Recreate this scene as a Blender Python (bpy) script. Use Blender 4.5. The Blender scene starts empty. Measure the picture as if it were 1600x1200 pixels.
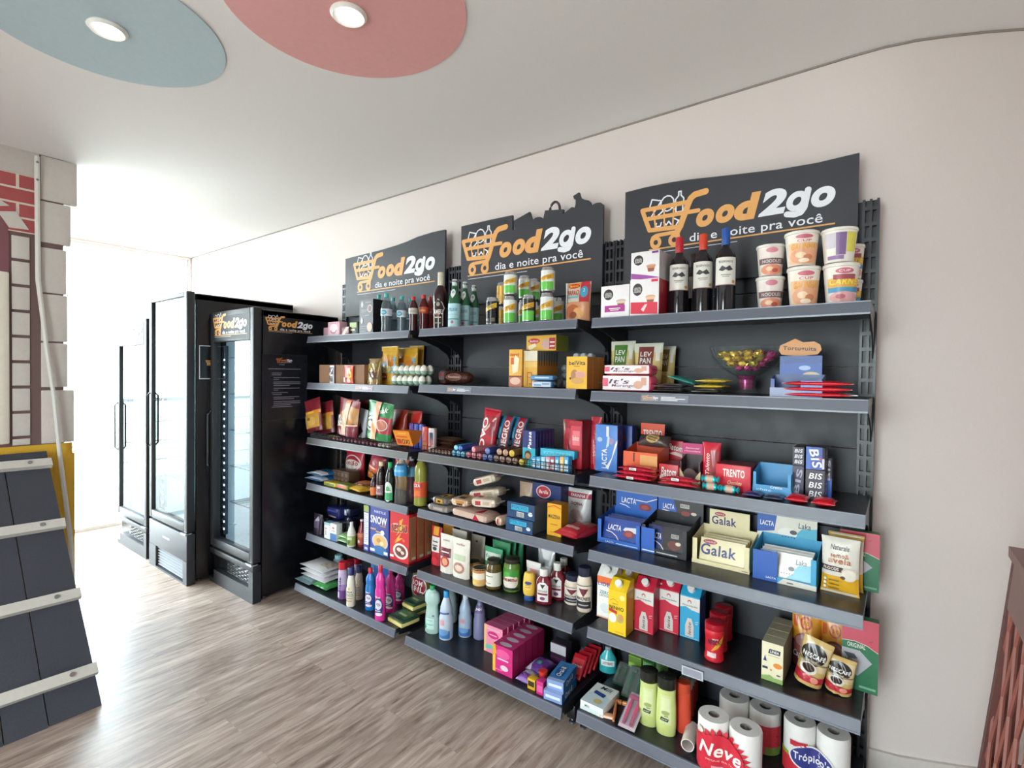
import bpy, bmesh, math, random
from mathutils import Vector, Matrix
random.seed(7)
SC = bpy.context.scene
COL = SC.collection
PI = math.pi

# ------------------------------------------------------------------ camera
CAM = (3.0588, -2.0638, 1.3584); YAW = .6477; PITCH = -.0171; ROLL = .0122; FPX = 800.0
_cy, _sy, _cp, _sp = math.cos(YAW), math.sin(YAW), math.cos(PITCH), math.sin(PITCH)
_fw = Vector((-_sy*_cp, _cy*_cp, _sp)); _r = Vector((_cy, _sy, 0)); _u = _r.cross(_fw)
_r2 = math.cos(ROLL)*_r + math.sin(ROLL)*_u; _u2 = -math.sin(ROLL)*_r + math.cos(ROLL)*_u
cd = bpy.data.cameras.new('camera'); cam = bpy.data.objects.new('camera', cd); COL.objects.link(cam)
cd.sensor_width = 36; cd.sensor_fit = 'HORIZONTAL'; cd.lens = 36*FPX/1600; cd.clip_start = .05; cd.clip_end = 200
cam.matrix_world = Matrix.Translation(CAM) @ Matrix((_r2, _u2, -_fw)).transposed().to_4x4()
SC.camera = cam

# ------------------------------------------------------------------ light and exposure
SC.view_settings.view_transform = 'Standard'; SC.view_settings.look = 'None'
SC.view_settings.gamma = 1; SC.view_settings.use_curve_mapping = False
SC.view_settings.exposure = -0.22
SC.cycles.use_denoising = True
SC.cycles.max_bounces = 10; SC.cycles.diffuse_bounces = 5; SC.cycles.transparent_max_bounces = 16
SC.cycles.sample_clamp_indirect = 8
SKY = 26
W = bpy.data.worlds.new('sky'); SC.world = W; W.use_nodes = True
nt = W.node_tree; nt.nodes.clear()
wo = nt.nodes.new('ShaderNodeOutputWorld'); bg = nt.nodes.new('ShaderNodeBackground')
tc = nt.nodes.new('ShaderNodeTexCoord'); sx = nt.nodes.new('ShaderNodeSeparateXYZ'); rp = nt.nodes.new('ShaderNodeValToRGB')
mr = nt.nodes.new('ShaderNodeMapRange'); mr.inputs[1].default_value = -.3; mr.inputs[2].default_value = .7
nt.links.new(tc.outputs['Generated'], sx.inputs[0]); nt.links.new(sx.outputs['Z'], mr.inputs[0]); nt.links.new(mr.outputs[0], rp.inputs[0])
cr = rp.color_ramp; cr.elements[0].position = 0; cr.elements[0].color = (.30, .30, .28, 1)
cr.elements[1].position = 1; cr.elements[1].color = (.74, .87, 1, 1)
for p, c in ((.18, (.40, .41, .39, 1)), (.23, (.6, .64, .62, 1)), (.26, (.90, .955, 1, 1)), (.5, (.92, .965, 1, 1))):
    e = cr.elements.new(p); e.color = c
nt.links.new(rp.outputs[0], bg.inputs['Color']); bg.inputs['Strength'].default_value = SKY
nt.links.new(bg.outputs[0], wo.inputs[0])
def portal(name, loc, rot, sx_, sy_):
    l = bpy.data.lights.new(name, 'AREA'); l.shape = 'RECTANGLE'; l.size = sx_; l.size_y = sy_; l.cycles.is_portal = True
    o = bpy.data.objects.new(name, l); COL.objects.link(o); o.location = loc; o.rotation_euler = rot
portal('daylight_of_left_window', (-2.42, -2.2, 1.2), (0, -PI/2, 0), 2.4, 4.3)
portal('daylight_of_back_window', (2.3, -4.62, 1.2), (PI/2, 0, 0), 1.2, 2.3)

# ------------------------------------------------------------------ pixel rays (1600x1200) onto the real shelves
def ray(px, py): return _fw + _r2*((px-800)/FPX) - _u2*((py-600)/FPX)
def ony(px, py, y):
    r = ray(px, py); t = (y-CAM[1])/r.y; return Vector(CAM)+t*r
def onz(px, py, z):
    r = ray(px, py); t = (z-CAM[2])/r.z; return Vector(CAM)+t*r
LIFT = .0006
SZ = {'11':1.5745,'12':1.2992,'13':.9707,'14':.6998,'15':.3956,'16':.1157,'21':1.5767,'22':1.3082,'23':.9785,'24':.7040,'25':.4046,'26':.1106,
      '31':1.5755,'32':1.3034,'33':.9857,'34':.7068,'35':.4141,'36':.1319}
def rad(px_w, px, p):                       # world radius of a round thing seen px_w wide
    c = (p-Vector(CAM)).dot(_fw); return .5*px_w*c/FPX*math.cos(math.atan((px-800)/FPX))
def geom(s, a, b, base, top, off=0):
    """front face a..b (px), standing on shelf s; base = py of its lower edge, or depth in m when < 5"""
    z = (SZ[s] if isinstance(s, str) else s)+off+LIFT
    m = (a+b)/2
    if base < 5: y = -base
    else: y = onz(m, base, z).y
    p = ony(m, 600, y); xl = ony(a, 600, y).x; xr = ony(b, 600, y).x
    h = ony(m, top, y).z-z if top > 5 else top
    return (xl+xr)/2, y, z, xr-xl, max(h, .004)

# ------------------------------------------------------------------ materials
def lin(h):
    h = h.lstrip('#'); h = ''.join(c*2 for c in h) if len(h) == 3 else h
    v = [int(h[i:i+2], 16)/255 for i in (0, 2, 4)]
    return tuple((c/12.92 if c <= .04045 else ((c+.055)/1.055)**2.4) for c in v)
_M = {}
def mat(h, rough=.42, metal=0.0, kind='', noise=.06, scale=60):
    """procedural principled material: a colour, a little mottling and uneven gloss; kind 'e' gives off light, 'c' is clear"""
    key = (h, rough, metal, kind, noise)
    if key in _M: return _M[key]
    m = bpy.data.materials.new('finish_%s_%s' % (h.lstrip('#'), kind or int(rough*100))); m.use_nodes = True
    n = m.node_tree; bs = n.nodes['Principled BSDF']; c = lin(h)
    bs.inputs['Base Color'].default_value = (*c, 1); bs.inputs['Roughness'].default_value = rough; bs.inputs['Metallic'].default_value = metal
    if kind.startswith('e'):
        bs.inputs['Emission Color'].default_value = (*c, 1); bs.inputs['Emission Strength'].default_value = float(kind[1:])
    elif kind.startswith('c'):                                    # clear plastic or glass: tinted see-through plus a fresnel sheen
        out = n.nodes['Material Output']; tr = n.nodes.new('ShaderNodeBsdfTransparent'); gl = n.nodes.new('ShaderNodeBsdfGlossy')
        fr = n.nodes.new('ShaderNodeFresnel'); mx = n.nodes.new('ShaderNodeMixShader'); fr.inputs[0].default_value = 1.45
        tr.inputs[0].default_value = (*c, 1); gl.inputs['Roughness'].default_value = rough
        ge = n.nodes.new('ShaderNodeNewGeometry'); iv = n.nodes.new('ShaderNodeMath'); iv.operation = 'SUBTRACT'; iv.inputs[0].default_value = 1
        n.links.new(ge.outputs['Backfacing'], iv.inputs[1]); ml = n.nodes.new('ShaderNodeMath'); ml.operation = 'MULTIPLY'; n.links.new(fr.outputs[0], ml.inputs[0]); n.links.new(iv.outputs[0], ml.inputs[1])
        f = ml.outputs[0]                                         # the sheen sits on the outer face only
        n.links.new(f, mx.inputs[0]); n.links.new(tr.outputs[0], mx.inputs[1]); n.links.new(gl.outputs[0], mx.inputs[2])
        a = float(kind[1:] or 0)
        if a > 0:                                                 # part of the light meets the wall of the bottle itself
            df = n.nodes.new('ShaderNodeBsdfDiffuse'); df.inputs[0].default_value = (*c, 1); m2 = n.nodes.new('ShaderNodeMixShader')
            m2.inputs[0].default_value = a; n.links.new(tr.outputs[0], m2.inputs[1]); n.links.new(df.outputs[0], m2.inputs[2]); n.links.new(m2.outputs[0], mx.inputs[1])
        n.links.new(mx.outputs[0], out.inputs[0])
    else:
        co = n.nodes.new('ShaderNodeTexCoord'); nz = n.nodes.new('ShaderNodeTexNoise'); nz.inputs['Scale'].default_value = scale; nz.inputs['Detail'].default_value = 2
        n.links.new(co.outputs['Object'], nz.inputs['Vector'])
        mx = n.nodes.new('ShaderNodeMix'); mx.data_type = 'RGBA'
        mx.inputs[6].default_value = (*[v*(1-noise) for v in c], 1); mx.inputs[7].default_value = (*[min(1, v*(1+noise)) for v in c], 1)
        n.links.new(nz.outputs['Fac'], mx.inputs[0]); n.links.new(mx.outputs[2], bs.inputs['Base Color'])
        mp = n.nodes.new('ShaderNodeMapRange'); mp.inputs[3].default_value = max(.02, rough-.07); mp.inputs[4].default_value = min(1, rough+.07)
        n.links.new(nz.outputs['Fac'], mp.inputs[0]); n.links.new(mp.outputs[0], bs.inputs['Roughness'])
    _M[key] = m; return m
def M(c): return c if isinstance(c, bpy.types.Material) else mat(c)

# ------------------------------------------------------------------ mesh collector
class G:
    def __init__(s): s.v = []; s.f = []; s.m = []; s.mats = []
    def mi(s, m):
        m = M(m)
        if m not in s.mats: s.mats.append(m)
        return s.mats.index(m)
    def add(s, vs, fs, m):
        o = len(s.v); i = s.mi(m); s.v += [tuple(v) for v in vs]; s.f += [[o+k for k in f] for f in fs]; s.m += [i]*len(fs); return s
    def box(s, x0, y0, z0, x1, y1, z1, m, c=0):
        if c <= 0:
            return s.add([(x, y, z) for x in (x0, x1) for y in (y0, y1) for z in (z0, z1)],
                         [(0,1,3,2),(4,6,7,5),(0,4,5,1),(2,3,7,6),(0,2,6,4),(1,5,7,3)], m)
        c = min(c, .45*(x1-x0), .45*(y1-y0), .45*(z1-z0))
        b = bmesh.new(); bmesh.ops.create_cube(b, size=1)
        for v in b.verts: v.co = (x0+(v.co.x+.5)*(x1-x0), y0+(v.co.y+.5)*(y1-y0), z0+(v.co.z+.5)*(z1-z0))
        bmesh.ops.bevel(b, geom=list(b.edges), offset=c, segments=2, profile=.5, affect='EDGES')
        b.verts.index_update(); s.add([v.co[:] for v in b.verts], [[v.index for v in f.verts] for f in b.faces], m); b.free(); return s
    def lathe(s, prof, m, n=20, cx=0, cy=0, cz=0, sx=1, sy=1, cap0=True, cap1=True):
        vs = []; fs = []
        for r, z in prof:
            for k in range(n):
                a = 2*PI*k/n; vs.append((cx+r*sx*math.cos(a), cy+r*sy*math.sin(a), cz+z))
        for j in range(len(prof)-1):
            for k in range(n):
                q = (k+1) % n; fs.append((j*n+k, j*n+q, (j+1)*n+q, (j+1)*n+k))
        if cap0: fs.append(tuple(range(n-1, -1, -1)))
        if cap1: fs.append(tuple((len(prof)-1)*n+k for k in range(n)))
        return s.add(vs, fs, m)
    def tube(s, pts, r, m, n=6):
        pts = [Vector(p) for p in pts]; vs = []; fs = []
        for i, p in enumerate(pts):
            t = (pts[min(i+1, len(pts)-1)]-pts[max(i-1, 0)]).normalized()
            a = t.cross(Vector((0, 0, 1)) if abs(t.z) < .9 else Vector((1, 0, 0))).normalized(); b = t.cross(a)
            rr = r[i] if isinstance(r, (list, tuple)) else r
            vs += [p+rr*(math.cos(2*PI*k/n)*a+math.sin(2*PI*k/n)*b) for k in range(n)]
        for j in range(len(pts)-1):
            for k in range(n): q = (k+1) % n; fs.append((j*n+k, (j+1)*n+k, (j+1)*n+q, j*n+q))
        fs += [tuple(range(n)), tuple((len(pts)-1)*n+k for k in range(n-1, -1, -1))]
        return s.add(vs, fs, m)
    def prism(s, pts, a, b, axis, m):                              # outline pts (2-D) pushed from a to b along an axis
        f = {'x': lambda p, t: (t, p[0], p[1]), 'y': lambda p, t: (p[0], t, p[1]), 'z': lambda p, t: (p[0], p[1], t)}[axis]
        n = len(pts)
        return s.add([f(p, a) for p in pts]+[f(p, b) for p in pts], [tuple(range(n)), tuple(range(2*n-1, n-1, -1))]+[(i, n+i, n+(i+1) % n, (i+1) % n) for i in range(n)], m)
    def build(s, name, parent=None, loc=None, ang=35, label=None):
        me = bpy.data.meshes.new(name); me.from_pydata(s.v, [], s.f)
        for m in s.mats: me.materials.append(m)
        me.polygons.foreach_set('material_index', s.m)
        b = bmesh.new(); b.from_mesh(me)
        bmesh.ops.recalc_face_normals(b, faces=list(b.faces)); b.to_mesh(me); b.free()
        me.shade_smooth(); me.set_sharp_from_angle(angle=math.radians(ang)); me.update()
        o = bpy.data.objects.new(name, me); COL.objects.link(o)
        if parent: o.parent = parent
        if loc: o.location = loc
        if label: o['label'] = label
        return o
def thing(name, label, cat, loc=(0, 0, 0), rot=(0, 0, 0), group=None):
    o = bpy.data.objects.new(name, None); COL.objects.link(o); o.location = loc; o.rotation_euler = rot; o.empty_display_size = .02
    o['label'] = label; o['category'] = cat
    if group: o['group'] = group
    return o
def tag(o, label, cat, group=None):
    o['label'] = label; o['category'] = cat
    if group: o['group'] = group
    return o
def struct(o): o['kind'] = 'structure'; return o
def dup(root, off, label, group=None, rot=None, loc=None):
    r = root.copy(); COL.objects.link(r)
    r.location = loc if loc is not None else Vector(root.location)+Vector(off)
    if rot: r.rotation_euler = rot
    r['label'] = label
    if group: r['group'] = group
    for ch in list(root.children):
        c = ch.copy(); COL.objects.link(c); c.parent = r
        for g in list(ch.children):
            e = g.copy(); COL.objects.link(e); e.parent = c
    return r

# ------------------------------------------------------------------ printing: words and shapes laid on a surface
_T = {}
def text_mesh(s, it, bold, curved=False):
    k = (s, it, bold, curved)
    if k not in _T:
        c = bpy.data.curves.new('t', 'FONT'); c.body = s; c.shear = it; c.offset = bold; c.resolution_u = 3 if bold < .03 else 6; c.space_character = 1+bold*4
        o = bpy.data.objects.new('t', c); me = o.to_mesh()
        vs = [tuple(v.co) for v in me.vertices]; fs = [list(p.vertices) for p in me.polygons]; o.to_mesh_clear()
        bpy.data.objects.remove(o); bpy.data.curves.remove(c)
        if curved:
            b = bmesh.new(); bv = [b.verts.new(v) for v in vs]
            for f in fs:
                try: b.faces.new([bv[i] for i in f])
                except ValueError: pass
            bmesh.ops.triangulate(b, faces=list(b.faces)); L = .12*len(s)*.5
            for _ in range(2): bmesh.ops.subdivide_edges(b, edges=[e for e in b.edges if e.calc_length() > .2], cuts=1)
            bmesh.ops.triangulate(b, faces=list(b.faces)); b.verts.index_update(); vs = [tuple(v.co) for v in b.verts]; fs = [[v.index for v in f.verts] for f in b.faces]; b.free()
        x0 = min(v[0] for v in vs); x1 = max(v[0] for v in vs); y0 = min(v[1] for v in vs); y1 = max(v[1] for v in vs)
        _T[k] = ([((v[0]-x0)/(x1-x0)-.5, (v[1]-y0)/max(1e-6, y1-y0)-.5) for v in vs], fs)
    return _T[k]
def prints(g, art, w, h, mp, fine=1, eps=.00035, step=.00022, rough=.42):
    """art is in fractions of w x h; mp(u, v, lift) puts a point (metres, from the lower left) on the surface"""
    for i, a in enumerate(art):
        k = a[0]; e = eps+step*i
        if k == 'r':
            _, x0, y0, x1, y1, c = a; n = fine; mm = fine
            vs = [mp((x0+(x1-x0)*p/n)*w, (y0+(y1-y0)*q/mm)*h, e) for p in range(n+1) for q in range(mm+1)]
            fs = [(p*(mm+1)+q, (p+1)*(mm+1)+q, (p+1)*(mm+1)+q+1, p*(mm+1)+q+1) for p in range(n) for q in range(mm)]
            g.add(vs, fs, pm(c, rough))
        elif k == 'e':
            _, cx, cy, rx, ry, c = a; n = 20 if fine == 1 else 32; rings = 1 if fine == 1 else 8
            vs = [mp(cx*w, cy*h, e)]; fs = []
            for j in range(1, rings+1): vs += [mp((cx+rx*j/rings*math.cos(2*PI*t/n))*w, (cy+ry*j/rings*math.sin(2*PI*t/n))*h, e) for t in range(n)]
            fs = [(0, 1+t, 1+(t+1) % n) for t in range(n)]
            for j in range(rings-1): fs += [(1+j*n+t, 1+(j+1)*n+t, 1+(j+1)*n+(t+1) % n, 1+j*n+(t+1) % n) for t in range(n)]
            g.add(vs, fs, pm(c, rough))
        elif k == 'p':
            pts = [(x*w, y*h) for x, y in a[1]]
            if fine == 1: g.add([mp(x, y, e) for x, y in pts], [tuple(range(len(pts)))], pm(a[2], rough)); continue
            q = []                                                # on a curved face: fill in rings around the middle
            for (x0, y0), (x1, y1) in zip(pts, pts[1:]+pts[:1]): q += [(x0+(x1-x0)*t/5, y0+(y1-y0)*t/5) for t in range(5)]
            cx = sum(p[0] for p in q)/len(q); cy = sum(p[1] for p in q)/len(q); n = len(q); vs = [mp(cx, cy, e)]
            for j in range(1, 6): vs += [mp(cx+(x-cx)*j/5, cy+(y-cy)*j/5, e) for x, y in q]
            fs = [(0, 1+t, 1+(t+1) % n) for t in range(n)]
            for j in range(4): fs += [(1+j*n+t, 1+(j+1)*n+t, 1+(j+1)*n+(t+1) % n, 1+j*n+(t+1) % n) for t in range(n)]
            g.add(vs, fs, pm(a[2], rough))
        elif k == 'l':                                            # stroke: points, width (fraction of w), colour
            pts = [Vector((x*w, y*h)) for x, y in a[1]]; r = a[2]*w/2
            for j, (p, q) in enumerate(zip(pts, pts[1:])):
                d = q-p; e += 1.2e-5
                if d.length < 1e-9: continue
                d.normalize(); nn = Vector((-d.y, d.x))*r
                g.add([mp(*(p+nn), e), mp(*(q+nn), e), mp(*(q-nn), e), mp(*(p-nn), e)], [(0, 1, 2, 3)], pm(a[3], rough))
            if r > .0012:
                for p in pts:
                    e += 1.2e-5; g.add([mp(p.x+r*math.cos(t*PI/5), p.y+r*math.sin(t*PI/5), e) for t in range(10)], [tuple(range(10))], pm(a[3], rough))
        elif k == 't':                                            # words fitted into a box: cx, cy, width, height, words, colour, (slant, weight, turn)
            _, cx, cy, tw, th, s, c = a[:7]; o = a[7] if len(a) > 7 else {}
            vs, fs = text_mesh(s, o.get('i', 0), o.get('b', .012), fine > 1); ro = math.radians(o.get('r', 0)); cs, sn = math.cos(ro), math.sin(ro)
            P = []
            for x, y in vs:
                X, Y = (x*th*h, y*tw*w) if abs(o.get('r', 0)) > 45 else (x*tw*w, y*th*h)
                P.append(mp(cx*w+X*cs-Y*sn, cy*h+X*sn+Y*cs, e))
            g.add(P, fs, pm(c, rough))
def pm(c, rough): return c if isinstance(c, bpy.types.Material) else mat(c, rough)
def flat(x0, y, z0): return lambda u, v, k: (x0+u, y-k, z0+v)                     # faces -y
def side(x, y0, z0): return lambda u, v, k: (x+k, y0+u, z0+v)                     # faces +x
def top(x0, y0, z): return lambda u, v, k: (x0+u, y0+v, z+k)                      # faces up
def lines(x0, x1, y1, n, dy, c, th=.35, seed=1):                                  # rows of small print
    r = random.Random(seed)
    return [('r', x0, y1-i*dy-dy*th, x0+(x1-x0)*(r.uniform(.55, 1) if i % 3 else 1), y1-i*dy, c) for i in range(n)]
OR = '#e0a25c'
def logo(x=0, y=0, s=1, simple=False, orange=OR, white='#e8e9f0'):
    """the shop's trolley mark; fractions of a square as wide as the mark"""
    q = lambda p: (x+p[0]*s, y+p[1]*s); A = []
    L = lambda pts, w, c: A.append(('l', [q(p) for p in pts], w*s, c))
    E = lambda cx, cy, rx, ry, c: A.append(('e', *q((cx, cy)), rx*s, ry*s, c))
    Tt = lambda cx, cy, w, h, t, c, **o: A.append(('t', *q((cx, cy)), w*s, h*s, t, c, o))
    if not simple:
        L([(.045, .255), (.06, .302), (.118, .285), (.05, .19)], .008, white)
        L([(.155+.04*math.cos(t*PI/6), .262+.045*math.sin(t*PI/6)) for t in range(0, 13)], .008, white)
        L([(.205, .256), (.204, .275), (.222, .295), (.222, .318), (.236, .318), (.236, .295), (.252, .275), (.252, .256)], .008, white)
        L([(.04, .2), (.075, .185), (.12, .215), (.15, .24)], .008, white); L([(.1, .2), (.16, .25), (.2, .22)], .008, white); L([(.207, .245), (.207, .2), (.247, .2), (.247, .245)], .008, white)
        L([(.09, .155), (.085, .135), (.115, .135), (.12, .155)], .008, white); L([(.135, .155), (.15, .135), (.165, .155), (.18, .135)], .008, white); L([(.2, .165), (.225, .15), (.21, .128)], .008, white)
    L([(.0, .247), (.276, .247)], .026, orange); L([(.0, .247), (.047, .12), (.24, .112)], .026, orange)
    L([(.02, .19), (.337, .188)], .024, orange)
    L([(.205, .062), (.236, .12), (.276, .228), (.292, .265), (.315, .282), (.376, .288)], .036, orange)
    L([(.07, .245), (.085, .13)], .01, orange); L([(.135, .245), (.14, .13)], .01, orange); L([(.195, .245), (.19, .13)], .01, orange)
    L([(.062, .05), (.07, .072), (.09, .082), (.2, .085)], .022, orange); L([(.224, .05), (.222, .075)], .02, orange)
    for cx in (.088, .2):
        E(cx, .04, .035, .037, orange); A.append(('e', *q((cx, .041)), .014*s, .015*s, '#26262c'))
    Tt(.375, .139, .1, .1, 'o', orange, i=.2, b=.06); Tt(.483, .143, .1, .1, 'o', orange, i=.2, b=.06); Tt(.598, .16, .135, .142, 'd', orange, i=.2, b=.06)
    Tt(.72, .16, .135, .134, '2', white, i=.2, b=.05); L([(.835+.034*math.cos(t*PI/10)+.2*.034*math.sin(t*PI/10), .143+.036*math.sin(t*PI/10)) for t in range(21)], .03, white); L([(.884, .192), (.868, .105), (.852, .082), (.825, .076), (.79, .084)], .03, white); Tt(.95, .143, .105, .1, 'o', white, i=.2, b=.05)
    Tt(.62, .032, .66, .062, 'dia e noite pra você', white, b=.008)
    L([(.05, .002), (1, .002)], .008, orange); L([(.05, -.02), (.55, -.02)], .003, white)
    return A

# ================================================================== the room
def wood_mat():
    m = bpy.data.materials.new('vinyl_plank_floor'); m.use_nodes = True; n = m.node_tree; L = n.links; bs = n.nodes['Principled BSDF']
    tc = n.nodes.new('ShaderNodeTexCoord'); mp = n.nodes.new('ShaderNodeMapping'); mp.inputs['Rotation'].default_value = (0, 0, PI/2)
    L.new(tc.outputs['Object'], mp.inputs[0])
    br = n.nodes.new('ShaderNodeTexBrick'); br.offset = .37; br.inputs['Scale'].default_value = 1
    br.inputs['Brick Width'].default_value = 1.15; br.inputs['Row Height'].default_value = .14; br.inputs['Mortar Size'].default_value = .0012
    br.inputs['Color1'].default_value = (.2, .2, .2, 1); br.inputs['Color2'].default_value = (.8, .8, .8, 1); br.inputs['Mortar'].default_value = (.35, .35, .35, 1)
    L.new(mp.outputs[0], br.inputs['Vector'])
    sc = n.nodes.new('ShaderNodeMapping'); sc.inputs['Scale'].default_value = (4.2, 34, 1); L.new(mp.outputs[0], sc.inputs[0])
    ad = n.nodes.new('ShaderNodeVectorMath'); ad.operation = 'ADD'; L.new(sc.outputs[0], ad.inputs[0])
    sh = n.nodes.new('ShaderNodeVectorMath'); sh.operation = 'SCALE'; sh.inputs['Scale'].default_value = 9; L.new(br.outputs['Color'], sh.inputs[0]); L.new(sh.outputs[0], ad.inputs[1])
    nz = n.nodes.new('ShaderNodeTexNoise'); nz.inputs['Scale'].default_value = 1; nz.inputs['Detail'].default_value = 6; nz.inputs['Roughness'].default_value = .62; nz.inputs['Distortion'].default_value = 1.1
    L.new(ad.outputs[0], nz.inputs['Vector'])
    rp = n.nodes.new('ShaderNodeValToRGB'); c = rp.color_ramp; L.new(nz.outputs['Fac'], rp.inputs[0])
    c.elements[0].position = .30; c.elements[0].color = (*lin('#77655a'), 1); c.elements[1].position = .72; c.elements[1].color = (*lin('#cfbfb4'), 1)
    e = c.elements.new(.42); e.color = (*lin('#9d897d'), 1); e = c.elements.new(.55); e.color = (*lin('#b3a195'), 1)
    mx = n.nodes.new('ShaderNodeMix'); mx.data_type = 'RGBA'; mx.blend_type = 'OVERLAY'; mx.inputs[0].default_value = .22
    L.new(rp.outputs[0], mx.inputs[6]); L.new(br.outputs['Color'], mx.inputs[7])
    L.new(mx.outputs[2], bs.inputs['Base Color']); bs.inputs['Roughness'].default_value = .33
    mr = n.nodes.new('ShaderNodeMapRange'); mr.inputs[3].default_value = .24; mr.inputs[4].default_value = .42; L.new(nz.outputs['Fac'], mr.inputs[0]); L.new(mr.outputs[0], bs.inputs['Roughness'])
    bu = n.nodes.new('ShaderNodeBump'); bu.inputs['Strength'].default_value = .12; bu.inputs['Distance'].default_value = .002; L.new(nz.outputs['Fac'], bu.inputs['Height']); L.new(bu.outputs[0], bs.inputs['Normal'])
    return m
def plaster(name, h, bump=.08):
    m = bpy.data.materials.new(name); m.use_nodes = True; n = m.node_tree; bs = n.nodes['Principled BSDF']; c = lin(h)
    tc = n.nodes.new('ShaderNodeTexCoord'); nz = n.nodes.new('ShaderNodeTexNoise'); nz.inputs['Scale'].default_value = 220; nz.inputs['Detail'].default_value = 3
    n.links.new(tc.outputs['Object'], nz.inputs['Vector'])
    mx = n.nodes.new('ShaderNodeMix'); mx.data_type = 'RGBA'; mx.inputs[6].default_value = (*[v*.95 for v in c], 1); mx.inputs[7].default_value = (*[min(1, v*1.03) for v in c], 1)
    n.links.new(nz.outputs['Fac'], mx.inputs[0]); n.links.new(mx.outputs[2], bs.inputs['Base Color']); bs.inputs['Roughness'].default_value = .75
    bu = n.nodes.new('ShaderNodeBump'); bu.inputs['Strength'].default_value = bump; bu.inputs['Distance'].default_value = .001; n.links.new(nz.outputs['Fac'], bu.inputs['Height']); n.links.new(bu.outputs[0], bs.inputs['Normal'])
    return m
ZC = 2.443; XW = -2.36; YB = -4.55; XR = 4.6
WALL = plaster('warm_white_wall_paint', '#d8cdc9'); CEIL = plaster('ceiling_paint', '#eae7e5', .04)
FL = wood_mat()
struct(G().box(XW-.1, YB-.1, -.06, XR, 1.7, 0, FL).build('floor'))
struct(G().box(XW-.1, YB-.1, ZC, XR, 1.7, ZC+.08, CEIL).build('ceiling'))
# the shelf wall runs straight behind the units and then bends gently away
bend = [(-2.46, 0), (2.9, 0), (3.0, .006), (3.08, .024), (3.157, .055), (3.25, .098), (3.343, .15), (3.45, .22), (3.6, .34), (3.85, .58), (4.2, .98), (XR, 1.45)]
def wall_strip(pts, z0, z1, t, m, name):
    g = G(); n = len(pts)
    out = [(x, y+t) for x, y in pts]
    vs = [(x, y, z) for z in (z0, z1) for x, y in pts]+[(x, y, z) for z in (z0, z1) for x, y in out]
    fs = []
    for i in range(n-1):
        fs += [(i, i+1, n+i+1, n+i), (2*n+i, 3*n+i, 3*n+i+1, 2*n+i+1), (n+i, n+i+1, 3*n+i+1, 3*n+i), (i, 2*n+i, 2*n+i+1, i+1)]
    fs += [(0, n, 3*n, 2*n), (n-1, 3*n-1, 4*n-1, 2*n-1)]
    return struct(g.add(vs, fs, m).build(name, ang=25))
wall_strip(bend, 0, ZC, .12, WALL, 'wall_shelves')
TRIM = mat('#cfc8c2', .5)
wall_strip([(x, y-.012) for x, y in bend[1:]], 0, .135, .014, TRIM, 'baseboard_shelves')
wall_strip([(-2.36, -.006)]+[(x, y-.006) for x, y in bend[1:]], ZC-.006, ZC-.0005, .008, mat('#8f877f', .7), 'trim_1')
struct(G().box(XR-.1, YB-.1, 0, XR, 1.7, ZC, WALL).build('wall_right'))
g = G(); g.box(XW-.1, -.02, 0, XW, 0, ZC, WALL).box(XW-.1, YB-.1, 0, XW, YB+.2, ZC, WALL).box(XW-.1, YB+.2, 2.425, XW, -.02, ZC, WALL); struct(g.build('wall_left'))
g = G(); g.box(XW, YB-.1, 0, 1.7, YB, ZC, WALL).box(2.9, YB-.1, 0, XR-.1, YB, ZC, WALL).box(1.7, YB-.1, 2.3, 2.9, YB, ZC, WALL); struct(g.build('wall_back'))
GLASS = mat('#f6fbfa', .01, 0, 'c')
WFR = mat('#dfe2e4', .35)
def glazing(n, axis, a0, a1, c, z1, k):
    """sliding glass doors: a frame with k leaves and one pane per leaf"""
    g = G(); t = .03
    def bx(g, p0, p1, z0, z1_, m, d=.045):
        if axis == 'y': g.box(c-d/2, p0, z0, c+d/2, p1, z1_, m)
        else: g.box(p0, c-d/2, z0, p1, c+d/2, z1_, m)
    bx(g, a0, a1, 0, .03, WFR); bx(g, a0, a1, z1-.02, z1, WFR)
    for i in range(k+1):
        p = a0+(a1-a0)*i/k; bx(g, max(a0, p-t/2), min(a1, p+t/2), .03, z1-.02, WFR)
    f = struct(g.build('window_%d' % n))
    for i in range(k):
        p0 = a0+(a1-a0)*i/k+t/2; p1 = a0+(a1-a0)*(i+1)/k-t/2; g = G(); bx(g, p0, p1, .03, z1-.02, GLASS, .006); g.build('pane', f)
glazing(1, 'y', YB+.2, -.02, XW-.05, 2.425, 3)
glazing(2, 'x', 1.7, 2.9, YB-.05, 2.3, 2)
# outside the glass: a pale terrace with a slim railing
struct(G().box(XW-2.6, YB-3, -.14, XW-.1, 3, -.06, mat('#c9c6c0', .7)).build('terrace'))
struct(G().box(XW-.1, YB-3, -.14, XR, YB-.1, -.06, mat('#c9c6c0', .7)).build('terrace'))
r = thing('railing', 'pale metal railing along the terrace edge outside the glass doors', 'railing', (XW-2.4, 0, -.06))
RM = mat('#d5d8da', .4)
G().box(-.02, YB, 1.02, .02, 2.5, 1.06, RM).build('top_rail', r)
for i in range(8): G().box(-.015, YB+i, 0, .015, YB+i+.03, 1.02, RM).build('post', r)
for z in (.25, .5, .75): G().tube([(0, YB, z), (0, 2.5, z)], .006, RM).build('wire', r)

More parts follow.
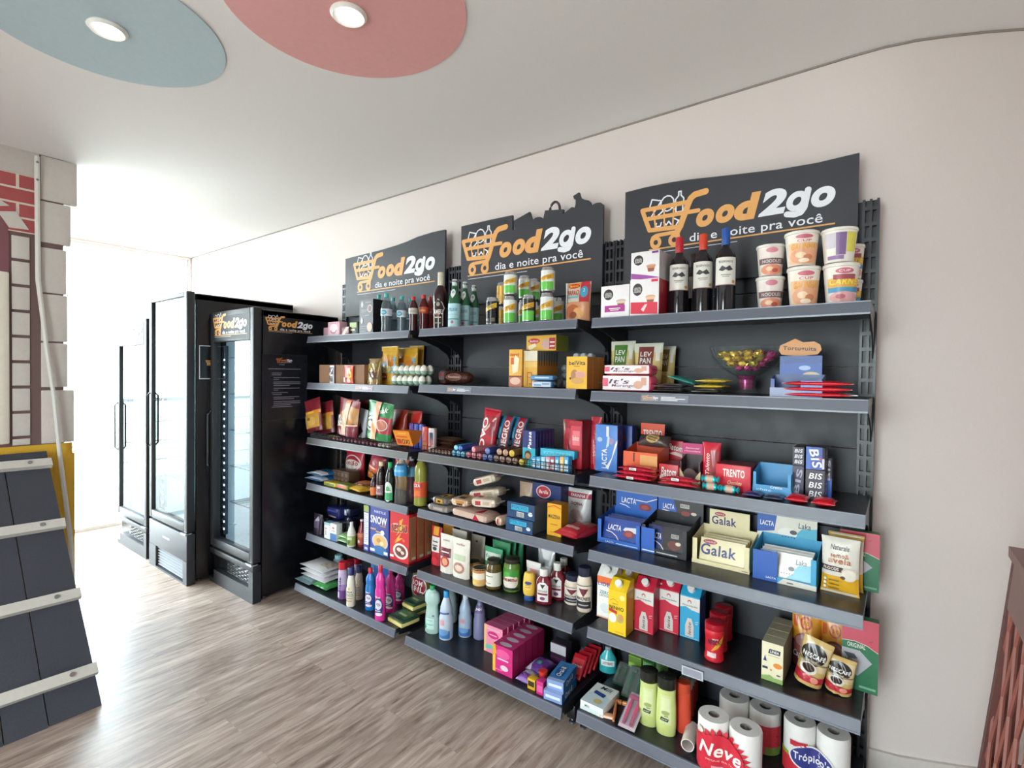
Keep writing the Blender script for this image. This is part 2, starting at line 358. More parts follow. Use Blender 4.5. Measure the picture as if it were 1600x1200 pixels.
# ceiling discs and downlights
def disc(cx, cy, rr, h, lab):
    g = G(); n = 64
    g.lathe([(rr, -.004), (rr, 0)], mat(h, .75), 72, cx, cy, ZC); return tag(g.build('ceiling_disc'), lab, 'ceiling disc', 'coloured discs on the ceiling')
disc(1.73, -1.14, .352, '#e0a3a0', 'large round pink disc painted on the white ceiling')
disc(1.035, -1.548, .338, '#b4c6cd', 'large round pale blue disc painted on the white ceiling')
def downlight(cx, cy, lab, z=ZC-.004, grp='recessed ceiling downlights'):
    t = thing('downlight', lab, 'ceiling light', (cx, cy, z), (0, 0, 0), grp)
    G().lathe([(.052, 0), (.054, -.004), (.046, -.012), (.034, -.006), (.03, .0)], mat('#eceae6', .35), 32, cap0=False, cap1=False).build('ring', t)
    G().lathe([(.0335, -.0055), (.026, -.0095), (.001, -.011)], mat('#fffdf6', .3, 0, 'e9'), 24, cap0=False).build('lens', t, label='round glowing white lens')
    return t
downlight(1.717, -1.126, 'lit white downlight in the middle of the pink ceiling disc')
downlight(1.041, -1.538, 'lit white downlight in the middle of the blue ceiling disc')

# ================================================================== three shelving units
BLK = mat('#17181c', .38, 0, '', .1); DK = mat('#1e2026', .33, 0, '', .1); RAIL = mat('#5a5e6a', .38, .0, '', .05); PANEL = mat('#2c2f36', .5, 0, '', .06, 25)
PANEL2 = mat('#30333a', .5, 0, '', .06, 25); STEEL = mat('#9a9ca2', .25, .9)
UL = {1: (.149, 1.150), 2: (1.152, 2.082), 3: (2.086, 2.998)}      # outer faces of each unit's two uprights
SX = {1: (.2334, 1.129), 2: (1.2041, 2.0745), 3: (2.14, 2.992)}    # shelf ends
UL[1] = (.149, 1.158); UL[2] = (1.162, 2.084); UL[3] = (2.088, 2.998)
DEP, DEP6 = .3528, .425
ORD = {1: ('left of the three black shelving units, beside the fridges', 'black sign board with wavy top over the left shelving unit'),
       2: ('middle of the three black shelving units, under the cut-out sign', ''), 3: ('right of the three black shelving units, nearest the bare wall', '')}
for b in (1, 2, 3):
    u0, u1 = UL[b]; s0, s1 = SX[b]
    t = thing('shelving_unit', ORD[b][0], 'shelving unit', (0, 0, 0), (0, 0, 0), 'black shop shelving units')
    for x0, x1 in ((u0, u0+.045), (u1-.045, u1)):                  # slotted uprights: ladder strips on a channel
        g = G(); w = x1-x0
        g.box(x0, -.048, .03, x1, -.018, 1.935, BLK)
        for a in (0, .42, .84): g.box(x0+a*w, -.066, .03, x0+(a+.16)*w, -.048, 1.935, DK)
        z = .05
        while z < 1.93:
            g.box(x0+.1*w, -.0655, z, x1-.1*w, -.058, z+.012, DK); z += .05
        g.build('upright', t)
        G().box(x0+.004, -.34, .02, x1-.004, -.02, .075, BLK, .003).build('base_foot', t)
        for yy in (-.325, -.06): G().lathe([(.014, 0), (.014, .006), (.005, .009), (.005, .022)], STEEL, 12, (x0+x1)/2, yy, 0).build('levelling_foot', t, label='small steel levelling foot')
    z = 1.935
    while z > .2:
        z0 = max(.1, z-.2675); G().box(u0+.045, -.05, z0+.002, u1-.045, -.034, z-.002, PANEL).build('back_panel', t); z = z0-.0002
    for l in range(1, 7):
        zz = SZ['%d%d' % (b, l)]; dp = DEP6 if l == 6 else DEP
        sh = G().box(s0, -dp+.002, zz-.022, s1, -.052, zz, DK).build('shelf', t)
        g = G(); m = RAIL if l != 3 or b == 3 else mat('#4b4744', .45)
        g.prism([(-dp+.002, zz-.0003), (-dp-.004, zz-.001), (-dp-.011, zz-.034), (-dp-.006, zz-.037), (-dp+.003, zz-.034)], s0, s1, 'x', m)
        g.box(s0, -dp-.0052, zz-.003, s1, -dp-.0022, zz-.0002, mat('#767a86', .3)); g.box(s0, -dp-.0125, zz-.038, s1, -dp-.0085, zz-.033, mat('#767a86', .3))  # paler edge strips; the top one is a highlight painted in
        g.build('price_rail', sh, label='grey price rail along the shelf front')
        for x in (s0+.001, s1-.005):
            pr = [(-.05, zz-.022), (-dp+.02, zz-.022), (-dp+.02, zz-.035), (-dp*.72, zz-.05), (-dp*.45, zz-.075), (-dp*.25, zz-.11), (-.062, zz-.15), (-.05, zz-.15)]
            if (b, l) == (3, 4) and x > 2.5 or (b, l) == (3, 3) and x < 2.5: continue
            G().prism(pr, x, x+.004, 'x', BLK).build('bracket', sh)
        if l == 3 and b < 3:                                        # wire fence along the front of the sweets shelf
            g = G(); n = 64; hh = .032; yy = -dp+.012
            for k in range(n+1):
                x = s0+.01+(s1-s0-.02)*k/n; g.tube([(x, yy, zz), (x, yy, zz+hh)], .0011, BLK, 4)
            for q in (hh, hh*.5): g.tube([(s0+.01, yy, zz+q), (s1-.01, yy, zz+q)], .0014, BLK, 4)
            g.build('wire_fence', sh, label='low black wire fence along the shelf front')
# shop stickers on two price rails
def sticker(b, l, x, w, lab, pink=False):
    zz = SZ['%d%d' % (b, l)]; t = thing('rail_sticker', lab, 'sticker', (x, -DEP-.0084, zz-.018), (math.radians(-12), 0, 0), 'shop stickers on the price rails')
    G().box(-w/2, -.0004, -.012, w/2, .0004, .012, mat('#7a7d88' if not pink else '#a08a98', .4)).build('backing', t)
    g = G(); prints(g, logo(.03, .02, .36, True, '#d9a878')+[('r', .45, .085, .75, .1, '#e8e8ec'), ('r', .45, .055, .95, .07, '#e8e8ec'), ('r', .45, .025, .8, .04, '#e8e8ec')], w, w, flat(-w/2, -.0004, -.012)); g.build('lettering', t)
sticker(3, 2, 2.42, .165, 'small shop sticker on the price rail under the glass sweet bowl')
sticker(1, 2, .78, .15, 'small shop sticker on the price rail below the chip bags', True)
sticker(2, 2, 1.47, .15, 'small shop sticker on the empty middle of the second rail')

# three sign boards standing on top of the units
SIGN = mat('#2b2c33', .5, 0, '', .04, 30)
def sign(pts, x0, w, lab, z0=1.862):
    t = thing('sign_board', lab, 'sign', (0, 0, 0), (0, 0, 0), 'shop name boards on the units')
    G().prism(pts, -.082, -.07, 'y', SIGN).build('board', t)
    if lab.startswith('black board cut'):
        g = G(); g.tube([(1.788+.027*math.cos(a*PI/8), -.076, 2.112+.04*math.sin(a*PI/8)) for a in range(0, 9)], .006, SIGN, 6); g.build('bag_handle', t)
    g = G(); prints(g, logo(0, 0, 1), w, w, flat(x0, -.082, z0), 1, .0006, .00004, .5); g.build('lettering', t, label='orange and white shop name with a trolley')
    return t
zb = 1.72
sign([(.206, zb), (1.096, zb), (1.096, 2.137), (1.0, 2.138), (.883, 2.131), (.78, 2.116), (.692, 2.108), (.56, 2.101), (.439, 2.098), (.3, 2.095), (.206, 2.092)], .299, .722, 'black board with gently rising top edge above the bottled drinks', 1.866)
sign([(1.214, zb), (2.036, zb), (2.036, 1.93), (2.036, 2.092), (2.022, 2.103), (2.004, 2.105), (1.99, 2.103), (1.979, 2.097), (1.974, 2.112), (1.966, 2.122), (1.945, 2.13), (1.925, 2.142), (1.922, 2.15), (1.916, 2.168), (1.886, 2.157), (1.892, 2.143), (1.9, 2.139), (1.9, 2.12), (1.896, 2.105), (1.88, 2.11), (1.836, 2.087),
      (1.837, 2.108), (1.738, 2.121), (1.729, 2.085), (1.715, 2.095), (1.699, 2.098), (1.682, 2.096), (1.667, 2.087), (1.651, 2.131), (1.556, 2.104), (1.566, 2.062), (1.55, 2.06), (1.549, 2.133), (1.4, 2.135), (1.214, 2.134)],
     1.229, .75, 'black board cut to grocery outlines along its top, above the cans', 1.867)
sign([(2.137, zb), (2.942, zb), (2.942, 2.084), (2.824, 2.08), (2.705, 2.085), (2.6, 2.096), (2.506, 2.106), (2.4, 2.118), (2.319, 2.123), (2.22, 2.125), (2.137, 2.122)], 2.213, .665, 'black board above the wine bottles and noodle cups', 1.868)

# ================================================================== fridges
FB = mat('#101116', .22, 0, '', .1); FG = mat('#24262b', .45, 0, '', .05); CH = mat('#b9bcc2', .2, 1.0); INW = mat('#e3e8ee', .3)
FGL = mat('#eef6f8', .01, 0, 'c')
def fridge(x0, x1, yf, yb, h, zk, lab, kick, head=True):
    w = x1-x0; d = yb-yf; t = thing('display_fridge', lab, 'fridge', (x0, yf, 0), (0, 0, 0), 'black upright display fridges')
    k = .055; q = .035
    g = G(); g.box(0, k, .03, q, d, h-.012, FB, .004).box(w-q, k, .03, w, d, h-.012, FB, .004).box(q, d-q, .03, w-q, d, h-.012, FB).box(0, k, h-.05, w, d, h-.008, FB, .004).box(q, k, .03, w-q, d-q, zk+.02, FB)
    g.build('cabinet', t)
    g = G(); g.box(q, k+.03, zk+.02, q+.004, d-q, h-.05, INW).box(w-q-.004, k+.03, zk+.02, w-q, d-q, h-.05, INW).box(q, d-q-.004, zk+.02, w-q, d-q, h-.05, INW).box(q, k+.03, zk+.02, w-q, d-q, zk+.026, INW).box(q, k+.03, h-.056, w-q, d-q, h-.05, INW)
    g.build('liner', t, label='white inner lining')
    zt = h-.19 if head else h-.03; e = .045
    dr = G().box(0, 0, zk, e, k-.006, h, FG, .006).box(w-e, 0, zk, w, k-.006, h, FG, .006).box(e, 0, zk, w-e, k-.006, zk+.055, FG, .005).box(e, 0, zt, w-e, k-.006, h, FG, .005).build('door', t)
    G().box(e, .014, zk+.055, w-e, .02, zt, FGL).build('glass', dr, label='clear reflecting glass')
    G().tube([(.018, -.002, zk+.5), (.018, -.02, zk+.52), (.018, -.02, zk+.85), (.018, -.002, zk+.87)], .006, FB, 6).build('handle', dr)
    G().box(w-.07, -.012, zk-.014, w+.006, .03, zk-.002, CH, .003).build('hinge', dr, label='bright metal bottom hinge')
    if head:
        g = G(); g.box(e-.004, -.0015, zt+.012, w-e+.004, .001, h-.03, mat('#1b1c22', .6)); prints(g, logo(.02, .08, .92), w-2*e, w-2*e, flat(e, -.0016, zt), 1, .0004, .00005); g.build('lettering', dr, label='orange and white shop name')
    g = G()
    if kick == 'mesh':
        g.box(0, 0, .0, w, .05, .03, FG).box(0, 0, zk-.05, w, .05, zk-.014, FG, .004).box(w-.05, 0, .03, w, .05, zk-.05, FG).box(0, .03, .03, w-.05, .05, zk-.05, FB).box(.06, 0, .03, w-.05, .05, .085, FG)
        for i in range(9):
            for j in range(6): g.box(.2+i*.037, .022, .098+j*.011, .228+i*.037, .03, .103+j*.011, CH if (i+j) % 2 else FG)
        o = g.build('kick_panel', t)
    else:
        gr = mat('#383b42', .5)
        g.box(0, 0, .0, w, .05, .012, gr).box(0, 0, .15, w, .05, zk-.014, gr, .004).box(w-.06, 0, .012, w, .05, .15, gr).box(0, 0, .012, .12, .05, .15, gr).box(.12, .03, .012, w-.06, .05, .15, FB)
        for i in range(7): g.prism([(.012, .022+i*.019), (.03, .032+i*.019), (.03, .036+i*.019), (.012, .026+i*.019)], .13, w-.06, 'x', mat('#7d828a', .6))
        g.box(.25, -.0012, .235, .36, .002, .246, mat('#c9ccd2', .4)); o = g.build('kick_panel', t, label='grey louvred kick panel')
    for x in (.05, w-.05):
        for y in (.09, d-.06): G().lathe([(.018, 0), (.018, .012), (.007, .014), (.007, .032)], CH, 12, x, y, 0).build('levelling_foot', t, label='small metal foot')
    n = 6; H = h-.08-zk
    for i in range(1, n):
        z = zk+.03+H*i/n; g = G()
        for j in range(9): x = q+.01+(w-2*q-.02)*j/8; g.tube([(x, k+.05, z), (x, d-q-.01, z)], .0018, CH, 4)
        for y in (k+.05, d-q-.02): g.tube([(q+.006, y, z), (w-q-.006, y, z)], .003, CH, 5)
        g.build('wire_shelf', t, label='chrome wire shelf')
    g = G(); g.box(q+.004, k+.012, zk+.06, q+.03, k+.03, zt-.02, mat('#39404d', .4))
    nn = 24
    for i in range(nn):
        z = zk+.09+(zt-zk-.16)*i/nn; g.box(q+.012, k+.009, z, q+.022, k+.013, z+.012, mat('#eef4ff', .3, 0, 'e4'))
    g.build('light_strip', t, label='vertical strip of small white lights')
    return t
f3 = fridge(-.497, .072, -.602, -.04, 1.737, .235, 'black display fridge nearest the shelves, shop name on its side and head', 'mesh')
f2 = fridge(-1.14, -.503, -.735, -.03, 1.862, .335, 'tallest black display fridge, standing in the middle of the three', 'louvre', False)
f1 = fridge(-1.86, -1.24, -.722, -.04, 1.737, .235, 'black display fridge farthest from the shelves, beside the bright window', 'mesh')
w3 = .569
g = G(); prints(g, logo(0, 0, 1), .3, .3, side(w3, .072, 1.607), 1, .0006, .00004); g.build('lettering', f3, label='orange and white shop name on the fridge side')
n = thing('notice_sheet', 'dark printed notice with white lines on the side of the nearest fridge', 'notice', (.0725, -.551, 1.072))
g = G(); g.box(0, 0, 0, .0012, .285, .395, mat('#1d1e26', .3)); g.build('sheet', n)
A = [('r', .0, .0, .004, 1, '#3a3b46'), ('r', .996, 0, 1, 1, '#3a3b46'), ('r', 0, 0, 1, .003, '#3a3b46'), ('r', 0, .997, 1, 1, '#3a3b46')]
A += [('t', .42, .845, .12, .016, 'AVISO', '#9fa0aa'), ('r', .13, .775, .85, .781, '#a8a9b4')]
yy = .71
for i, (a, b_) in enumerate([(.2, .42), (.2, .4), (.24, .82), (.24, .36), (.24, .84), (.24, .84), (.24, .6), (.24, .83), (.24, .34), (.2, .55), (.22, .42), (.24, .82), (.24, .7), (.24, .84), (.24, .84), (.24, .62), (.2, .66)]):
    A.append(('r', a, yy, b_, yy+.008, '#8e8f9a')); yy -= .027+(.014 if i in (1, 3, 6, 8, 10, 12) else 0)
g = G(); prints(g, A, .285, .395, side(.0012, 0, 0), 1, .0003, .00003); prints(g, logo(0, 0, 1, True, '#c46a3a'), .1, .1, side(.0012, .085, .345), 1, .0004, .00003); g.build('lettering', n)
n = thing('framed_sign', 'small black square sign with white border on the side of the tallest fridge', 'sign', (-.5025, -.665, 1.31))
G().box(0, 0, 0, .002, .2, .215, FB).build('plate', n)
g = G(); prints(g, [('r', 0, 0, .02, 1, '#d4d6da'), ('r', .98, 0, 1, 1, '#d4d6da'), ('r', 0, 0, 1, .02, '#d4d6da'), ('r', 0, .98, 1, 1, '#d4d6da')], .2, .215, side(.002, 0, 0)); prints(g, logo(0, 0, 1, True), .12, .12, side(.002, .04, .09), 1, .0004, .00004); g.build('border', n)

# ================================================================== play house front and climbing ramp
XP = -.423
yh = lambda y: y*1.0235+.0485
zh = lambda z: z*1.0235-.0319
def hb(g, x0, y0, z0, x1, y1, z1, m, c=0): return g.box(x0, yh(y0), zh(z0), x1, yh(y1), zh(z1), m, c)
MD = mat('#6a5350', .7); STN = mat('#cbc4bd', .75); RED = mat('#a84f50', .7); CRM = mat('#d9d0c2', .7); YEL = mat('#d9a92e', .55)
t = thing('playhouse', 'brick patterned play house front with stone corner beside the ramp', 'play house', (XP, 0, 0))
hb(G(), -.03, -2.75, .985, 0, -1.36, 2.42, MD).build('facade', t)
hb(hb(G(), -.034, -2.75, .032, -.004, -1.326, .984, YEL), -.034, -1.4, .032, .001, -1.318, .93, YEL).build('yellow_base', t, label='yellow lower board')
zs = [(2.415, 2.2, -1.307, .004), (2.193, 1.99, -1.332, .002), (1.965, 1.742, -1.349, 0), (1.735, 1.5, -1.345, 0), (1.492, 1.27, -1.345, 0), (1.255, .988, -1.32, .003)]
for z1, z0, ye, k in zs: hb(G(), -.03, -1.447, z0, .004+k, ye, z1, STN, .004).build('corner_stone', t)
hb(G(), 0, -2.75, 2.3, .004, -1.451, 2.418, STN, .002).build('top_band', t)
for i in range(9):                                                # arch jamb stones
    z1 = 2.0-i*.1225; hb(G(), 0, -1.552, max(.99, z1-.108), .006, -1.488, z1, STN, .002).build('arch_stone', t)
for a in (8, 30, 52, 74, 96, 118, 140):
    c, s = -2.03, 2.0; r0, r1 = .475, .545; p = [(yh(c+r*math.cos(math.radians(b_))), zh(s+r*math.sin(math.radians(b_))*.5)) for r, b_ in ((r0, a), (r1, a), (r1, a+17), (r0, a+17))]
    G().prism(p, 0, .006, 'x', STN).build('arch_stone', t)
g = G()
for i, z in enumerate((2.235, 2.165, 2.095, 2.025)):
    ys = (-1.455, -1.6, -1.76, -1.92, -2.08, -2.24, -2.4) if i % 2 else (-1.455, -1.53+.0, -1.69, -1.85, -2.01, -2.17)
    for a, b_ in zip(ys, ys[1:]): hb(g, 0, b_+.006, z, .003, a-.006, z+.06, RED)
hb(g, 0, -2.74, 2.02, .001, -1.452, 2.3, CRM); g.build('brickwork', t)
pts = [(yh(-2.03+.47*math.cos(a*PI/20)), zh(2.0+.235*math.sin(a*PI/20))) for a in range(0, 21)]+[(yh(-2.5), zh(.99)), (yh(-1.56), zh(.99))]
G().prism(pts, 0, .004, 'x', mat('#7d4f56', .7)).build('door_panel', t, label='mauve arched door')
hb(G(), .004, -1.6, 1.0, .02, -1.562, 1.82, CRM, .012).build('door_column', t, label='cream column beside the door')
st = thing('white_strap', 'white plastic strap hanging down the play house front from two bolts', 'strap', (XP, 0, 0))
G().tube([(x_, yh(y_), zh(z_)) for x_, y_, z_ in ((.018, -1.462, 2.4), (.016, -1.461, 2.1), (.014, -1.459, 1.8), (.028, -1.43, 1.45), (.035, -1.405, 1.22), (.04, -1.382, .9), (.045, -1.345, .5), (.05, -1.33, .05))], [.011, .011, .011, .009, .009, .01, .011, .008], mat('#d9d6d0', .4), 8).build('strap', st)
for z in (2.37, 2.285): G().lathe([(.006, 0), (.004, .004)], STEEL, 10).build('bolt', st, (.028, yh(-1.462), zh(z))).rotation_euler = (0, PI/2, 0)
# ramp: two long boards rising to the play house, with pale cross bars
ang = math.atan(1.06); Lr = math.hypot(.932, .99)-.065
rp = thing('climbing_ramp', 'dark grey climbing ramp with white cross bars in front of the play house', 'ramp', (.508, -1.42, .004), (0, 0, 0))
RMAT = mat('#3b3e47', .8, 0, '', .3, 160); BAR = mat('#c9c5bd', .55)
def onr(u, v, k):                                                 # u along the slope, v across (towards -y), k out of the board
    return (-u*math.cos(ang)+k*math.sin(ang), -v, u*math.sin(ang)+k*math.cos(ang))
def rbox(g, u0, u1, v0, v1, k0, k1, m, sk=0):
    vs = [onr(u+(sk if v == v1 else 0), v, k) for u in (u0, u1) for v in (v0, v1) for k in (k0, k1)]
    g.add(vs, [(0,1,3,2),(4,6,7,5),(0,4,5,1),(2,3,7,6),(0,2,6,4),(1,5,7,3)], m)
for v0, v1 in ((0, .162), (.164, .285), (.287, .45), (.452, .64), (.642, .83)):
    v1 = v1; g = G(); rbox(g, -.02 if v0 > .1 else 0, Lr, v0+.001, v1-.001, -.022, 0, RMAT); g.build('board', rp)
for u, z in ((.145, 0), (.49, 0), (.855, 0), (1.21, 0)):
    g = G(); rbox(g, u-.022, u+.022, -.006, .83, 0, .026, BAR, .018); b_ = g.build('cross_bar', rp)
    g = G()
    for v in (.075, .45): 
        vs = [onr(u+.004+.009*math.cos(a*PI/5), v+.009*math.sin(a*PI/5), k) for k in (.026, .03) for a in range(10)]
        g.add(vs, [tuple(range(10, 20))]+[(a, (a+1) % 10, 10+(a+1) % 10, 10+a) for a in range(10)], STEEL)
    g.build('bolt', b_, label='round steel bolt head')
g = G(); rbox(g, Lr-.04, Lr-.004, .002, .83, -.03, .004, RMAT); g.build('top_edge', rp)

# ================================================================== lattice rack at the right edge
CW = mat('#54261f', .5, 0, '', .15, 30); CW2 = mat('#7d463b', .5, 0, '', .12, 30); CW3 = mat('#7b5a55', .5)
x0, y0 = 3.235, -.72
t = thing('lattice_rack', 'reddish brown wooden rack with diagonal lattice side by the right edge', 'rack', (0, 0, 0))
def sl(z): return 3.19+.105*min(1, max(0, z/.96))**.8             # the side flares out towards the floor
ya, yb = -.75, -.3
for y in (ya, yb-.03): G().prism([(sl(0), 0), (sl(.3), .3), (sl(.6), .6), (sl(.92), .92), (sl(.92)+.045, .92), (sl(.6)+.05, .6), (sl(.3)+.055, .3), (sl(0)+.06, 0)], y, y+.03, 'y', CW).build('corner_post', t)
G().prism([(sl(.92)-.006, .92), (sl(.92)+.75, .92), (sl(.92)+.75, .945), (sl(.92)-.006, .945)], ya-.01, yb+.01, 'y', CW3).build('top_board', t)
G().prism([(sl(.8), .8), (sl(.92), .92), (sl(.92)+.02, .92), (sl(.8)+.02, .8)], ya, yb, 'y', CW3).build('top_rail', t)
for zz in (.02, .4): G().box(sl(zz)+.02, ya+.02, zz, sl(zz)+.72, yb-.02, zz+.02, CW).build('shelf_board', t)
def lat(p, q, lab):
    g = G(); g.tube([p, q], .007, CW2, 4); g.build('lattice_bar', t)
H0, H1 = .04, .82
nb = 5
for i in range(-2, nb):                                           # diagonal bars on the flared side ...
    for sgn in (1, -1):
        a0 = ya+(yb-ya)*i/nb*1.0; L_ = []
        for k in range(9):
            z = H0+(H1-H0)*k/8; y = a0+(yb-ya)*.55*k/8 if sgn > 0 else yb+ya-(a0+(yb-ya)*.55*k/8)
            if ya <= y <= yb: L_.append((sl(z)+.008, y, z))
        if len(L_) > 1: G().tube(L_, .0045, CW2, 4).build('lattice_bar', t)
for i in range(7):                                                # ... and on the front
    for sgn in (1, -1):
        L_ = []
        for k in range(9):
            z = H0+(H1-H0)*k/8; x = -.25+i*.15+.3*k/8
            if sgn < 0: x = .62-x
            if .03 < x < .68: L_.append((sl(z)+x, ya+.012, z))
        if len(L_) > 1: G().tube(L_, .0045, CW2, 4).build('lattice_bar', t)

# ================================================================== builders for the goods
def carton(s, a, b, base, tp, dp, col, art, label, cat='carton', name='carton', sidec=None, sart=None, topc=None, rz=0, grp=None, off=0, rough=.4, tart=None, c=.0015):
    x, y, z, w, h = geom(s, a, b, base, tp, off)
    t = thing(name, label, cat, (x, y, z), (0, 0, rz), grp)
    G().box(-w/2, 0, 0, w/2, dp, h, mat(col, rough), c).build('box', t)
    g = G()
    if art: prints(g, art, w, h, flat(-w/2, 0, 0), rough=rough)
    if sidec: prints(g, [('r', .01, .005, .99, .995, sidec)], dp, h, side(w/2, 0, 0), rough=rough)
    if sart: prints(g, sart, dp, h, side(w/2, 0, 0), eps=.0007, rough=rough)
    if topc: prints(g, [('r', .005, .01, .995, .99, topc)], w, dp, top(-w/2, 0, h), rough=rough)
    if tart: prints(g, tart, w, dp, top(-w/2, 0, h), eps=.0007, rough=rough)
    if g.v: g.build('printed_panels', t)
    t['w'] = w; t['h'] = h; del t['w'], t['h']
    return t
def pillow_fn(w, h, t, seed, seal, stand, wr=.05):
    r = random.Random(seed); P = [(r.uniform(2, 9), r.uniform(2, 9), r.uniform(0, 6)) for _ in range(4)]
    def f(u, v):                                                  # u, v in 0..1 -> half thickness and x squeeze
        if stand: sv = math.cos(PI/2*min(1, max(0, v)))**.75 if v < .97 else 0
        else:
            q = min(1, max(0, (v-seal)/(1-2*seal))); sv = math.sin(PI*q)**.38
        su = max(0, 1-abs(2*u-1)**2.8)**.6
        wv = sum(math.sin(a*u*3+b*v*3+c) for a, b, c in P)*.25
        return t/2*sv*su*(1+wr*2*wv)+.0008+ (t*wr*.35*wv*sv*su), 1-.07*sv
    return f
def pillow_mesh(w, h, t, m, seed=1, seal=.06, stand=False, seal_m=None, wr=.05, nu=11, nv=14, across=False):
    f = pillow_fn(w, h, t, seed, seal, stand, wr) if not across else None
    if across: f0 = pillow_fn(h, w, t, seed, seal, False, wr); f = lambda u, v: f0(v, u)
    def pt(u, v, sg, k=0):
        th, sq = f(u, v)
        if across: return ((u-.5)*w, sg*(th+k), h*.5+(v-.5)*h*sq)
        return ((u-.5)*w*sq, sg*(th+k), v*h)
    g = G(); vs = []; N = (nu+1)*(nv+1)
    for sg in (-1, 1): vs += [pt(i/nu, j/nv, sg) for j in range(nv+1) for i in range(nu+1)]
    I = lambda s_, i, j: s_*N+j*(nu+1)+i
    fs = {0: [], 1: []}
    for s_ in (0, 1):
        for j in range(nv):
            for i in range(nu):
                vm = (j+.5)/nv if not across else (i+.5)/nu
                fs[1 if (vm < seal or vm > 1-seal) and not stand or (stand and vm > 1-seal) else 0].append((I(s_, i, j), I(s_, i+1, j), I(s_, i+1, j+1), I(s_, i, j+1)))
    for i in range(nu): fs[0] += [(I(0, i, 0), I(0, i+1, 0), I(1, i+1, 0), I(1, i, 0)), (I(0, i, nv), I(0, i+1, nv), I(1, i+1, nv), I(1, i, nv))]
    for j in range(nv): fs[0] += [(I(0, 0, j), I(0, 0, j+1), I(1, 0, j+1), I(1, 0, j)), (I(0, nu, j), I(0, nu, j+1), I(1, nu, j+1), I(1, nu, j))]
    o = len(g.v); g.add(vs, fs[0], m)
    mi = g.mi(seal_m or m); g.f += fs[1]; g.m += [mi]*len(fs[1])
    def mp(u, v, k): return pt(u/w, v/h, -1, k+.0006)
    return g, mp
def bag(s, a, b, base, tp, t, col, art, label, cat='bag', name='bag', lean=0, rz=0, ry=0, grp=None, off=0, stand=True, seed=1, rough=.3, seal_c=None, seal=.06, metal=0, wr=.05, kind=''):
    """an upright bag or pouch; its foot rests on the shelf"""
    x, y, z, w, h = geom(s, a, b, base, tp, off); h = h/math.cos(math.radians(lean)); w = w/(.97)
    r = thing(name, label, cat, (x, y+(t/2 if lean <= 0 else t/2), z+t/2*math.sin(math.radians(abs(lean)))+w/2*abs(math.sin(ry))), (-math.radians(lean), ry, rz), grp)
    g, mp = pillow_mesh(w, h, t, mat(col, rough, metal, kind), seed, seal, stand, mat(seal_c, rough, metal) if seal_c else None, wr)
    g.build('pouch', r, ang=60)
    if art: g = G(); prints(g, art, w, h, mp, 18, .0010, .0006, rough); g.build('printed_front', r, ang=60)
    return r
def flatpack(s, a, b, base, L, t, col, art, label, cat='packet', name='packet', rz=0, rx=0, ry=0, grp=None, off=0, seed=1, rough=.3, across=True, seal_c=None, seal=.05, metal=0, wr=.05, price=None):
    """a packet lying down, its print facing up; base is the py (or depth) of its front edge"""
    x, y, z, w, _ = geom(s, a, b, base, .01, off)
    r = thing(name, label, cat, (x, y, z+t/2+.0015), (-PI/2+rx, ry, rz), grp)
    g, mp = pillow_mesh(w, L, t, mat(col, rough, metal), seed, seal, False, mat(seal_c, rough, metal) if seal_c else None, wr, 11, 9, across)
    g.build('wrapper', r, ang=60)
    if art: g = G(); prints(g, art, w, L, mp, 14, .0008, .0004, rough); g.build('printed_top', r, ang=60)
    if price is not None:
        g = G(); x0 = w*price; z0 = L*.035; g.box(x0-.013, -.0045, z0-.0015, x0+.013, .0045, z0-.0009, mat('#dedcd8', .5)); g.box(x0-.009, .0005, z0-.0018, x0+.009, .0025, z0-.0016, mat('#77757a', .5)); g.box(x0-.009, -.003, z0-.0018, x0+.003, -.001, z0-.0016, mat('#77757a', .5)); g.build('price_label', r, label='small white price label')
    return r
def wrapmap(prof, R, z0=0):
    """a map onto a turned body: u metres around the front, v metres up"""
    def rz_(z):
        for (r0, a), (r1, b) in zip(prof, prof[1:]):
            if a <= z <= b and b > a: return r0+(r1-r0)*(z-a)/(b-a)
        return prof[-1][0] if z > prof[-1][1] else prof[0][0]
    def mk(width, zz, sy=1):
        def f(u, v, k):
            r = rz_(zz+v)+k; an = (u-width/2)/max(R, 1e-6)
            return (r*math.sin(an), -r*sy*math.cos(an), zz+v)
        return f
    return mk
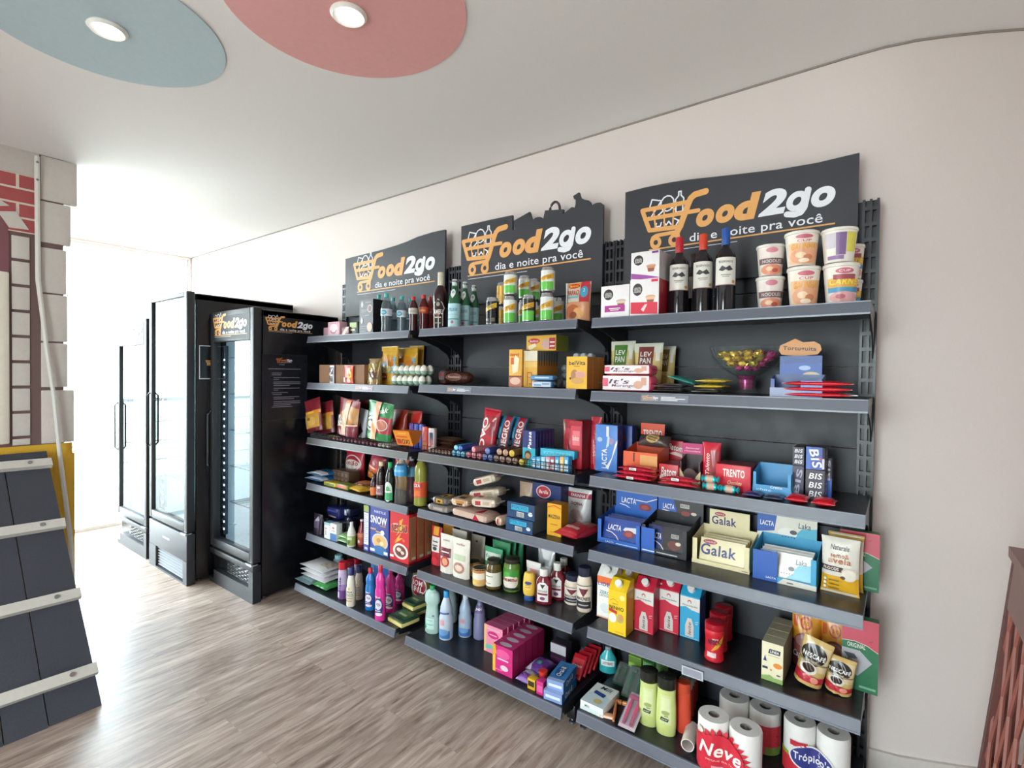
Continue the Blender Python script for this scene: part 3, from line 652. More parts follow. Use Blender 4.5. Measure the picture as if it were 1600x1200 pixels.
PROF = {                                                          # radius / full radius, height / full height
 'water': [(.78,0),(.96,.02),(1,.06),(.93,.2),(.98,.35),(1,.44),(1,.6),(.97,.66),(.8,.76),(.5,.86),(.36,.9),(.36,.93)],
 'soda': [(.6,0),(.9,.015),(.96,.1),(.86,.3),(.9,.42),(1,.55),(1,.66),(.9,.74),(.6,.84),(.38,.9),(.38,.93)],
 'green': [(.92,0),(1,.012),(1,.56),(.97,.6),(.8,.68),(.5,.8),(.4,.86),(.38,.96)],
 'wine': [(.92,0),(1,.012),(1,.62),(.96,.67),(.75,.725),(.42,.77),(.37,.8),(.36,.97)],
 'liquor': [(.92,0),(1,.01),(1,.58),(.97,.63),(.7,.71),(.38,.77),(.36,.95)],
 'sauce': [(.92,0),(1,.02),(1,.6),(.92,.68),(.6,.8),(.45,.88),(.45,.9)],
 'clean': [(.9,0),(1,.02),(1,.5),(.95,.56),(.8,.62),(.9,.68),(.9,.75),(.6,.83),(.42,.87),(.42,.89)],
 'deterg': [(.85,0),(.95,.02),(.93,.3),(.8,.5),(.78,.6),(1,.66),(1,.78),(.85,.86),(.4,.91),(.34,.93)],
 'bleach': [(.9,0),(1,.02),(1,.46),(.86,.52),(.9,.58),(.82,.68),(.5,.82),(.4,.86),(.38,.89)],
 'jar': [(.88,0),(1,.03),(1,.72),(.95,.8),(.8,.86),(.8,.88)],
 'mayo': [(.9,0),(1,.03),(1,.62),(.96,.7),(.8,.79),(.76,.82)],
 'can': [(.84,0),(.93,.015),(1,.06),(1,.87),(.97,.91),(.86,.97),(.86,1),(.78,.985),(.02,.98)],
 'oil': [(.9,0),(1,.02),(.97,.25),(1,.45),(.9,.52),(.96,.6),(.9,.78),(.5,.9),(.32,.93)],
 'milkb': [(.92,0),(1,.02),(1,.48),(.93,.58),(.6,.74),(.4,.84),(.36,.95)],
 'aero': [(.95,0),(1,.015),(1,.74),(.9,.79),(.86,.8)],
 'tincan': [(.97,0),(1,.02),(.98,.05),(.98,.95),(1,.98),(1,1),(.95,.985),(.02,.98)],
 'choc': [(.9,0),(1,.03),(1,.12),(.93,.18),(.93,.62),(1,.7),(1,.78),(.95,.82)],
}
def bottle(s, px, base, tp, wpx, prof, body, label, cap=None, band=None, art=None, cat='bottle', name='bottle', rz=.35, grp=None, capp=(.42, .89, 1.0), sy=1, off=0, n=20, liquid=None, brough=.4, spans=None, bmetal=0):
    """band: (z0, z1, colour) fractions of height; art lies on the band (or on the whole body when band has no colour); capp: radius, from, to"""
    z = (SZ[s] if isinstance(s, str) else s)+off+LIFT
    y = -base if base < 5 else onz(px, base, z).y
    x = ony(px, 600, y).x; R = rad(wpx, px, Vector((x, y, z))); y0 = y
    if base >= 5: y = y+R*.8; x = ony(px, 600, y).x; R = rad(wpx, px, Vector((x, y, z)))
    h = ony(px, tp, y).z-z if tp > 5 else tp
    p = [(r*R, q*h) for r, q in PROF[prof]]
    t = thing(name, label, cat, (x, y, z), (0, 0, rz), grp)
    G().lathe(p, M(body), n, sy=sy).build({'can': 'can', 'cup': 'cup'}.get(cat, 'container') if cat in ('can', 'cup') else 'body', t)
    if liquid:
        q = [(r*.93, z_) for r, z_ in p if z_ < h*liquid[1]]; q[0] = (q[0][0], .002); q.append((q[-1][0]*.98, h*liquid[1])); G().lathe(q, M(liquid[0]), n, sy=sy).build('contents', t)
    if cap:
        cr, c0, c1 = capp; G().lathe([(cr*R*.98, c0*h), (cr*R, c0*h+.001), (cr*R, c1*h-.002), (cr*R*.9, c1*h)], M(cap), 16, sy=max(sy, .9) if sy < 1 else 1).build('cap', t)
    if band:
        b0, b1, bc = band; mk = wrapmap(p, R)
        if bc:
            pr = [(q[0]+.0005, q[1]) for q in p]; zz = [b0*h+(b1-b0)*h*i/6 for i in range(7)]; ff = mk(0, 0, sy)
            rr = [(-ff(0, q, 0)[1]/sy+.0005, q) for q in zz]
            if spans:                                             # a label that covers only the front
                g = G(); W_ = R*spans; prints(g, [('r', 0, 0, 1, 1, bc)]+(art or []), W_, (b1-b0)*h, mk(W_, b0*h, sy), 8, .0006, .0003)
                g.build('label', t)
            else:
                g = G(); g.lathe(rr, M(bc) if not isinstance(bc, str) else mat(bc, brough, bmetal), n, sy=sy, cap0=False, cap1=False)
                if art: W_ = R*2.2; prints(g, art, W_, (b1-b0)*h, mk(W_, b0*h, sy), 8, .0009, .0003, brough)
                g.build('label', t)
        elif art:
            W_ = R*2.2; g = G(); prints(g, art, W_, (b1-b0)*h, mk(W_, b0*h, sy), 8, .0006, .0003, brough); g.build('printing', t)
    return t
def milkbox(s, a, b, base, tp, dp, col, art, label, grp=None, cap='#e9e9e6', sidec=None, rz=0):
    """tall drink carton with a slanted top and a screw cap"""
    x, y, z, w, h = geom(s, a, b, base, tp)
    t = thing('milk_carton', label, 'carton', (x, y, z), (0, 0, rz), grp); m = mat(col, .35); k = .035
    G().prism([(0, 0), (dp, 0), (dp, h), (dp*.55, h), (0, h-k)], -w/2, w/2, 'x', m).build('box', t)
    an = math.atan2(k, dp*.55); c = G().lathe([(.0135, 0), (.0135, .015), (.012, .017)], mat(cap, .35), 18).build('cap', t, (0, dp*.27, h-k*.5)); c.rotation_euler = (an, 0, 0)
    g = G(); prints(g, art, w, h-k, flat(-w/2, 0, 0)); 
    if sidec: prints(g, [('r', .02, .01, .98, .99, sidec)], dp, h-k, side(w/2, 0, 0))
    g.build('printed_panels', t); return t
def display(s, a, b, base, hf, dp, col, art, label, ha, hb, htop, hart, hcol=None, side_c=None, inner='#a98b6a', name='display_box', hs=.5):
    """counter display: low-fronted tray with sloping sides and a raised header at the back"""
    x, y, z, w, h = geom(s, a, b, base, hf)
    t = thing(name, label, 'display box', (x, y, z)); m = mat(col, .4); e = .0015; hbk = h*1.25; im = mat(inner, .6)
    g = G(); g.box(-w/2, 0, 0, w/2, dp, e, m)
    fh = h*hs
    g.box(-w/2, 0, 0, w/2, e, fh, m); g.box(-w/2, dp-e, 0, w/2, dp, hbk, m)
    for sx in (-1, 1):
        x0 = -w/2 if sx < 0 else w/2-e
        g.prism([(0, 0), (dp, 0), (dp, hbk), (dp*.12, h), (0, h)], x0, x0+e, 'x', m)
    for sx in (-1, 1): g.box(*((-w/2, 0, fh, -w/2+w*.09, e, h) if sx < 0 else (w/2-w*.09, 0, fh, w/2, e, h)), m)
    g.build('tray', t)
    g = G(); prints(g, art, w, h, flat(-w/2, 0, 0)); g.build('printed_front', t)
    yb = y+dp+.001; X0 = ony(ha, 600, yb).x-x; X1 = ony(hb, 600, yb).x-x; zt = ony((ha+hb)/2, htop, yb).z-z
    g = G(); g.box(X0, dp+.0003, hbk*.6, X1, dp+.0022, zt, mat(hcol or col, .4)); prints(g, hart, X1-X0, zt-hbk*.75, flat(X0, dp+.0003, hbk*.75)); g.build('header', t)
    return t, (x, y, z, w, h)

def loaf(s, a, b, base, tp, dp, col, art, label, cat='packet', name='packet', fin=.012, finc=None, rz=0, grp=None, off=0, rough=.3, tart=None, rnd=.3, seed=1, ry=0, rx=0):
    """a soft block-shaped packet lying along the shelf, crimped at both ends"""
    x, y, z, w, h = geom(s, a, b, base, tp, off); t = thing(name, label, cat, (x, y, z+w/2*abs(math.sin(ry))+dp*max(0, -math.sin(rx))), (rx, ry, rz), grp)
    c = min(h, dp)*rnd; m = mat(col, rough); fm = mat(finc or col, rough); r = random.Random(seed)
    g = G(); g.box(-w/2+fin, 0, 0, w/2-fin, dp, h, m, c)
    for sg in (-1, 1):
        x0, x1 = sg*(w/2-fin-c*.4), sg*w/2; n = 6; vs = []
        for j in range(n+1):
            q = j/n; vs += [(x0, dp*(.1+.8*q), h*.5), (x1, dp*(.06+.88*q), h*(.5+r.uniform(-.06, .06)))]
        vs += [(v[0], v[1], v[2]+.0012) for v in vs]; N = 2*(n+1)
        g.add(vs, [(2*j, 2*j+2, 2*j+3, 2*j+1) for j in range(n)]+[(N+2*j, N+2*j+1, N+2*j+3, N+2*j+2) for j in range(n)]+[(2*j+1, 2*j+3, N+2*j+3, N+2*j+1) for j in range(n)], fm)
    g.build('wrapper', t)
    g = G()
    if art: prints(g, art, w-2*fin-c, h, flat(-w/2+fin+c/2, 0, 0), rough=rough)
    if tart: prints(g, tart, w-2*fin-c, dp, top(-w/2+fin+c/2, 0, h), rough=rough)
    if g.v: g.build('printed_panels', t)
    return t
def roll(s, a, b, base, L, rr, col, lab, cat='biscuit roll', name='biscuit_roll', endc=None, grp=None, off=0, rz=0, along='y', artc=None, x=None, y=None):
    """a round biscuit roll lying on its side, end towards the room (along y) or along the shelf"""
    X, Y, z, w, _ = geom(s, a, b, base, .01, off)
    if x is not None: X, Y = x, y
    t = thing(name, lab, cat, (X, Y, z+rr), (0, 0, rz), grp); g = G()
    pr = [(rr*.25, 0), (rr*.55, .002), (rr*.9, .006), (rr, .012), (rr, L-.012), (rr*.9, L-.006), (rr*.3, L)]
    g.lathe(pr, mat(col, .25), 16); rot = (lambda v: (v[0], v[2], v[1])) if along == 'y' else (lambda v: (v[2]-L/2, v[0], v[1]))
    g.v = [rot(v) for v in g.v]; g.build('wrapper', t)
    if endc: g = G(); g.lathe([(rr*.05, -.0006), (rr*.5, -.0002), (rr*.85, .0035)], mat(endc, .3), 16, cap1=False); g.v = [rot(v) for v in g.v]; g.build('twisted_end', t)
    if artc: g = G(); g.lathe([(rr+.0005, L*.25), (rr+.0005, L*.75)], mat(artc, .3), 16, cap0=False, cap1=False); g.v = [rot(v) for v in g.v]; g.build('paper_band', t)
    return t

WH = '#e6e3de'; CRE = '#e3d6ab'; BLU = '#2f62b5'; NAV = '#1f2a5e'; REDC = '#c3202f'; GRY = '#8d9097'
def T(cx, cy, w, h, s, c, **o): return ('t', cx, cy, w, h, s, c, o)
def R(*a): return ('r', *a)
def E(*a): return ('e', *a)
def P(pts, c): return ('p', pts, c)

# ================================================================== goods on the left unit
# --- top shelf
carton('11', 512, 530, .335, 503, .05, '#c99aa8', [R(.05, .1, .95, .95, '#c98fa2'), E(.5, .5, .34, .36, '#d9b8c2'), ('l', [(.25, .35), (.35, .2), (.6, .18), (.75, .35)], .08, '#8a5a6a'), R(.1, .85, .9, .93, '#b57a8c')], 'small pink tea box at the left end of the top shelf', name='tea_box', topc='#c9a0ac')
carton('11', 505, 512, .3, 512, .06, '#a87f8f', None, 'dusky pink tea box half hidden behind the front pink one', name='tea_box')
carton('11', 531, 541, .25, 506, .06, '#4a3b26', [R(.0, .5, 1, .9, '#6a5530')], 'olive brown carton behind the small pink tea box', name='tea_box')
t = carton('11', 533, 545, .33, 511, .03, '#5a2f34', [R(.1, .2, .9, .8, '#8a5a5a'), P([(0, .0), (.4, .0), (1, 1), (.6, 1)], '#c2a59a')], 'small maroon box with pale stripe leaning beside the pink tea box', name='tea_box')
carton('11', 546, 559, .32, 503, .07, '#1f2620', [R(.0, .55, .8, .95, '#8aa04a'), R(.1, .3, .6, .45, '#b5bd8a')], 'black and lime green tea box beside the dark coffee carton', name='tea_box')
CF = [R(0, 0, 1, 1, '#3a3a42'), P([(.12, .86), (.2, .97), (.28, .86), (.24, .78), (.16, .78)], '#c9c9cf'), R(.45, .9, .85, .915, '#a5a5ad'), R(.15, .68, .6, .695, '#a5a5ad'), R(.15, .63, .5, .645, '#85858d'), E(.78, .72, .18, .12, '#b9a5a0'), E(.78, .72, .12, .085, '#5a3a34'), R(.4, .52, .75, .535, '#a5a5ad'), P([(.12, .38), (.2, .49), (.28, .38), (.24, .3), (.16, .3)], '#c9c9cf'), R(.15, .2, .6, .215, '#a5a5ad'), R(.15, .14, .55, .155, '#85858d'), R(.15, .06, .5, .075, '#85858d'), E(.78, .18, .19, .14, '#c2a28e')]
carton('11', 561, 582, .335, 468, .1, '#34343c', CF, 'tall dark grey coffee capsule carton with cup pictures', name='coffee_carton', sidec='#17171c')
WAT = mat('#d3dee4', .05, 0, 'c0.10')
def water(px, d, tp, w, lab):
    return bottle('11', px, d, tp, w, 'water', WAT, lab, '#3fb0ad', (.42, .6, '#d5dde4'), [E(.42, .5, .26, .36, '#2f86a8'), E(.42, .5, .18, .2, '#7cc0d0'), P([(.7, .2), (.95, .2), (.9, .8), (.75, .8)], '#c2cbd6')], name='water_bottle', grp='clear water bottles with teal caps', capp=(.4, .91, 1.0), liquid=(mat('#c9d6dc', .05, 0, 'c0.05'), .8), rz=.5)
water(591, .2, 461, 14, 'clear water bottle with teal cap beside the dark coffee carton')
water(603, .3, 459, 18, 'largest looking water bottle in front, second with a teal cap')
water(613, .14, 465, 15, 'clear water bottle half hidden behind the big front one')
water(627, .25, 463, 16, 'clear water bottle standing apart in the middle of the drinks')
water(640, .15, 467, 13, 'clear water bottle behind the red capped drink with the pale label')
def soda(px, d, tp, w, lc, lab, body='#3c1216'):
    return bottle('11', px, d, tp, w, 'soda', mat(body, .06), lab, '#c4262e', (.5, .67, lc), [R(.2, .3, .8, .6, '#a09a92' if lc != '#cf4a2c' else '#e0a060')], name='soda_bottle', grp='dark soda bottles with red caps', capp=(.42, .9, 1.0), rz=.5)
soda(645, .265, 464, 15, '#b5b5a8', 'dark soda bottle with red cap and pale label')
soda(661, .2, 461, 16, '#cf4a2c', 'dark soda bottle with red cap and orange label', '#5a151a')
soda(671, .14, 464, 14, '#8a2a2a', 'dark soda bottle with red cap, behind the liqueur bottle', '#7a1a22')
# --- second shelf
def cardtray(a, b, d, tp, dp, lab, flap=False):
    x, y, z, w, h = geom('12', a, b, d, tp); t = thing('cardboard_tray', lab, 'box', (x, y, z), (0, 0, 0), 'brown cardboard trays'); C_ = mat('#8a6448', .75, 0, '', .1); e = .003
    G().box(-w/2, 0, 0, w/2, dp, e, C_).box(-w/2, 0, e, w/2, e, h, C_).box(-w/2, dp-e, e, w/2, dp, h, C_).box(-w/2, e, e, -w/2+e, dp-e, h, C_).box(w/2-e, e, e, w/2, dp-e, h, C_).build('tray', t)
    if flap: G().prism([(e, h), (dp, h), (dp, h+.075), (e, h+.1)], -w/2, -w/2+.002, 'x', mat('#c9c0b4', .7)).build('flap', t, label='pale raised cardboard flap')
    return t
cardtray(499, 522, .335, 570, .14, 'brown cardboard tray at the left end of the second shelf')
cardtray(524, 569, .335, 570, .14, 'brown cardboard tray, wider one beside the brown and gold pouch')
bag('12', 514, 521, .347, 571, .01, '#d0ccd0', [R(.1, .5, .9, .9, '#3a3348'), R(.2, .1, .8, .4, '#2a2438'), ('l', [(.2, .5), (.8, .8)], .2, '#dcd8dc')], 'small black and white packet hanging on the left cardboard tray', cat='packet', name='snack_packet', stand=False, seed=131)
bag('12', 536, 551, .349, 571, .012, '#b5262e', [R(.45, .05, .98, .95, '#d9683a'), E(.68, .5, .24, .2, '#e8b53a'), T(.66, .5, .34, .16, 'Tob', '#7a2a1a', b=.02), E(.6, .18, .2, .12, '#d9a08a'), R(.05, .1, .3, .35, '#e0c2c0')], 'small red and orange packet hanging on the wide cardboard tray', cat='packet', name='snack_packet', stand=False, seed=132)
bag('12', 571, 590, .33, 560, .05, '#7a6232', [R(.0, .05, .2, .8, '#d9b85a'), R(.25, .2, .9, .5, '#5a3a24'), R(.3, .65, .8, .8, '#8f7a3f')], 'brown and gold snack pouch beside the wide cardboard tray', name='snack_pouch', cat='pouch', seed=133, rough=.2, metal=.3)
CH = [R(.05, .3, .95, .72, '#7fb0c4'), P([(0, .5), (.4, .74), (.9, .62), (1, .4), (.5, .5)], '#a8ccd8'), E(.45, .68, .4, .1, '#d9922a'), E(.35, .2, .3, .1, '#b8322a'), T(.35, .2, .46, .08, 'Lays', '#f0e2c8', i=.2, b=.02), E(.75, .56, .18, .1, '#c9782a'), R(0, .88, 1, 1, '#dfae38'), E(.6, .4, .25, .1, '#d9c27a')]
bag('12', 590, 614, .25, 541, .07, '#dba62f', CH, 'yellow chip bag with blue picture, left of the three large ones', name='chip_bag', seed=134, grp='yellow chip bags', seal_c='#e3bb50')
bag('12', 610, 645, .172, 543, .07, '#dba62f', CH, 'yellow chip bag with blue picture, middle one behind the eggs', name='chip_bag', seed=135, grp='yellow chip bags', seal_c='#e3bb50')
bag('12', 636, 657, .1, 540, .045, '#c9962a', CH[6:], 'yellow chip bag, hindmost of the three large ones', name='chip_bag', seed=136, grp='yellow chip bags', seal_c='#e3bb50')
EG = mat('#cfe6dc', .05, 0, 'c0.18'); EGGM = mat('#e9e4da', .45)
x0e = ony(607, 600, -.345).x; NX, PX = 6, .0405
def eggproto():
    g = G(); g.lathe([(.0015, 0), (.009, .0015), (.0155, .008), (.0185, .018), (.0172, .029), (.0125, .039), (.006, .0445), (.001, .046)], EGGM, 16); return g.build('egg')
egg0 = None
for lv, zz in ((0, SZ['12']+LIFT), (1, SZ['12']+LIFT+.052)):
    ex = x0e+(.0 if lv == 0 else .012); t = thing('egg_tray', 'clear green plastic egg tray, %s of the two stacked' % ('lower', 'upper')[lv], 'egg tray', (ex, -.34, zz), (0, 0, 0), 'clear egg trays')
    g = G()
    for i in range(NX):
        for j in range(2):
            cx, cy = .021+i*PX, .021+j*PX; g.lathe([(.010, .001), (.0135, .004), (.0185, .016), (.0205, .021)], EG, 12, cx, cy, cap1=False)
    g.box(0, 0, .021, NX*PX, 2*PX, .0222, EG); g.box(-.004, -.006, .0205, NX*PX+.004, 0, .022, EG); g.build('tray', t)
    for i in range(NX):
        for j in range(2):
            if egg0 is None: o = egg0 = eggproto()
            else: o = egg0.copy(); COL.objects.link(o)
            o.location = (ex+.021+i*PX, -.34+.021+j*PX, zz+.0055)
            tag(o, 'white egg in the %s plastic tray, %s, %s from the left' % (('lower', 'upper')[lv], ('front row', 'back row')[j], ('first', 'second', 'third', 'fourth', 'fifth', 'sixth')[i]), 'egg', 'eggs in the %s tray' % ('lower', 'upper')[lv])
# --- third shelf: crisps and nuts behind the wire
NT = [R(0, .62, 1, 1, '#7d1f2c'), R(0, .54, 1, .64, '#d98a2a'), R(.1, .56, .7, .62, '#e8b84a'), R(0, .0, 1, .12, '#6a1a28'), R(.05, .12, .95, .54, '#c9963f'), E(.5, .32, .3, .14, '#d9b05a'), E(.35, .4, .1, .05, '#8a5a2a'), R(.0, .14, .12, .5, '#d5cfc8')]
bag('13', 477, 501, .325, 628, .045, '#7d1f2c', NT, 'burgundy and gold nut bag hanging out past the left end of the shelf', name='nut_bag', seed=141, ry=-.22, grp='burgundy nut bags', off=.012)
bag('13', 494, 520, .265, 632, .045, '#6d1a26', NT, 'burgundy and gold nut bag behind the leaning one', name='nut_bag', seed=142, ry=-.18, grp='burgundy nut bags')
TAPE = '#e09468'
OR_ = [R(0, 0, 1, .26, '#7a2032'), P([(.0, .22), (1, .34), (1, .8), (.6, .84), (.2, .6)], '#b58248'), E(.2, .4, .18, .14, '#e3dcd8'), T(.22, .4, .3, .14, 'Cebo', '#3a2430', r=70, b=.02), P([(0, .24), (1, .36), (1, .32), (0, .2)], '#e3c8b8'), R(.4, .04, .62, .98, TAPE)]
bag('13', 522, 552, .322, 627, .06, '#8a3038', OR_, 'brown and burgundy crisp bag with a strip of orange tape', name='crisp_bag', seed=143, ry=.12, off=.022, grp='crisp bags with orange tape')
bag('13', 553, 567, .25, 640, .04, '#d5dbe2', [P([(0, 0), (.6, 0), (.3, .8), (0, .6)], '#2f86b8'), P([(.5, .1), (.9, .3), (.5, .6)], '#4a2a34')], 'white and blue snack packet between the two taped crisp bags', name='snack_bag', seed=144, ry=.15)
bag('13', 534, 556, .205, 624, .05, '#8a2230', [R(.0, .5, .5, .9, '#a83a48')], 'dark red crisp bag at the back, left of two', name='crisp_bag', seed=145, grp='dark red crisp bags')
bag('13', 552, 573, .135, 625, .05, '#7a1a28', [R(.3, .2, .9, .7, '#a8404a'), E(.6, .4, .2, .15, '#d9a0a0')], 'dark red crisp bag at the back, right of two', name='crisp_bag', seed=146, grp='dark red crisp bags')
GRB = [R(0, .62, 1, 1, '#1f7a3f'), R(.4, .2, 1, .62, '#a8283a'), R(0, 0, 1, .2, '#1f7a3f'), T(.62, .78, .5, .14, 'Snak', WH, i=.3, r=15, b=.02), T(.18, .66, .24, .1, 'Sen', WH, i=.3, r=20), E(.25, .4, .26, .18, '#d9d5cf'), E(.25, .4, .2, .13, '#3a4a40'), E(.25, .4, .13, .08, '#d9d5cf'), E(.72, .42, .22, .15, '#d9c8c0'), E(.72, .42, .19, .13, '#b5705a'), R(.34, .02, .56, 1, TAPE)]
bag('13', 568, 605, .322, 631, .06, '#1f7a3f', GRB, 'green and red crisp bag with a strip of orange tape', name='crisp_bag', seed=147, ry=.1, off=.022, grp='crisp bags with orange tape')
bag('13', 605, 630, .23, 640, .06, '#8f2a1c', [R(.1, .1, .9, .9, '#8a2418')], 'dull red tortilla chip bag behind the green one', name='chip_bag', seed=148, grp='red tortilla bags')
bag('13', 622, 654, .165, 642, .055, '#b0231f', [R(0, 0, .5, 1, '#9c2a1c'), T(.3, .44, .3, .12, 'Dor', '#d9cfc8', b=.02), R(.42, .1, .64, .98, '#c2683f'), R(.66, .75, 1, .95, '#c4302a')], 'bright red tortilla chip bag with orange tape behind the orange packet', name='chip_bag', seed=149, grp='red tortilla bags')
t = thing('wafer_wedge', 'bright orange wedge shaped packet leaning out over the wire fence', 'packet', (*ony(634, 600, -.362).xy, SZ['13']+.034), (.2, 0, .15)); w_ = .1
G().prism([(0, 0), (.045, .004), (.085, .055), (-.02, .082)], -w_/2, w_/2, 'x', mat('#de7d23', .3)).build('wrapper', t); g = G()
mpo = lambda u, v, k: (-w_/2+u, -v*.237-k, v*.97)
prints(g, [R(.04, .08, .96, .94, '#e08a2f'), T(.52, .8, .5, .16, 'gold', '#f0c860', i=.2, b=.02), R(.1, .55, .8, .62, '#c9402a'), R(.08, .1, .34, .42, '#b5301f'), T(.62, .26, .5, .32, 'OXI', '#2a1a14', i=.1, b=.02)], w_, .085, mpo); g.build('printed_front', t)
for i in range(3): carton('13', 639+i*8, 646+i*8, .24, 661+i, .02, '#5b3a8a' if i < 1 else '#2f3f9a', [R(.2, .1, .5, .9, '#8a6ab5' if i < 1 else '#5a6ac2')], ('purple biscuit pack standing upright beside the blue ones', 'dark blue biscuit pack standing upright, left of two', 'dark blue biscuit pack standing upright, right of two')[i], name='biscuit_pack', cat='packet', c=.006, grp='upright purple and blue packs')
carton('13', 660, 668.5, .25, 667, .02, '#c2352c', [R(.2, .4, .8, .8, '#d9574a'), R(.1, .05, .9, .35, '#b56a3a')], 'small red packet right of the blue biscuit packs', name='sweets_pack', cat='packet', c=.003, grp='small packets at the shelf end')
carton('13', 670, 679, .25, 669, .02, '#c9b8b4', [R(.2, .3, .8, .8, '#2f4a6a'), P([(.1, .1), (.9, .3), (.5, .6)], '#b5605a')], 'small white packet with dark picture at the shelf end', name='sweets_pack', cat='packet', c=.003, grp='small packets at the shelf end')
xs = ony(512, 600, -.335).x; xe = ony(612, 600, -.335).x
flatpack('13', 508, 527, .332, .05, .02, '#3a2f1c', [R(.1, .15, .9, .85, '#cfb23f'), R(.3, .3, .7, .6, '#3a2f1c'), R(.15, .6, .5, .8, '#e3dfc8')], 'black and yellow packet lying at the left front of the third shelf', cat='packet', name='sweets_pack', seed=151)
n = 15
for i in range(n):
    x = xs+.06+(xe-xs-.06)*i/n; white = i >= 12
    o = roll('13', 1, 2, .335, .1, .0105, '#5a1626' if not white else '#b9aaa4', ('burgundy nut bar lying end-on in the front row, %s from the left' if not white else 'whitish bar lying end-on in the front row, %s from the left') % ('first', 'second', 'third', 'fourth', 'fifth', 'sixth', 'seventh', 'eighth', 'ninth', 'tenth', 'eleventh', 'twelfth', 'thirteenth', 'fourteenth', 'fifteenth')[i], cat='bar', name='nut_bar', endc='#96506a' if not white else '#d9d0c8', grp='nut bars in the front row', x=x, y=-.335)
# --- fourth shelf: sugar, sauces, oil
for i in range(2): flatpack('14', 478+i*3-1, 503, .335, .15, .028, '#2a6ea8', [R(.0, .0, 1, .35, '#d9dfe6'), R(.1, .4, .9, .9, '#2f78b5')], 'blue and white salt bag lying at the shelf end, %s' % ('lower one', 'upper one')[i], name='salt_bag', grp='blue salt bags', off=i*.032, seed=171+i, seal_c='#d9dfe6', across=False)
carton('14', 521, 546, .24, 736, .08, '#5d4636', [R(0, .45, 1, .95, '#4a382c')]+[E(.15+.23*i, .25, .08, .12, '#8a7058') for i in range(4)]+[R(.06+.24*i, .55, .2+.24*i, .85, '#705844') for i in range(4)], 'brown stock cube carton on the left of the fourth shelf', name='stock_carton')
for i, (a, b, c, d_) in enumerate(((506, 526, '#cfae2a', '#5a7a34'), (524, 545, '#7a8a3a', '#c9502f'))): loaf('14', a, b, .335, 754+i*3, .06, c, [R(.1, .2, .9, .8, d_)], ('yellow soup packet lying at the front before the brown carton', 'green and red soup packet lying at the front beside the yellow one')[i], name='soup_packet', grp='soup packets at the front', fin=.004, rnd=.2)
flatpack('14', 543, 566, .345, .1, .03, '#c99a2a', [R(.1, .1, .9, .5, '#d9b04a'), R(.15, .55, .85, .9, '#8a6a3a')], 'yellow seasoning packet lying at the front of the fourth shelf', name='soup_packet', cat='packet', seed=173, across=False, rz=-.15)
flatpack('14', 553, 573, .26, .085, .03, '#9a5a3a', [R(.1, .1, .9, .8, '#b5704a')], 'reddish brown packet lying behind the yellow seasoning packet', name='soup_packet', cat='packet', seed=174, off=.003)
flatpack('14', 575, 587, .3, .09, .03, '#8f7a5a', None, 'pale brown packet lying beside the small sauce bottle', name='soup_packet', cat='packet', seed=175, off=.002)
SUG = [E(.5, .5, .44, .25, '#d9cfc8'), E(.5, .5, .39, .22, '#a8283a'), E(.5, .47, .42, .14, '#d9cfc8'), T(.5, .51, .66, .13, 'união', '#a3233a', b=.02), R(.2, .84, .8, .87, '#d95a6a'), E(.5, .3, .24, .05, '#c9b8b4')]
bag('14', 535, 563, .15, 698, .07, '#b8263c', SUG, 'red sugar bag with white oval label standing at the back', name='sugar_bag', seed=176, seal=.02)
bag('14', 569, 590, .155, 714, .06, '#b04552', [R(.0, .0, 1, .4, '#8a4a2a'), R(.1, .42, .9, .6, '#d95a2a'), R(.2, .5, .7, .56, WH), E(.5, .7, .1, .06, '#d9b0b0'), R(.2, .1, .9, .34, '#c9782a')], 'pink and orange coffee bag leaning behind the sauce bottles', name='coffee_bag', seed=177, ry=.3, stand=False, seal=.03)
bottle('14', 586, .33, 741, 12, 'sauce', mat('#2f1614', .1), 'small dark sauce bottle with orange label', '#3a1f1a', (.1, .45, '#d0662a'), None, name='sauce_bottle', grp='dark sauce bottles', capp=(.5, .88, 1.0))
bottle('14', 597, .33, 721, 16, 'sauce', mat('#21100f', .08), 'dark soy sauce bottle with cream cap', '#d9c49a', (.08, .42, None), [R(.1, .1, .9, .9, '#8a6a70'), E(.5, .7, .16, .1, '#d9d0cc'), R(.2, .2, .8, .3, '#b5a0a4')], name='sauce_bottle', grp='dark sauce bottles', capp=(.5, .88, 1.0))
bottle('14', 611, .345, 722, 16, 'sauce', mat('#14201a', .08), 'dark sauce bottle with bright green cap and green label', '#1f9a52', (.05, .55, None), [E(.5, .45, .42, .5, '#d5dbd2'), R(.1, .02, .95, .4, '#3f9a66'), E(.5, .6, .2, .12, '#4fa876'), R(.25, .5, .8, .54, '#5a7a5a')], name='sauce_bottle', grp='dark sauce bottles', capp=(.48, .86, 1.0))
PROF['vin'] = [(.92, 0), (1, .02), (.94, .2), (.8, .45), (.95, .56), (1, .66), (.9, .78), (.5, .9), (.36, .93)]
bottle('14', 628, .33, 711, 22, 'vin', mat('#e6eef0', .06, 0, 'c0.05'), 'clear ribbed vinegar bottle with blue neck label', '#c2cbd2', (.58, .8, '#3a8fc2'), [R(.1, .4, .9, .6, '#6ab0d6')], name='vinegar_bottle', grp='ribbed vinegar bottles', capp=(.36, .91, 1.0))
bottle('14', 645, .26, 715, 19, 'vin', mat('#8a5a66', .06, 0, 'c0.25'), 'reddish ribbed vinegar bottle with blue neck label, behind the clear one', '#9ab0c2', (.58, .8, '#4a86a8'), None, name='vinegar_bottle', grp='ribbed vinegar bottles', capp=(.36, .91, 1.0))
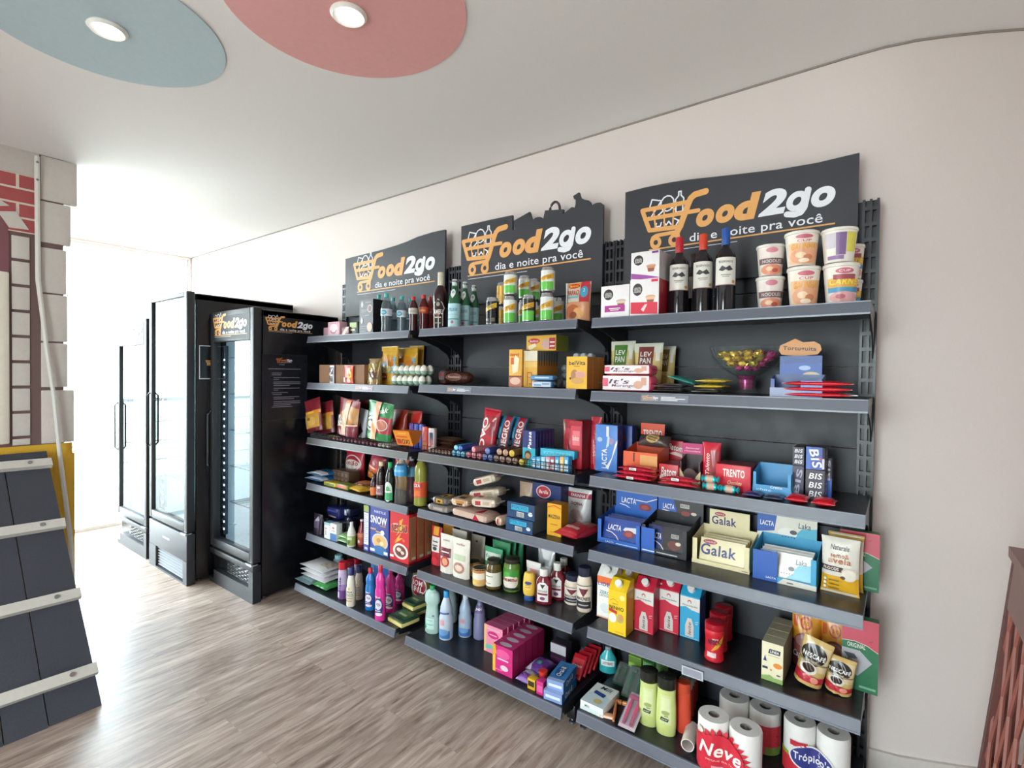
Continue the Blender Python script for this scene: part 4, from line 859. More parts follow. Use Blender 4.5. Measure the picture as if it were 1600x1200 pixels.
bottle('14', 659, .29, 714, 22, 'oil', mat('#8a8a3a', .08), 'yellow green oil bottle with orange red label', '#a8a85a', (.18, .5, '#c9502a'), [R(.1, .62, .8, .92, '#b5322a'), T(.42, .78, .5, .2, 'LIZA', WH, b=.02), R(.2, .1, .7, .45, '#d96a2a')], name='oil_bottle', capp=(.34, .92, 1.0))
bag('14', 614, 640, .13, 700, .05, '#c9882a', [R(0, .1, .3, .9, '#b5402a'), R(.5, .4, 1, .9, '#8a4a24')], 'orange yellow pouch standing behind the clear vinegar bottle', name='snack_pouch', cat='pouch', seed=178)
# --- fifth shelf: dairy and cereal
def multi(a, b, d, tp, dp, c, art, lab, off=0): return loaf('15', a, b, d, tp, dp, c, art, lab, cat='packet', name='drink_pack', fin=.004, off=off, rough=.2, grp='dark multipacks', rnd=.25)
multi(510, 533, .24, 812, .09, '#232a5c', [R(.1, .3, .9, .6, '#34407d')], 'navy blue multipack under another navy one')
zm = ony(523, 812, -.24).z-SZ['15']+.001
multi(510, 532, .24, 793, .09, '#27306b', [R(.1, .6, .9, .75, '#4a55a0'), R(.15, .15, .8, .25, '#c9a09a')], 'navy blue multipack on top of another', zm)
multi(537, 549, .235, 808, .08, '#1d1f3a', None, 'black multipack right of the navy ones, lower one')
multi(537, 549, .235, 795, .08, '#20233f', [R(.1, .1, .5, .8, '#9aa0b5'), E(.3, .5, .14, .2, '#d0d4dc')], 'black and white multipack right of the navy ones, upper one', ony(544, 808, -.235).z-SZ['15']+.001)
for i in range(3): bag('15', 489+i*8, 502+i*8, (.335, .3, .265)[i], 804+i*5, .03, '#2a1f33', [R(.2, .3, .8, .7, '#5a4a66'), P([(.2, .6), (.8, .7), (.6, .9)], '#a89ab0')], 'dark violet pouch at the left end of the fifth shelf, %s of three' % ('first', 'second', 'third')[i], name='drink_pouch', cat='pouch', seed=181+i, grp='dark violet pouches')
YT = [R(0, 0, 1, 1, '#dcdde0'), R(0, .84, 1, 1, '#9ac0c4'), E(.3, .62, .2, .05, '#c98a80'), R(.15, .2, .4, .5, '#b5a8a8')]
carton('15', 508, 517, .345, 817, .04, '#d5d8da', YT, 'white yoghurt carton with teal top at the shelf front', name='yoghurt_carton', topc='#6fa5ad', grp='white yoghurt cartons')
carton('15', 517.5, 527, .345, 819, .04, '#d5d8da', [R(0, 0, 1, 1, '#dfe0e2'), R(0, .0, 1, .42, '#3a6aa8'), E(.5, .75, .2, .06, '#b56a5a'), R(.2, .55, .8, .6, '#8a8a95')], 'white and blue yoghurt carton beside the teal topped one', name='yoghurt_carton', grp='white yoghurt cartons')
for i in range(3): carton('15', 528+i*7, 534+i*7, .27, 816, .04, '#2a2d36', [('l', [(.2, .3), (.6, .4), (.8, .8)], .1, '#b9bdc6')], 'small black drink carton in the row of three, %s' % ('left', 'middle', 'right')[i], name='drink_carton', grp='small black drink cartons')
flatpack('15', 524, 545, .345, .09, .02, '#7aa06a', [R(.1, .2, .9, .8, '#a5c290'), R(.3, .3, .6, .6, '#4a7a4a')], 'pale green packet lying at the front, lower one', name='cheese_packet', cat='packet', seed=184, grp='pale green packets', rx=0)
flatpack('15', 526, 545, .34, .09, .02, '#86ab74', [R(.1, .2, .9, .8, '#b0cb9c')], 'pale green packet lying at the front, upper one', name='cheese_packet', cat='packet', seed=185, off=.0235, grp='pale green packets')
bottle('15', 551, .335, 816, 14, 'milkb', '#d5d5cc', 'small white coconut milk bottle with green label', '#e3e3de', (.08, .45, '#8aa050'), [E(.4, .4, .2, .3, '#4a6a3a'), R(.3, .6, .8, .9, '#c9d0b0')], name='coconut_milk_bottle', capp=(.4, .94, 1.0))
bottle('15', 567, .3, 812, 13, 'milkb', mat('#7a2a30', .1), 'small red drink bottle behind the white coconut milk', '#d5cdc8', (.1, .55, '#a8493a'), [R(.1, .6, .9, .9, '#c97a5a'), E(.4, .25, .14, .14, '#d9cfc9')], name='drink_bottle', capp=(.4, .94, 1.0))
SN0 = [R(0, 0, 1, 1, '#33418f'), R(.05, .14, .95, .84, '#d5d6dc'), R(.0, .86, 1, 1, '#8a9a4a'), R(.2, .03, .8, .08, '#b5bce0')]+lines(.12, .88, .8, 14, .045, '#a5a8b5', .4, 3)
carton('15', 570, 578, .33, 790, .06, '#33418f', SN0, 'blue cereal box turned to its narrow white side panel', name='cereal_box', grp='cereal boxes')
SNW = [R(0, 0, 1, 1, '#353f8f'), T(.55, .9, .6, .06, 'NESTLÉ', '#c9cbe0', b=.02), T(.48, .72, .86, .16, 'SNOW', '#f0eff0', b=.02), T(.7, .62, .3, .04, 'FLAKES', '#d9924a', b=.02), R(.05, .5, .35, .53, '#c9a05a'), R(.35, .46, .6, .49, '#c9a05a'), E(.56, .28, .42, .17, '#b5c4de'), E(.56, .28, .36, .14, '#d9a86a'), E(.5, .3, .12, .05, '#b5804a'), E(.66, .25, .1, .04, '#efd5a5'), E(.7, .48, .1, .05, '#e6e4e8'), E(.58, .1, .38, .095, '#2f6aa0'), R(.05, .04, .3, .1, '#dfe2ea'), R(.78, .04, .98, .1, '#dfe2ea')]
carton('15', 579.5, 609, .325, 793, .06, '#353f8f', SNW, 'blue snow flake cereal box with big white letters', name='cereal_box', grp='cereal boxes')
NSC = [R(0, 0, 1, 1, '#c4232e'), P([(.5, .84), (.7, .9), (.6, .76), (.86, .78), (.3, .5), (.48, .62), (.2, .62), (.5, .72)], '#e0a23a'), T(.5, .68, .9, .17, 'NESCAU', '#e0c070', i=.2, r=7, b=.028), T(.5, .68, .88, .15, 'NESCAU', '#1c1d44', i=.2, r=7, b=.022), T(.3, .76, .26, .04, 'NESTLÉ', WH, r=7), P([(.2, .36), (.6, .6), (.5, .48), (.7, .5), (.25, .34), (.4, .46)], '#e0a23a'), E(.58, .22, .4, .16, '#e3d5cd'), E(.58, .22, .3, .12, '#6a3a34'), E(.5, .25, .12, .04, '#d9c4b8'), E(.68, .2, .1, .035, '#d9c4b8'), E(.56, .17, .07, .03, '#3f1f1c'), R(.02, .06, .22, .11, WH), E(.75, .46, .06, .03, '#d96a4a')]
t = carton('15', 611.5, 641, .325, 802, .052, '#c4232e', NSC, 'red chocolate cereal box with yellow lightning, front one of the row', name='cereal_box', grp='red cereal boxes', sart=[R(.04, .05, .9, .94, '#a5714f')]+lines(.15, .8, .9, 20, .03, '#8a5a3e', .4, 5)+[R(.3, .08, .8, .13, '#c9b8a8')])
for i in range(3): dup(t, (0, .0535*(i+1), 0), 'red chocolate cereal box, %s in the row behind the front one' % ('second', 'third', 'fourth')[i])
# --- bottom shelf: cleaning goods
flatpack('16', 462, 485, .42, .2, .03, '#6f8a90', [R(.1, .1, .9, .9, '#7f9aa0')], 'grey blue plastic cloth pack lying over the left end of the bottom shelf', cat='pack', name='cloth_pack', seed=191, across=False, seal=.1)
flatpack('16', 488, 512, .4, .12, .028, '#3f8a48', [R(.1, .1, .9, .9, '#52a058')], 'green cleaning cloth pack under the white cloths', cat='pack', name='cloth_pack', seed=192, across=False)
for i in range(3): flatpack('16', 472-i, 509-i, .395+.003*i, .14, .026, '#d0cfd2', [R(.6, .3, .95, .8, '#b5aa98')] if i == 2 else None, 'folded white cleaning cloth pack, %s of the stack' % ('bottom', 'middle', 'top')[i], cat='pack', name='cloth_pack', off=.033+i*.029, seed=193+i, grp='white cloth stack', rough=.7, across=False)
AE = [T(.5, .35, .7, .16, 'Glade', '#3a3a6a', i=.2, b=.02), E(.5, .6, .3, .12, '#d5dfe6')]
bottle('16', 531, .205, 867, 17, 'aero', '#a8c9d6', 'light blue air freshener spray can', '#9fd0d9', (.0, .8, None), AE+[R(0, .0, 1, .2, '#c2d2e3')], cat='can', name='spray_can', capp=(.72, .8, 1.0), grp='air freshener cans')
for i, (px, d, tp, w) in enumerate(((538, .375, 878, 15), (549, .3, 876, 14), (561, .21, 873, 13))):
    bottle('16', px, d, tp, w, 'aero', '#b5a6c4', 'lilac spray can with red dome cap, %s of three' % ('front', 'middle', 'back')[i], mat('#b3202f', .2), (.0, .8, None), [R(0, 0, 1, .3, '#6a3f80'), R(0, .3, 1, .5, '#9a7ab0'), T(.5, .5, .3, .5, 'glade', '#3a2a5a', r=90, b=.02), R(.1, .05, .4, .25, '#c9b8d6')], cat='can', name='spray_can', grp='lilac spray cans', capp=(.96, .8, 1.0))
BT = [T(.5, .62, .7, .09, 'VEJA', '#2a2a3a', b=.02), T(.5, .48, .8, .12, 'COCO', '#6a6a5a', b=.02), E(.5, .78, .12, .06, '#c9a85a'), R(.2, .2, .8, .24, '#c98a5a'), R(.15, .32, .85, .36, '#b5a58a')]
for i, (px, d, tp, w) in enumerate(((551, .405, 887, 15), (563, .33, 885, 14))):
    bottle('16', px, d, tp, w, 'bleach', '#dcd6c4', 'cream cleaner bottle with dark blue cap, %s' % ('front one', 'one behind')[i], '#232c66', (.04, .6, None), BT, name='cleaner_bottle', grp='cream cleaner bottles', capp=(.56, .8, 1.0), rz=.4)
bag('16', 576, 606, .2, 872, .06, '#2a5fb0', [P([(.5, .4), (.8, .8), (.65, .8), (.9, 1), (.5, .85), (.6, .7)], '#e0e4ea'), R(0, .5, .3, 1, '#5a8fd0'), R(0, 0, 1, .3, '#1f3f80')], 'large blue washing powder bag at the back behind the blue bottle', name='washing_powder_bag', seed=197)
VJ = [E(.5, .42, .42, .34, '#2f2a6a'), E(.5, .5, .3, .18, '#dcdae6'), T(.5, .5, .42, .14, 'VEJA', '#2a2560', b=.02, r=-8), T(.45, .78, .5, .09, 'New', WH, i=.3), R(.2, .26, .7, .3, '#c2bede'), E(.55, .16, .3, .06, '#e3cfd6'), R(.2, .36, .6, .39, '#d5d2e6')]
for i, (px, d, tp, w, c, lab) in enumerate(((581, .37, 888, 17, '#1f6fb5', 'blue cleaner bottle with red cap beside the pink ones'), (597, .41, 884, 18, '#d12f92', 'pink cleaner bottle, front one of the three'), (613, .32, 889, 18, '#c22a86', 'pink cleaner bottle, middle one of the three'), (627, .22, 893, 17, '#b8267e', 'pink cleaner bottle, hindmost of the three'))):
    bottle('16', px, d, tp, w, 'clean', mat(c, .25), lab, '#c2203a' if i < 2 else '#c9308a', (.05, .55, None), VJ, name='cleaner_bottle', grp='blue and pink cleaner bottles', capp=(.4, .87, 1.0), sy=.75, rz=.35)
BBR = [E(.5, .6, .46, .34, '#d0c8c4'), E(.5, .6, .43, .31, '#8f1f2e'), T(.5, .7, .6, .17, 'BOM', '#dcd4d0', b=.02), T(.5, .5, .7, .19, 'BRIL', '#dcd4d0', b=.02), E(.75, .12, .2, .1, '#b5b04a')]
bag('16', 641, 668, .17, 898, .06, '#6a5a2a', BBR, 'round red steel wool pack on an olive bag at the back corner', cat='pack', name='steel_wool_pack', seed=198, stand=False, seal=.02)
def sponge(a, b, d, off, lab, rz=-.1):
    x, y, z, w, _ = geom('16', a, b, d, .01, off); t = thing('sponge_pack', lab, 'sponge pack', (x, y, z), (0, 0, rz), 'green and yellow sponge packs')
    G().box(-w/2, 0, 0, w/2, .11, .018, mat('#d0c27a', .8, 0, '', .1), .003).build('sponge', t); G().box(-w/2-.001, .006, .0182, w/2+.001, .112, .03, mat('#2f4a38', .35), .003).build('wrapper', t)
    g = G(); prints(g, [R(.1, .2, .9, .8, '#3f6a4a'), R(.2, .4, .7, .55, '#a8b88a')], w, .1, top(-w/2, .008, .03)); g.build('printed_top', t)
sponge(607, 632, .4, 0, 'sponge pack lying alone at the front corner'); sponge(629, 648, .3, 0, 'sponge pack behind the front corner one, lower of two'); sponge(630, 649, .29, .0315, 'sponge pack behind the front corner one, upper of two')

# ================================================================== goods on the middle unit
# --- top shelf: drinks
b = bottle('21', 687, .285, 426, 23, 'liquor', mat('#24090f', .06), 'dark red liqueur bottle with ornate white label and white foil neck', '#cfc8b4', (.03, .56, None), [('l', [(.2, .05), (.2, .5), (.1, .62), (.25, .8), (.5, .92), (.75, .8), (.9, .62), (.8, .5), (.8, .05)], .04, '#c9beb0'), T(.5, .5, .62, .17, 'AMBU', '#ddd5cc', b=.02), R(.3, .3, .7, .34, '#c9beb0'), E(.5, .75, .12, .07, '#8a7f78'), R(.32, .12, .68, .15, '#a0968c'), R(.4, .38, .6, .41, '#b04a3a')], name='liqueur_bottle', capp=(.4, .76, 1.0), rz=.45)
MWL = [R(.05, .3, .95, .36, '#5f97a8'), T(.5, .74, .7, .13, 'S.PELLEGR', '#3f6f92', b=.015), R(.12, .5, .88, .54, '#9cc3cf'), E(.5, .2, .1, .07, '#b8525a')]
for i, (px, d, tp, w) in enumerate(((709, .28, 437, 20), (725, .205, 441, 18), (739, .13, 446, 17))):
    lab = 'green glass mineral water bottle with pale blue label, ' + ('front of the row of three', 'middle of the row of three', 'back of the row of three')[i]
    t = bottle('21', px, d, tp, w, 'green', mat('#1d5a3c', .06), lab, '#c9d6d2', (.03, .5, '#a9cfd8'), MWL, name='water_bottle', grp='green mineral water bottles', capp=(.4, .86, 1.0), rz=.4)
    z = SZ['21']; p = ony(px, 600, -d); Rr = rad(w, px, Vector((p.x, -d, z))); h = ony(px, tp, -d).z-z; mk = wrapmap([(r*Rr, q*h) for r, q in PROF['green']], Rr)
    g = G(); prints(g, [P([(.5, 0), (.95, .45), (1, .8), (.75, 1), (.25, 1), (0, .8), (.05, .45)], '#dfe6e4'), E(.5, .68, .3, .16, '#8fb0b8')], Rr*1.1, h*.19, mk(Rr*1.1, h*.6), 10, .0012); g.build('neck_label', t, label='white shield shaped neck label')
    G().lathe([(Rr*.415, h*.93), (Rr*.42, h*.935), (Rr*.42, h*.965), (Rr*.4, h*.97)], STEEL, 14).build('crown_rim', t)
CANL = mat('#b9bcc0', .25, .9)
def can(px, d, z0, tp, w, kind, lab, up=False):
    z = ony(px, z0, -d).z-SZ['21'] if up else 0
    c = {'g': ('#d9dcd8', [R(0, 0, 1, .42, '#62bd4a'), P([(0, .42), (1, .58), (1, .86), (0, .62)], '#d9a32f'), T(.5, .63, .7, .13, 'CITRUS', '#7a5a20', i=.3, r=9), P([(0, .62), (1, .86), (1, .9), (0, .66)], '#ece9d8')]),
         'b': ('#1d1b20', [P([(.0, .5), (1, .72), (1, .95), (0, .72)], '#d9b23a'), T(.5, .74, .7, .13, 'TONIC', '#3a2a1a', i=.3, r=9), R(.15, .1, .4, .22, '#8a8478'), R(.6, .08, .85, .25, '#6a6458')]),
         'y': ('#cfa04a', [R(0, .1, 1, .5, '#d9b05a')]), 'k': ('#2a2a26', [R(0, 0, 1, .45, '#5fb848'), P([(0, .45), (1, .62), (1, .86), (0, .66)], '#d9a32f'), T(.5, .65, .7, .13, 'TONIC', '#4a3a1a', i=.3, r=9)])}[kind]
    t = bottle('21', px, d, tp, w, 'can', CANL, lab, None, (.07, .86, c[0]), c[1], cat='can', name='drink_can', grp='tall drink cans', off=z, brough=.25, rz=.3, bmetal=.3 if kind != 'g' else 0)
    return t
can(768, .3, 0, 466, 20, 'b', 'black can with yellow stripe, leftmost of the cans')
can(783, .17, 0, 480, 17, 'y', 'gold can at the back behind the first green column, lower one')
can(783, .17, 478, 443, 17, 'y', 'gold can at the back behind the first green column, upper one', True)
can(796, .305, 0, 464, 21, 'g', 'silver and green can, bottom of the front left column')
can(796, .305, 462, 426, 21, 'g', 'silver and green can, top of the front left column', True)
can(818, .2, 0, 470, 19, 'g', 'silver and green can at the bottom behind the black topped can')
can(818, .2, 468, 432, 19, 'g', 'silver and green can standing on another behind the black topped can', True)
can(834, .11, 0, 473, 17, 'g', 'silver and green can at the very back, lower one, mostly hidden')
can(834, .11, 471, 437, 17, 'g', 'silver and green can at the very back, upper one', True)
can(825, .315, 0, 462, 21, 'k', 'green can with black top and yellow stripe, single in the front row')
can(853, .305, 0, 459, 21, 'g', 'silver and green can, bottom of the front right column')
can(854, .305, 457, 419, 22, 'g', 'silver and green can, top of the front right column', True)
can(870, .2, 0, 466, 19, 'g', 'single silver and green can behind the snack pouch')
bag('21', 879, 916, .27, 440, .055, '#b98c72', [R(0, .5, .62, 1, '#cfc2b4'), P([(.1, .9), (.62, .93), (.62, .99), (.1, .98)], '#e2872a'), E(.36, .9, .24, .06, '#c62a22'), T(.36, .9, .34, .05, 'MAGGI', '#ecd23a', b=.02), R(.64, .42, .98, 1, '#b52a35'), E(.8, .74, .15, .14, '#3a92b5'), T(.8, .78, .08, .08, '2', WH), T(.36, .73, .5, .13, 'PAPAO', '#a8402a', b=.02), R(.12, .6, .6, .64, '#5aa8b0'), R(0, 0, 1, .48, '#c98f68'), E(.4, .25, .3, .18, '#b0603a'), E(.65, .2, .22, .14, '#d9a060'), E(.45, .16, .16, .08, '#8a4528'), R(0, .0, .1, 1, '#d6cfc9')], 'clear and red snack pouch showing noodles, right end of the drinks shelf', name='snack_pouch', seed=61, seal_c='#d9d4d0')
# --- second shelf: biscuits
t = thing('bread_loaf', 'dark brown packaged loaf lying alone on the empty left of the shelf', 'bread', (*ony(717, 600, -.22).xy, SZ['22']+.004)); g = G()
g.lathe([(.012, -.085), (.03, -.075), (.038, -.055), (.042, 0), (.038, .055), (.03, .075), (.012, .085)], mat('#4a2820', .28, 0, '', .3), 16, sy=.85); g.v = [(c, b_, a*.75+.031) for a, b_, c in g.v]; g.build('wrapper', t)
g = G(); prints(g, [E(.5, .5, .5, .5, '#7d4a35'), E(.5, .5, .45, .43, '#54281f'), T(.5, .52, .74, .3, 'Panettone', '#d9b8a0', i=.2)], .1, .036, lambda u, v, k: (-.05+u, -.0365-k, .016+v)); g.build('printed_front', t)
loaf('22', 682, 697, .2, 577, .09, '#5a3a3a', [R(0, .3, 1, .8, '#7a7078'), R(.1, .5, .9, .7, '#b04a4a')], 'small grey and red packet beside the brown loaf', name='cake_packet', fin=.004)
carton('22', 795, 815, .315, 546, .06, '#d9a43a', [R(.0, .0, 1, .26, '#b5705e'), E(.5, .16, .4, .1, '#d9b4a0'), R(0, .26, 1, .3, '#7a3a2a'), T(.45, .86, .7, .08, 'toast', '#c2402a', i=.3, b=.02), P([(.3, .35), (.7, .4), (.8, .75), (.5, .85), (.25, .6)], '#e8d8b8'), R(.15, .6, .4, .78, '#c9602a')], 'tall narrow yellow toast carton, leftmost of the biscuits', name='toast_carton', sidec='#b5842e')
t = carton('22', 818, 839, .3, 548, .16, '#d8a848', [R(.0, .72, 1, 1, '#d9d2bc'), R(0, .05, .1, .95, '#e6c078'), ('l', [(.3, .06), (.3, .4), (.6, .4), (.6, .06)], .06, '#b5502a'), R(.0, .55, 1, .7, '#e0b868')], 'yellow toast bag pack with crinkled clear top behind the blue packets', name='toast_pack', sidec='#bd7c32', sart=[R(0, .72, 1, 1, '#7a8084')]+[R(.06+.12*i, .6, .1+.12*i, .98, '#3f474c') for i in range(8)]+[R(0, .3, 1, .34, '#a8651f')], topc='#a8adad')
zc_ = ony(829, 548, -.3).z-SZ['22']+.001
carton('22', 822, 868, .255, 524, .1, '#d9a83a', [R(0, 0, 1, 1, '#dba93c'), E(.26, .64, .2, .18, '#c02430'), T(.26, .64, .3, .16, 'Bauducco', WH, i=.2, b=.015), P([(.1, .0), (.35, .3), (.3, .5), (.05, .3)], '#e8dcb8'), E(.7, .42, .18, .34, '#c9a09a'), R(.78, .1, .98, .82, '#a82a34'), R(.8, .5, .96, .58, WH), R(.8, .25, .96, .33, WH)], 'yellow biscuit carton with red emblem lying on top of the toast pack', name='biscuit_carton', sidec='#77802f', off=zc_)
FO = mat('#a9aeb4', .22, .7)
loaf('22', 826, 866, .345, 595, .04, '#3f76a5', [R(0, .15, 1, .85, '#b9c4d0'), R(.1, .3, .5, .5, '#5a86b0'), R(.55, .45, .95, .7, '#6f93b5')], 'blue and white biscuit packet before the toast pack, lower of two', name='biscuit_packet', grp='blue biscuit packets', finc='#4f86b0', seed=62, rnd=.4)
zf = ony(846, 595, -.345).z-SZ['22']+.001
loaf('22', 824, 868, .345, 586, .04, '#3f76a5', [R(0, .2, 1, .8, '#4f88b5'), R(.2, .4, .85, .65, '#c2ccd6')], 'blue and white biscuit packet before the toast pack, upper of two', name='biscuit_packet', grp='blue biscuit packets', finc='#4f86b0', off=zf, seed=63, rnd=.4)
for i in range(3):
    roll('22', 875+i*.1, 892, .22, .1, .0155, '#8e949b', 'grey round biscuit roll stacked behind the yellow biscuit box, %s of three' % ('lowest', 'middle', 'highest')[i], endc='#54585e', grp='grey biscuit rolls', x=ony(880, 600, -.23).x, y=-.23, off=.001+i*.032)
BV = [R(0, 0, 1, 1, '#dfae36'), T(.52, .8, .8, .13, 'belVita', '#3a2a20', b=.02), R(.35, .69, .65, .71, '#8a6a3a'), E(.4, .42, .18, .18, '#a87a52'), E(.66, .5, .22, .05, '#d9a79a'), R(.46, .35, .86, .52, '#cf968a'), E(.86, .42, .09, .07, '#cf968a'), E(.2, .32, .05, .04, '#6a4a2a'), E(.55, .25, .3, .1, '#c99a5a')]
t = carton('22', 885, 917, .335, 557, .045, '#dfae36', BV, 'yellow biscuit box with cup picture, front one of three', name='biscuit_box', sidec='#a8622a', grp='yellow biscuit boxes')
for i in range(2): dup(t, (.0, .047*(i+1), 0), 'yellow biscuit box standing behind the front one, %s of three' % ('second', 'third')[i])
for i in range(3): loaf('22', 892+i*11, 904+i*11, .165, 551, .04, '#b5bac0', None, 'crinkled silver packet standing behind the yellow boxes, %s of three' % ('left', 'middle', 'right')[i], name='foil_packet', fin=.004, grp='silver foil packets', rough=.2)
# --- third shelf: biscuits and sweets behind the wire
for i in range(7):
    roll('23', 664+i*5, 670+i*5, .325-.0*i, .1, .0095, '#6a3528', 'thin dark chocolate roll on the left of the sweets shelf, %s from the left' % ('first', 'second', 'third', 'fourth', 'fifth', 'sixth', 'seventh')[i], name='chocolate_roll', cat='chocolate roll', endc='#b59a8a', grp='thin chocolate rolls', x=1.245+i*.0215, y=-.325)
for i in range(3): flatpack('23', 672+i*4, 702+i*4, .2, .09, .016, '#5c3a2c', [R(.1, .2, .9, .8, '#8a6a4a')], 'brown biscuit packet lying behind the thin chocolate rolls, %s of the pile' % ('bottom', 'middle', 'top')[i], name='biscuit_packet', grp='brown biscuit packets', seed=70+i, off=i*.019)
X0 = 1.245+7*.0215+.012
for i in range(3):
    roll('23', 1, 2, .33, .12, .014, '#2f86b8', 'bright blue biscuit roll lying end-on, %s of the lower three' % ('left', 'middle', 'right')[i], endc='#7cc3df', grp='bright blue biscuit rolls', x=X0+i*.029, y=-.33)
for i in range(2): roll('23', 1, 2, .33, .12, .014, '#3f9cc6' if i == 0 else '#27418f', ('light blue biscuit roll lying on the lower blue ones', 'navy biscuit roll lying on the lower blue ones')[i], endc='#8ccbe0' if i == 0 else '#4a66b0', grp='upper blue biscuit rolls', x=X0+.0145+i*.029, y=-.33, off=.0255)
X1 = X0+3*.029+.004
for i in range(3): roll('23', 1, 2, .33, .12, .0155, '#a8505e', 'pink biscuit roll lying end-on, %s of the lower three' % ('left', 'middle', 'right')[i], endc='#d9808a', grp='pink biscuit rolls', x=X1+.0015+i*.032, y=-.33)
roll('23', 1, 2, .33, .13, .0155, '#a8606c', 'pink biscuit roll lying on top of the lower three', endc='#dc8d95', grp='pink biscuit rolls', x=X1+.038, y=-.338, off=.0275, rz=-.25)
X2 = X1+3*.032+.002
for i in range(2): roll('23', 1, 2, .33, .12, .0155, '#35457f', 'dark blue biscuit roll lying end-on beside the pink ones, %s of the lower two' % ('left', 'right')[i], endc='#6472b0', grp='dark blue biscuit rolls', x=X2+i*.032, y=-.33)
roll('23', 1, 2, .33, .12, .0155, '#35457f', 'dark blue biscuit roll lying on the lower two', endc='#6472b0', grp='dark blue biscuit rolls', x=X2+.016, y=-.33, off=.0275)
X3 = X2+2*.032+.002
for i in range(4): roll('23', 1, 2, .33, .12, .0165, '#4e2a24', 'brown biscuit roll lying end-on, %s of the lower four' % ('first', 'second', 'third', 'fourth')[i], endc='#9a7a6a', grp='brown biscuit rolls', x=X3+i*.034, y=-.33)
for i in range(3): roll('23', 1, 2, .33, .12, .0165, '#5a3428' if i < 2 else '#7a5a2a', ('brown biscuit roll lying on the lower brown ones, left', 'brown biscuit roll lying on the lower brown ones, middle', 'yellowish biscuit roll lying on the lower brown ones, right')[i], endc='#a8846a' if i < 2 else '#c9a83a', grp='upper brown biscuit rolls', x=X3+.017+i*.034, y=-.33, off=.0295)
roll('23', 1, 2, .33, .12, .0145, '#b59a2a', 'yellow biscuit roll lying between the brown ones and the navy box', endc='#d9c24a', grp='', x=X3+4*.034-.001, y=-.33)
def upbis(a, b, d, tp, c0, art, lab, seed, lean=14): return bag('23', a, b, d, tp, .035, c0, art, lab, cat='packet', name='biscuit_packet', lean=lean, stand=False, seal=.04, seed=seed, off=.045, grp='upright biscuit packets', rz=-.06, ry=.16)
NB = [R(0, .7, .5, 1, '#2f7fa8'), R(.5, 0, .95, 1, '#a8283a'), T(.72, .5, .34, .8, 'NEGRO', WH, r=90, b=.02), E(.22, .3, .16, .14, '#3a2a30'), E(.25, .28, .1, .08, '#d9d0c8'), R(0, .4, .45, .7, '#57a8c4')]
bag('23', 743, 768, .215, 642, .034, '#b52335', [R(.62, .4, .98, .95, '#8f2434'), T(.3, .42, .34, .74, 'OVO', WH, r=90, b=.02), ('l', [(.4, .5), (.85, .8)], .1, '#d9b8a8'), R(.0, .84, 1, 1, '#c42a3a')], 'red biscuit packet with white vertical letters leaning at the back', cat='packet', name='biscuit_packet', lean=10, stand=False, seal=.04, seed=75, ry=.1, grp='leaning biscuit packets')
bag('23', 769, 790, .172, 653, .03, '#2c6f95', NB, 'blue and red cookie packet leaning at the back, left of two', cat='packet', name='biscuit_packet', lean=10, stand=False, seal=.04, seed=76, ry=.1, grp='leaning biscuit packets')
bag('23', 790, 812, .13, 655, .03, '#2c6f95', NB, 'blue and red cookie packet leaning at the back, right of two', cat='packet', name='biscuit_packet', lean=10, stand=False, seal=.04, seed=77, ry=.1, grp='leaning biscuit packets')
PT = [R(0, .5, 1, 1, '#1f2d6b'), R(0, 0, 1, .5, '#2aa0b5'), T(.55, .72, .26, .5, 'Passa', WH, r=90, i=.2, b=.02), E(.42, .3, .26, .13, '#4a2a2a'), E(.42, .27, .2, .08, '#b58a62'), R(0, .0, 1, .08, '#37b5b0')]
t = carton('23', 818, 838, .3, 673, .022, '#1f2d6b', PT, 'navy and teal biscuit pack standing upright, front one of the row', cat='packet', name='biscuit_pack', grp='navy biscuit packs', sidec='#232f63', sart=[R(.3, .0, .7, .5, '#2a8aa5'), R(.3, .5, .7, .9, '#3a4a8a')], c=.004)
for i in range(5): dup(t, (.0, .0245*(i+1), 0), 'navy and teal biscuit pack, %s behind the front one' % ('first', 'second', 'third', 'fourth', 'fifth')[i])
for i in range(8):
    c = ('#2f8fc9', '#3aa3d0', '#8fc4dc', '#c98a9a', '#a9455a', '#2f8fc9', '#d9a860', '#3a9ad0')[i]
    carton('23', 832+i*7.3, 838.6+i*7.3, .334, 714, .03, c, [R(.1, .1, .9, .4, '#d6e0e6'), R(.2, .55, .8, .8, '#bcd8e6' if i != 6 else '#e8c890')], 'small narrow sweets pack in the front row, %s from the navy packs' % ('first', 'second', 'third', 'fourth', 'fifth', 'sixth', 'seventh', 'eighth')[i], cat='packet', name='sweets_pack', grp='small sweets packs behind the wire', c=.003)
carton('23', 846, 899, .3, 703, .035, '#2b9dbb', [R(.0, .0, 1, 1, '#34a5c2'), R(.1, .35, .9, .7, '#5cbcd0'), T(.5, .52, .7, .34, 'recheado', '#1f7a98', i=.3)], 'turquoise biscuit pack lying across the small packs', cat='packet', name='biscuit_pack', off=.047, c=.006)
carton('23', 891, 911, .26, 658, .12, '#b01f30', [R(.1, .3, .9, .9, '#c43a48'), R(.25, .5, .8, .8, '#d9707a'), T(.5, .65, .5, .1, 'Bauducco', '#f0d8d0'), R(0, .9, 1, 1, '#a81a2a')], 'large red biscuit pack beside the turquoise one', cat='packet', name='biscuit_pack', sidec='#7f1622', c=.012, grp='large red packs')
bag('23', 921, 937, .2, 652, .05, '#b52034', [R(.1, .1, .9, .85, '#c23a4a'), T(.5, .5, .3, .5, 'wafer', '#d98a92', r=90, i=.3)], 'crinkled red bag at the shelf end beside the tall blue box', cat='bag', name='snack_bag', stand=True, seed=79, grp='large red packs')
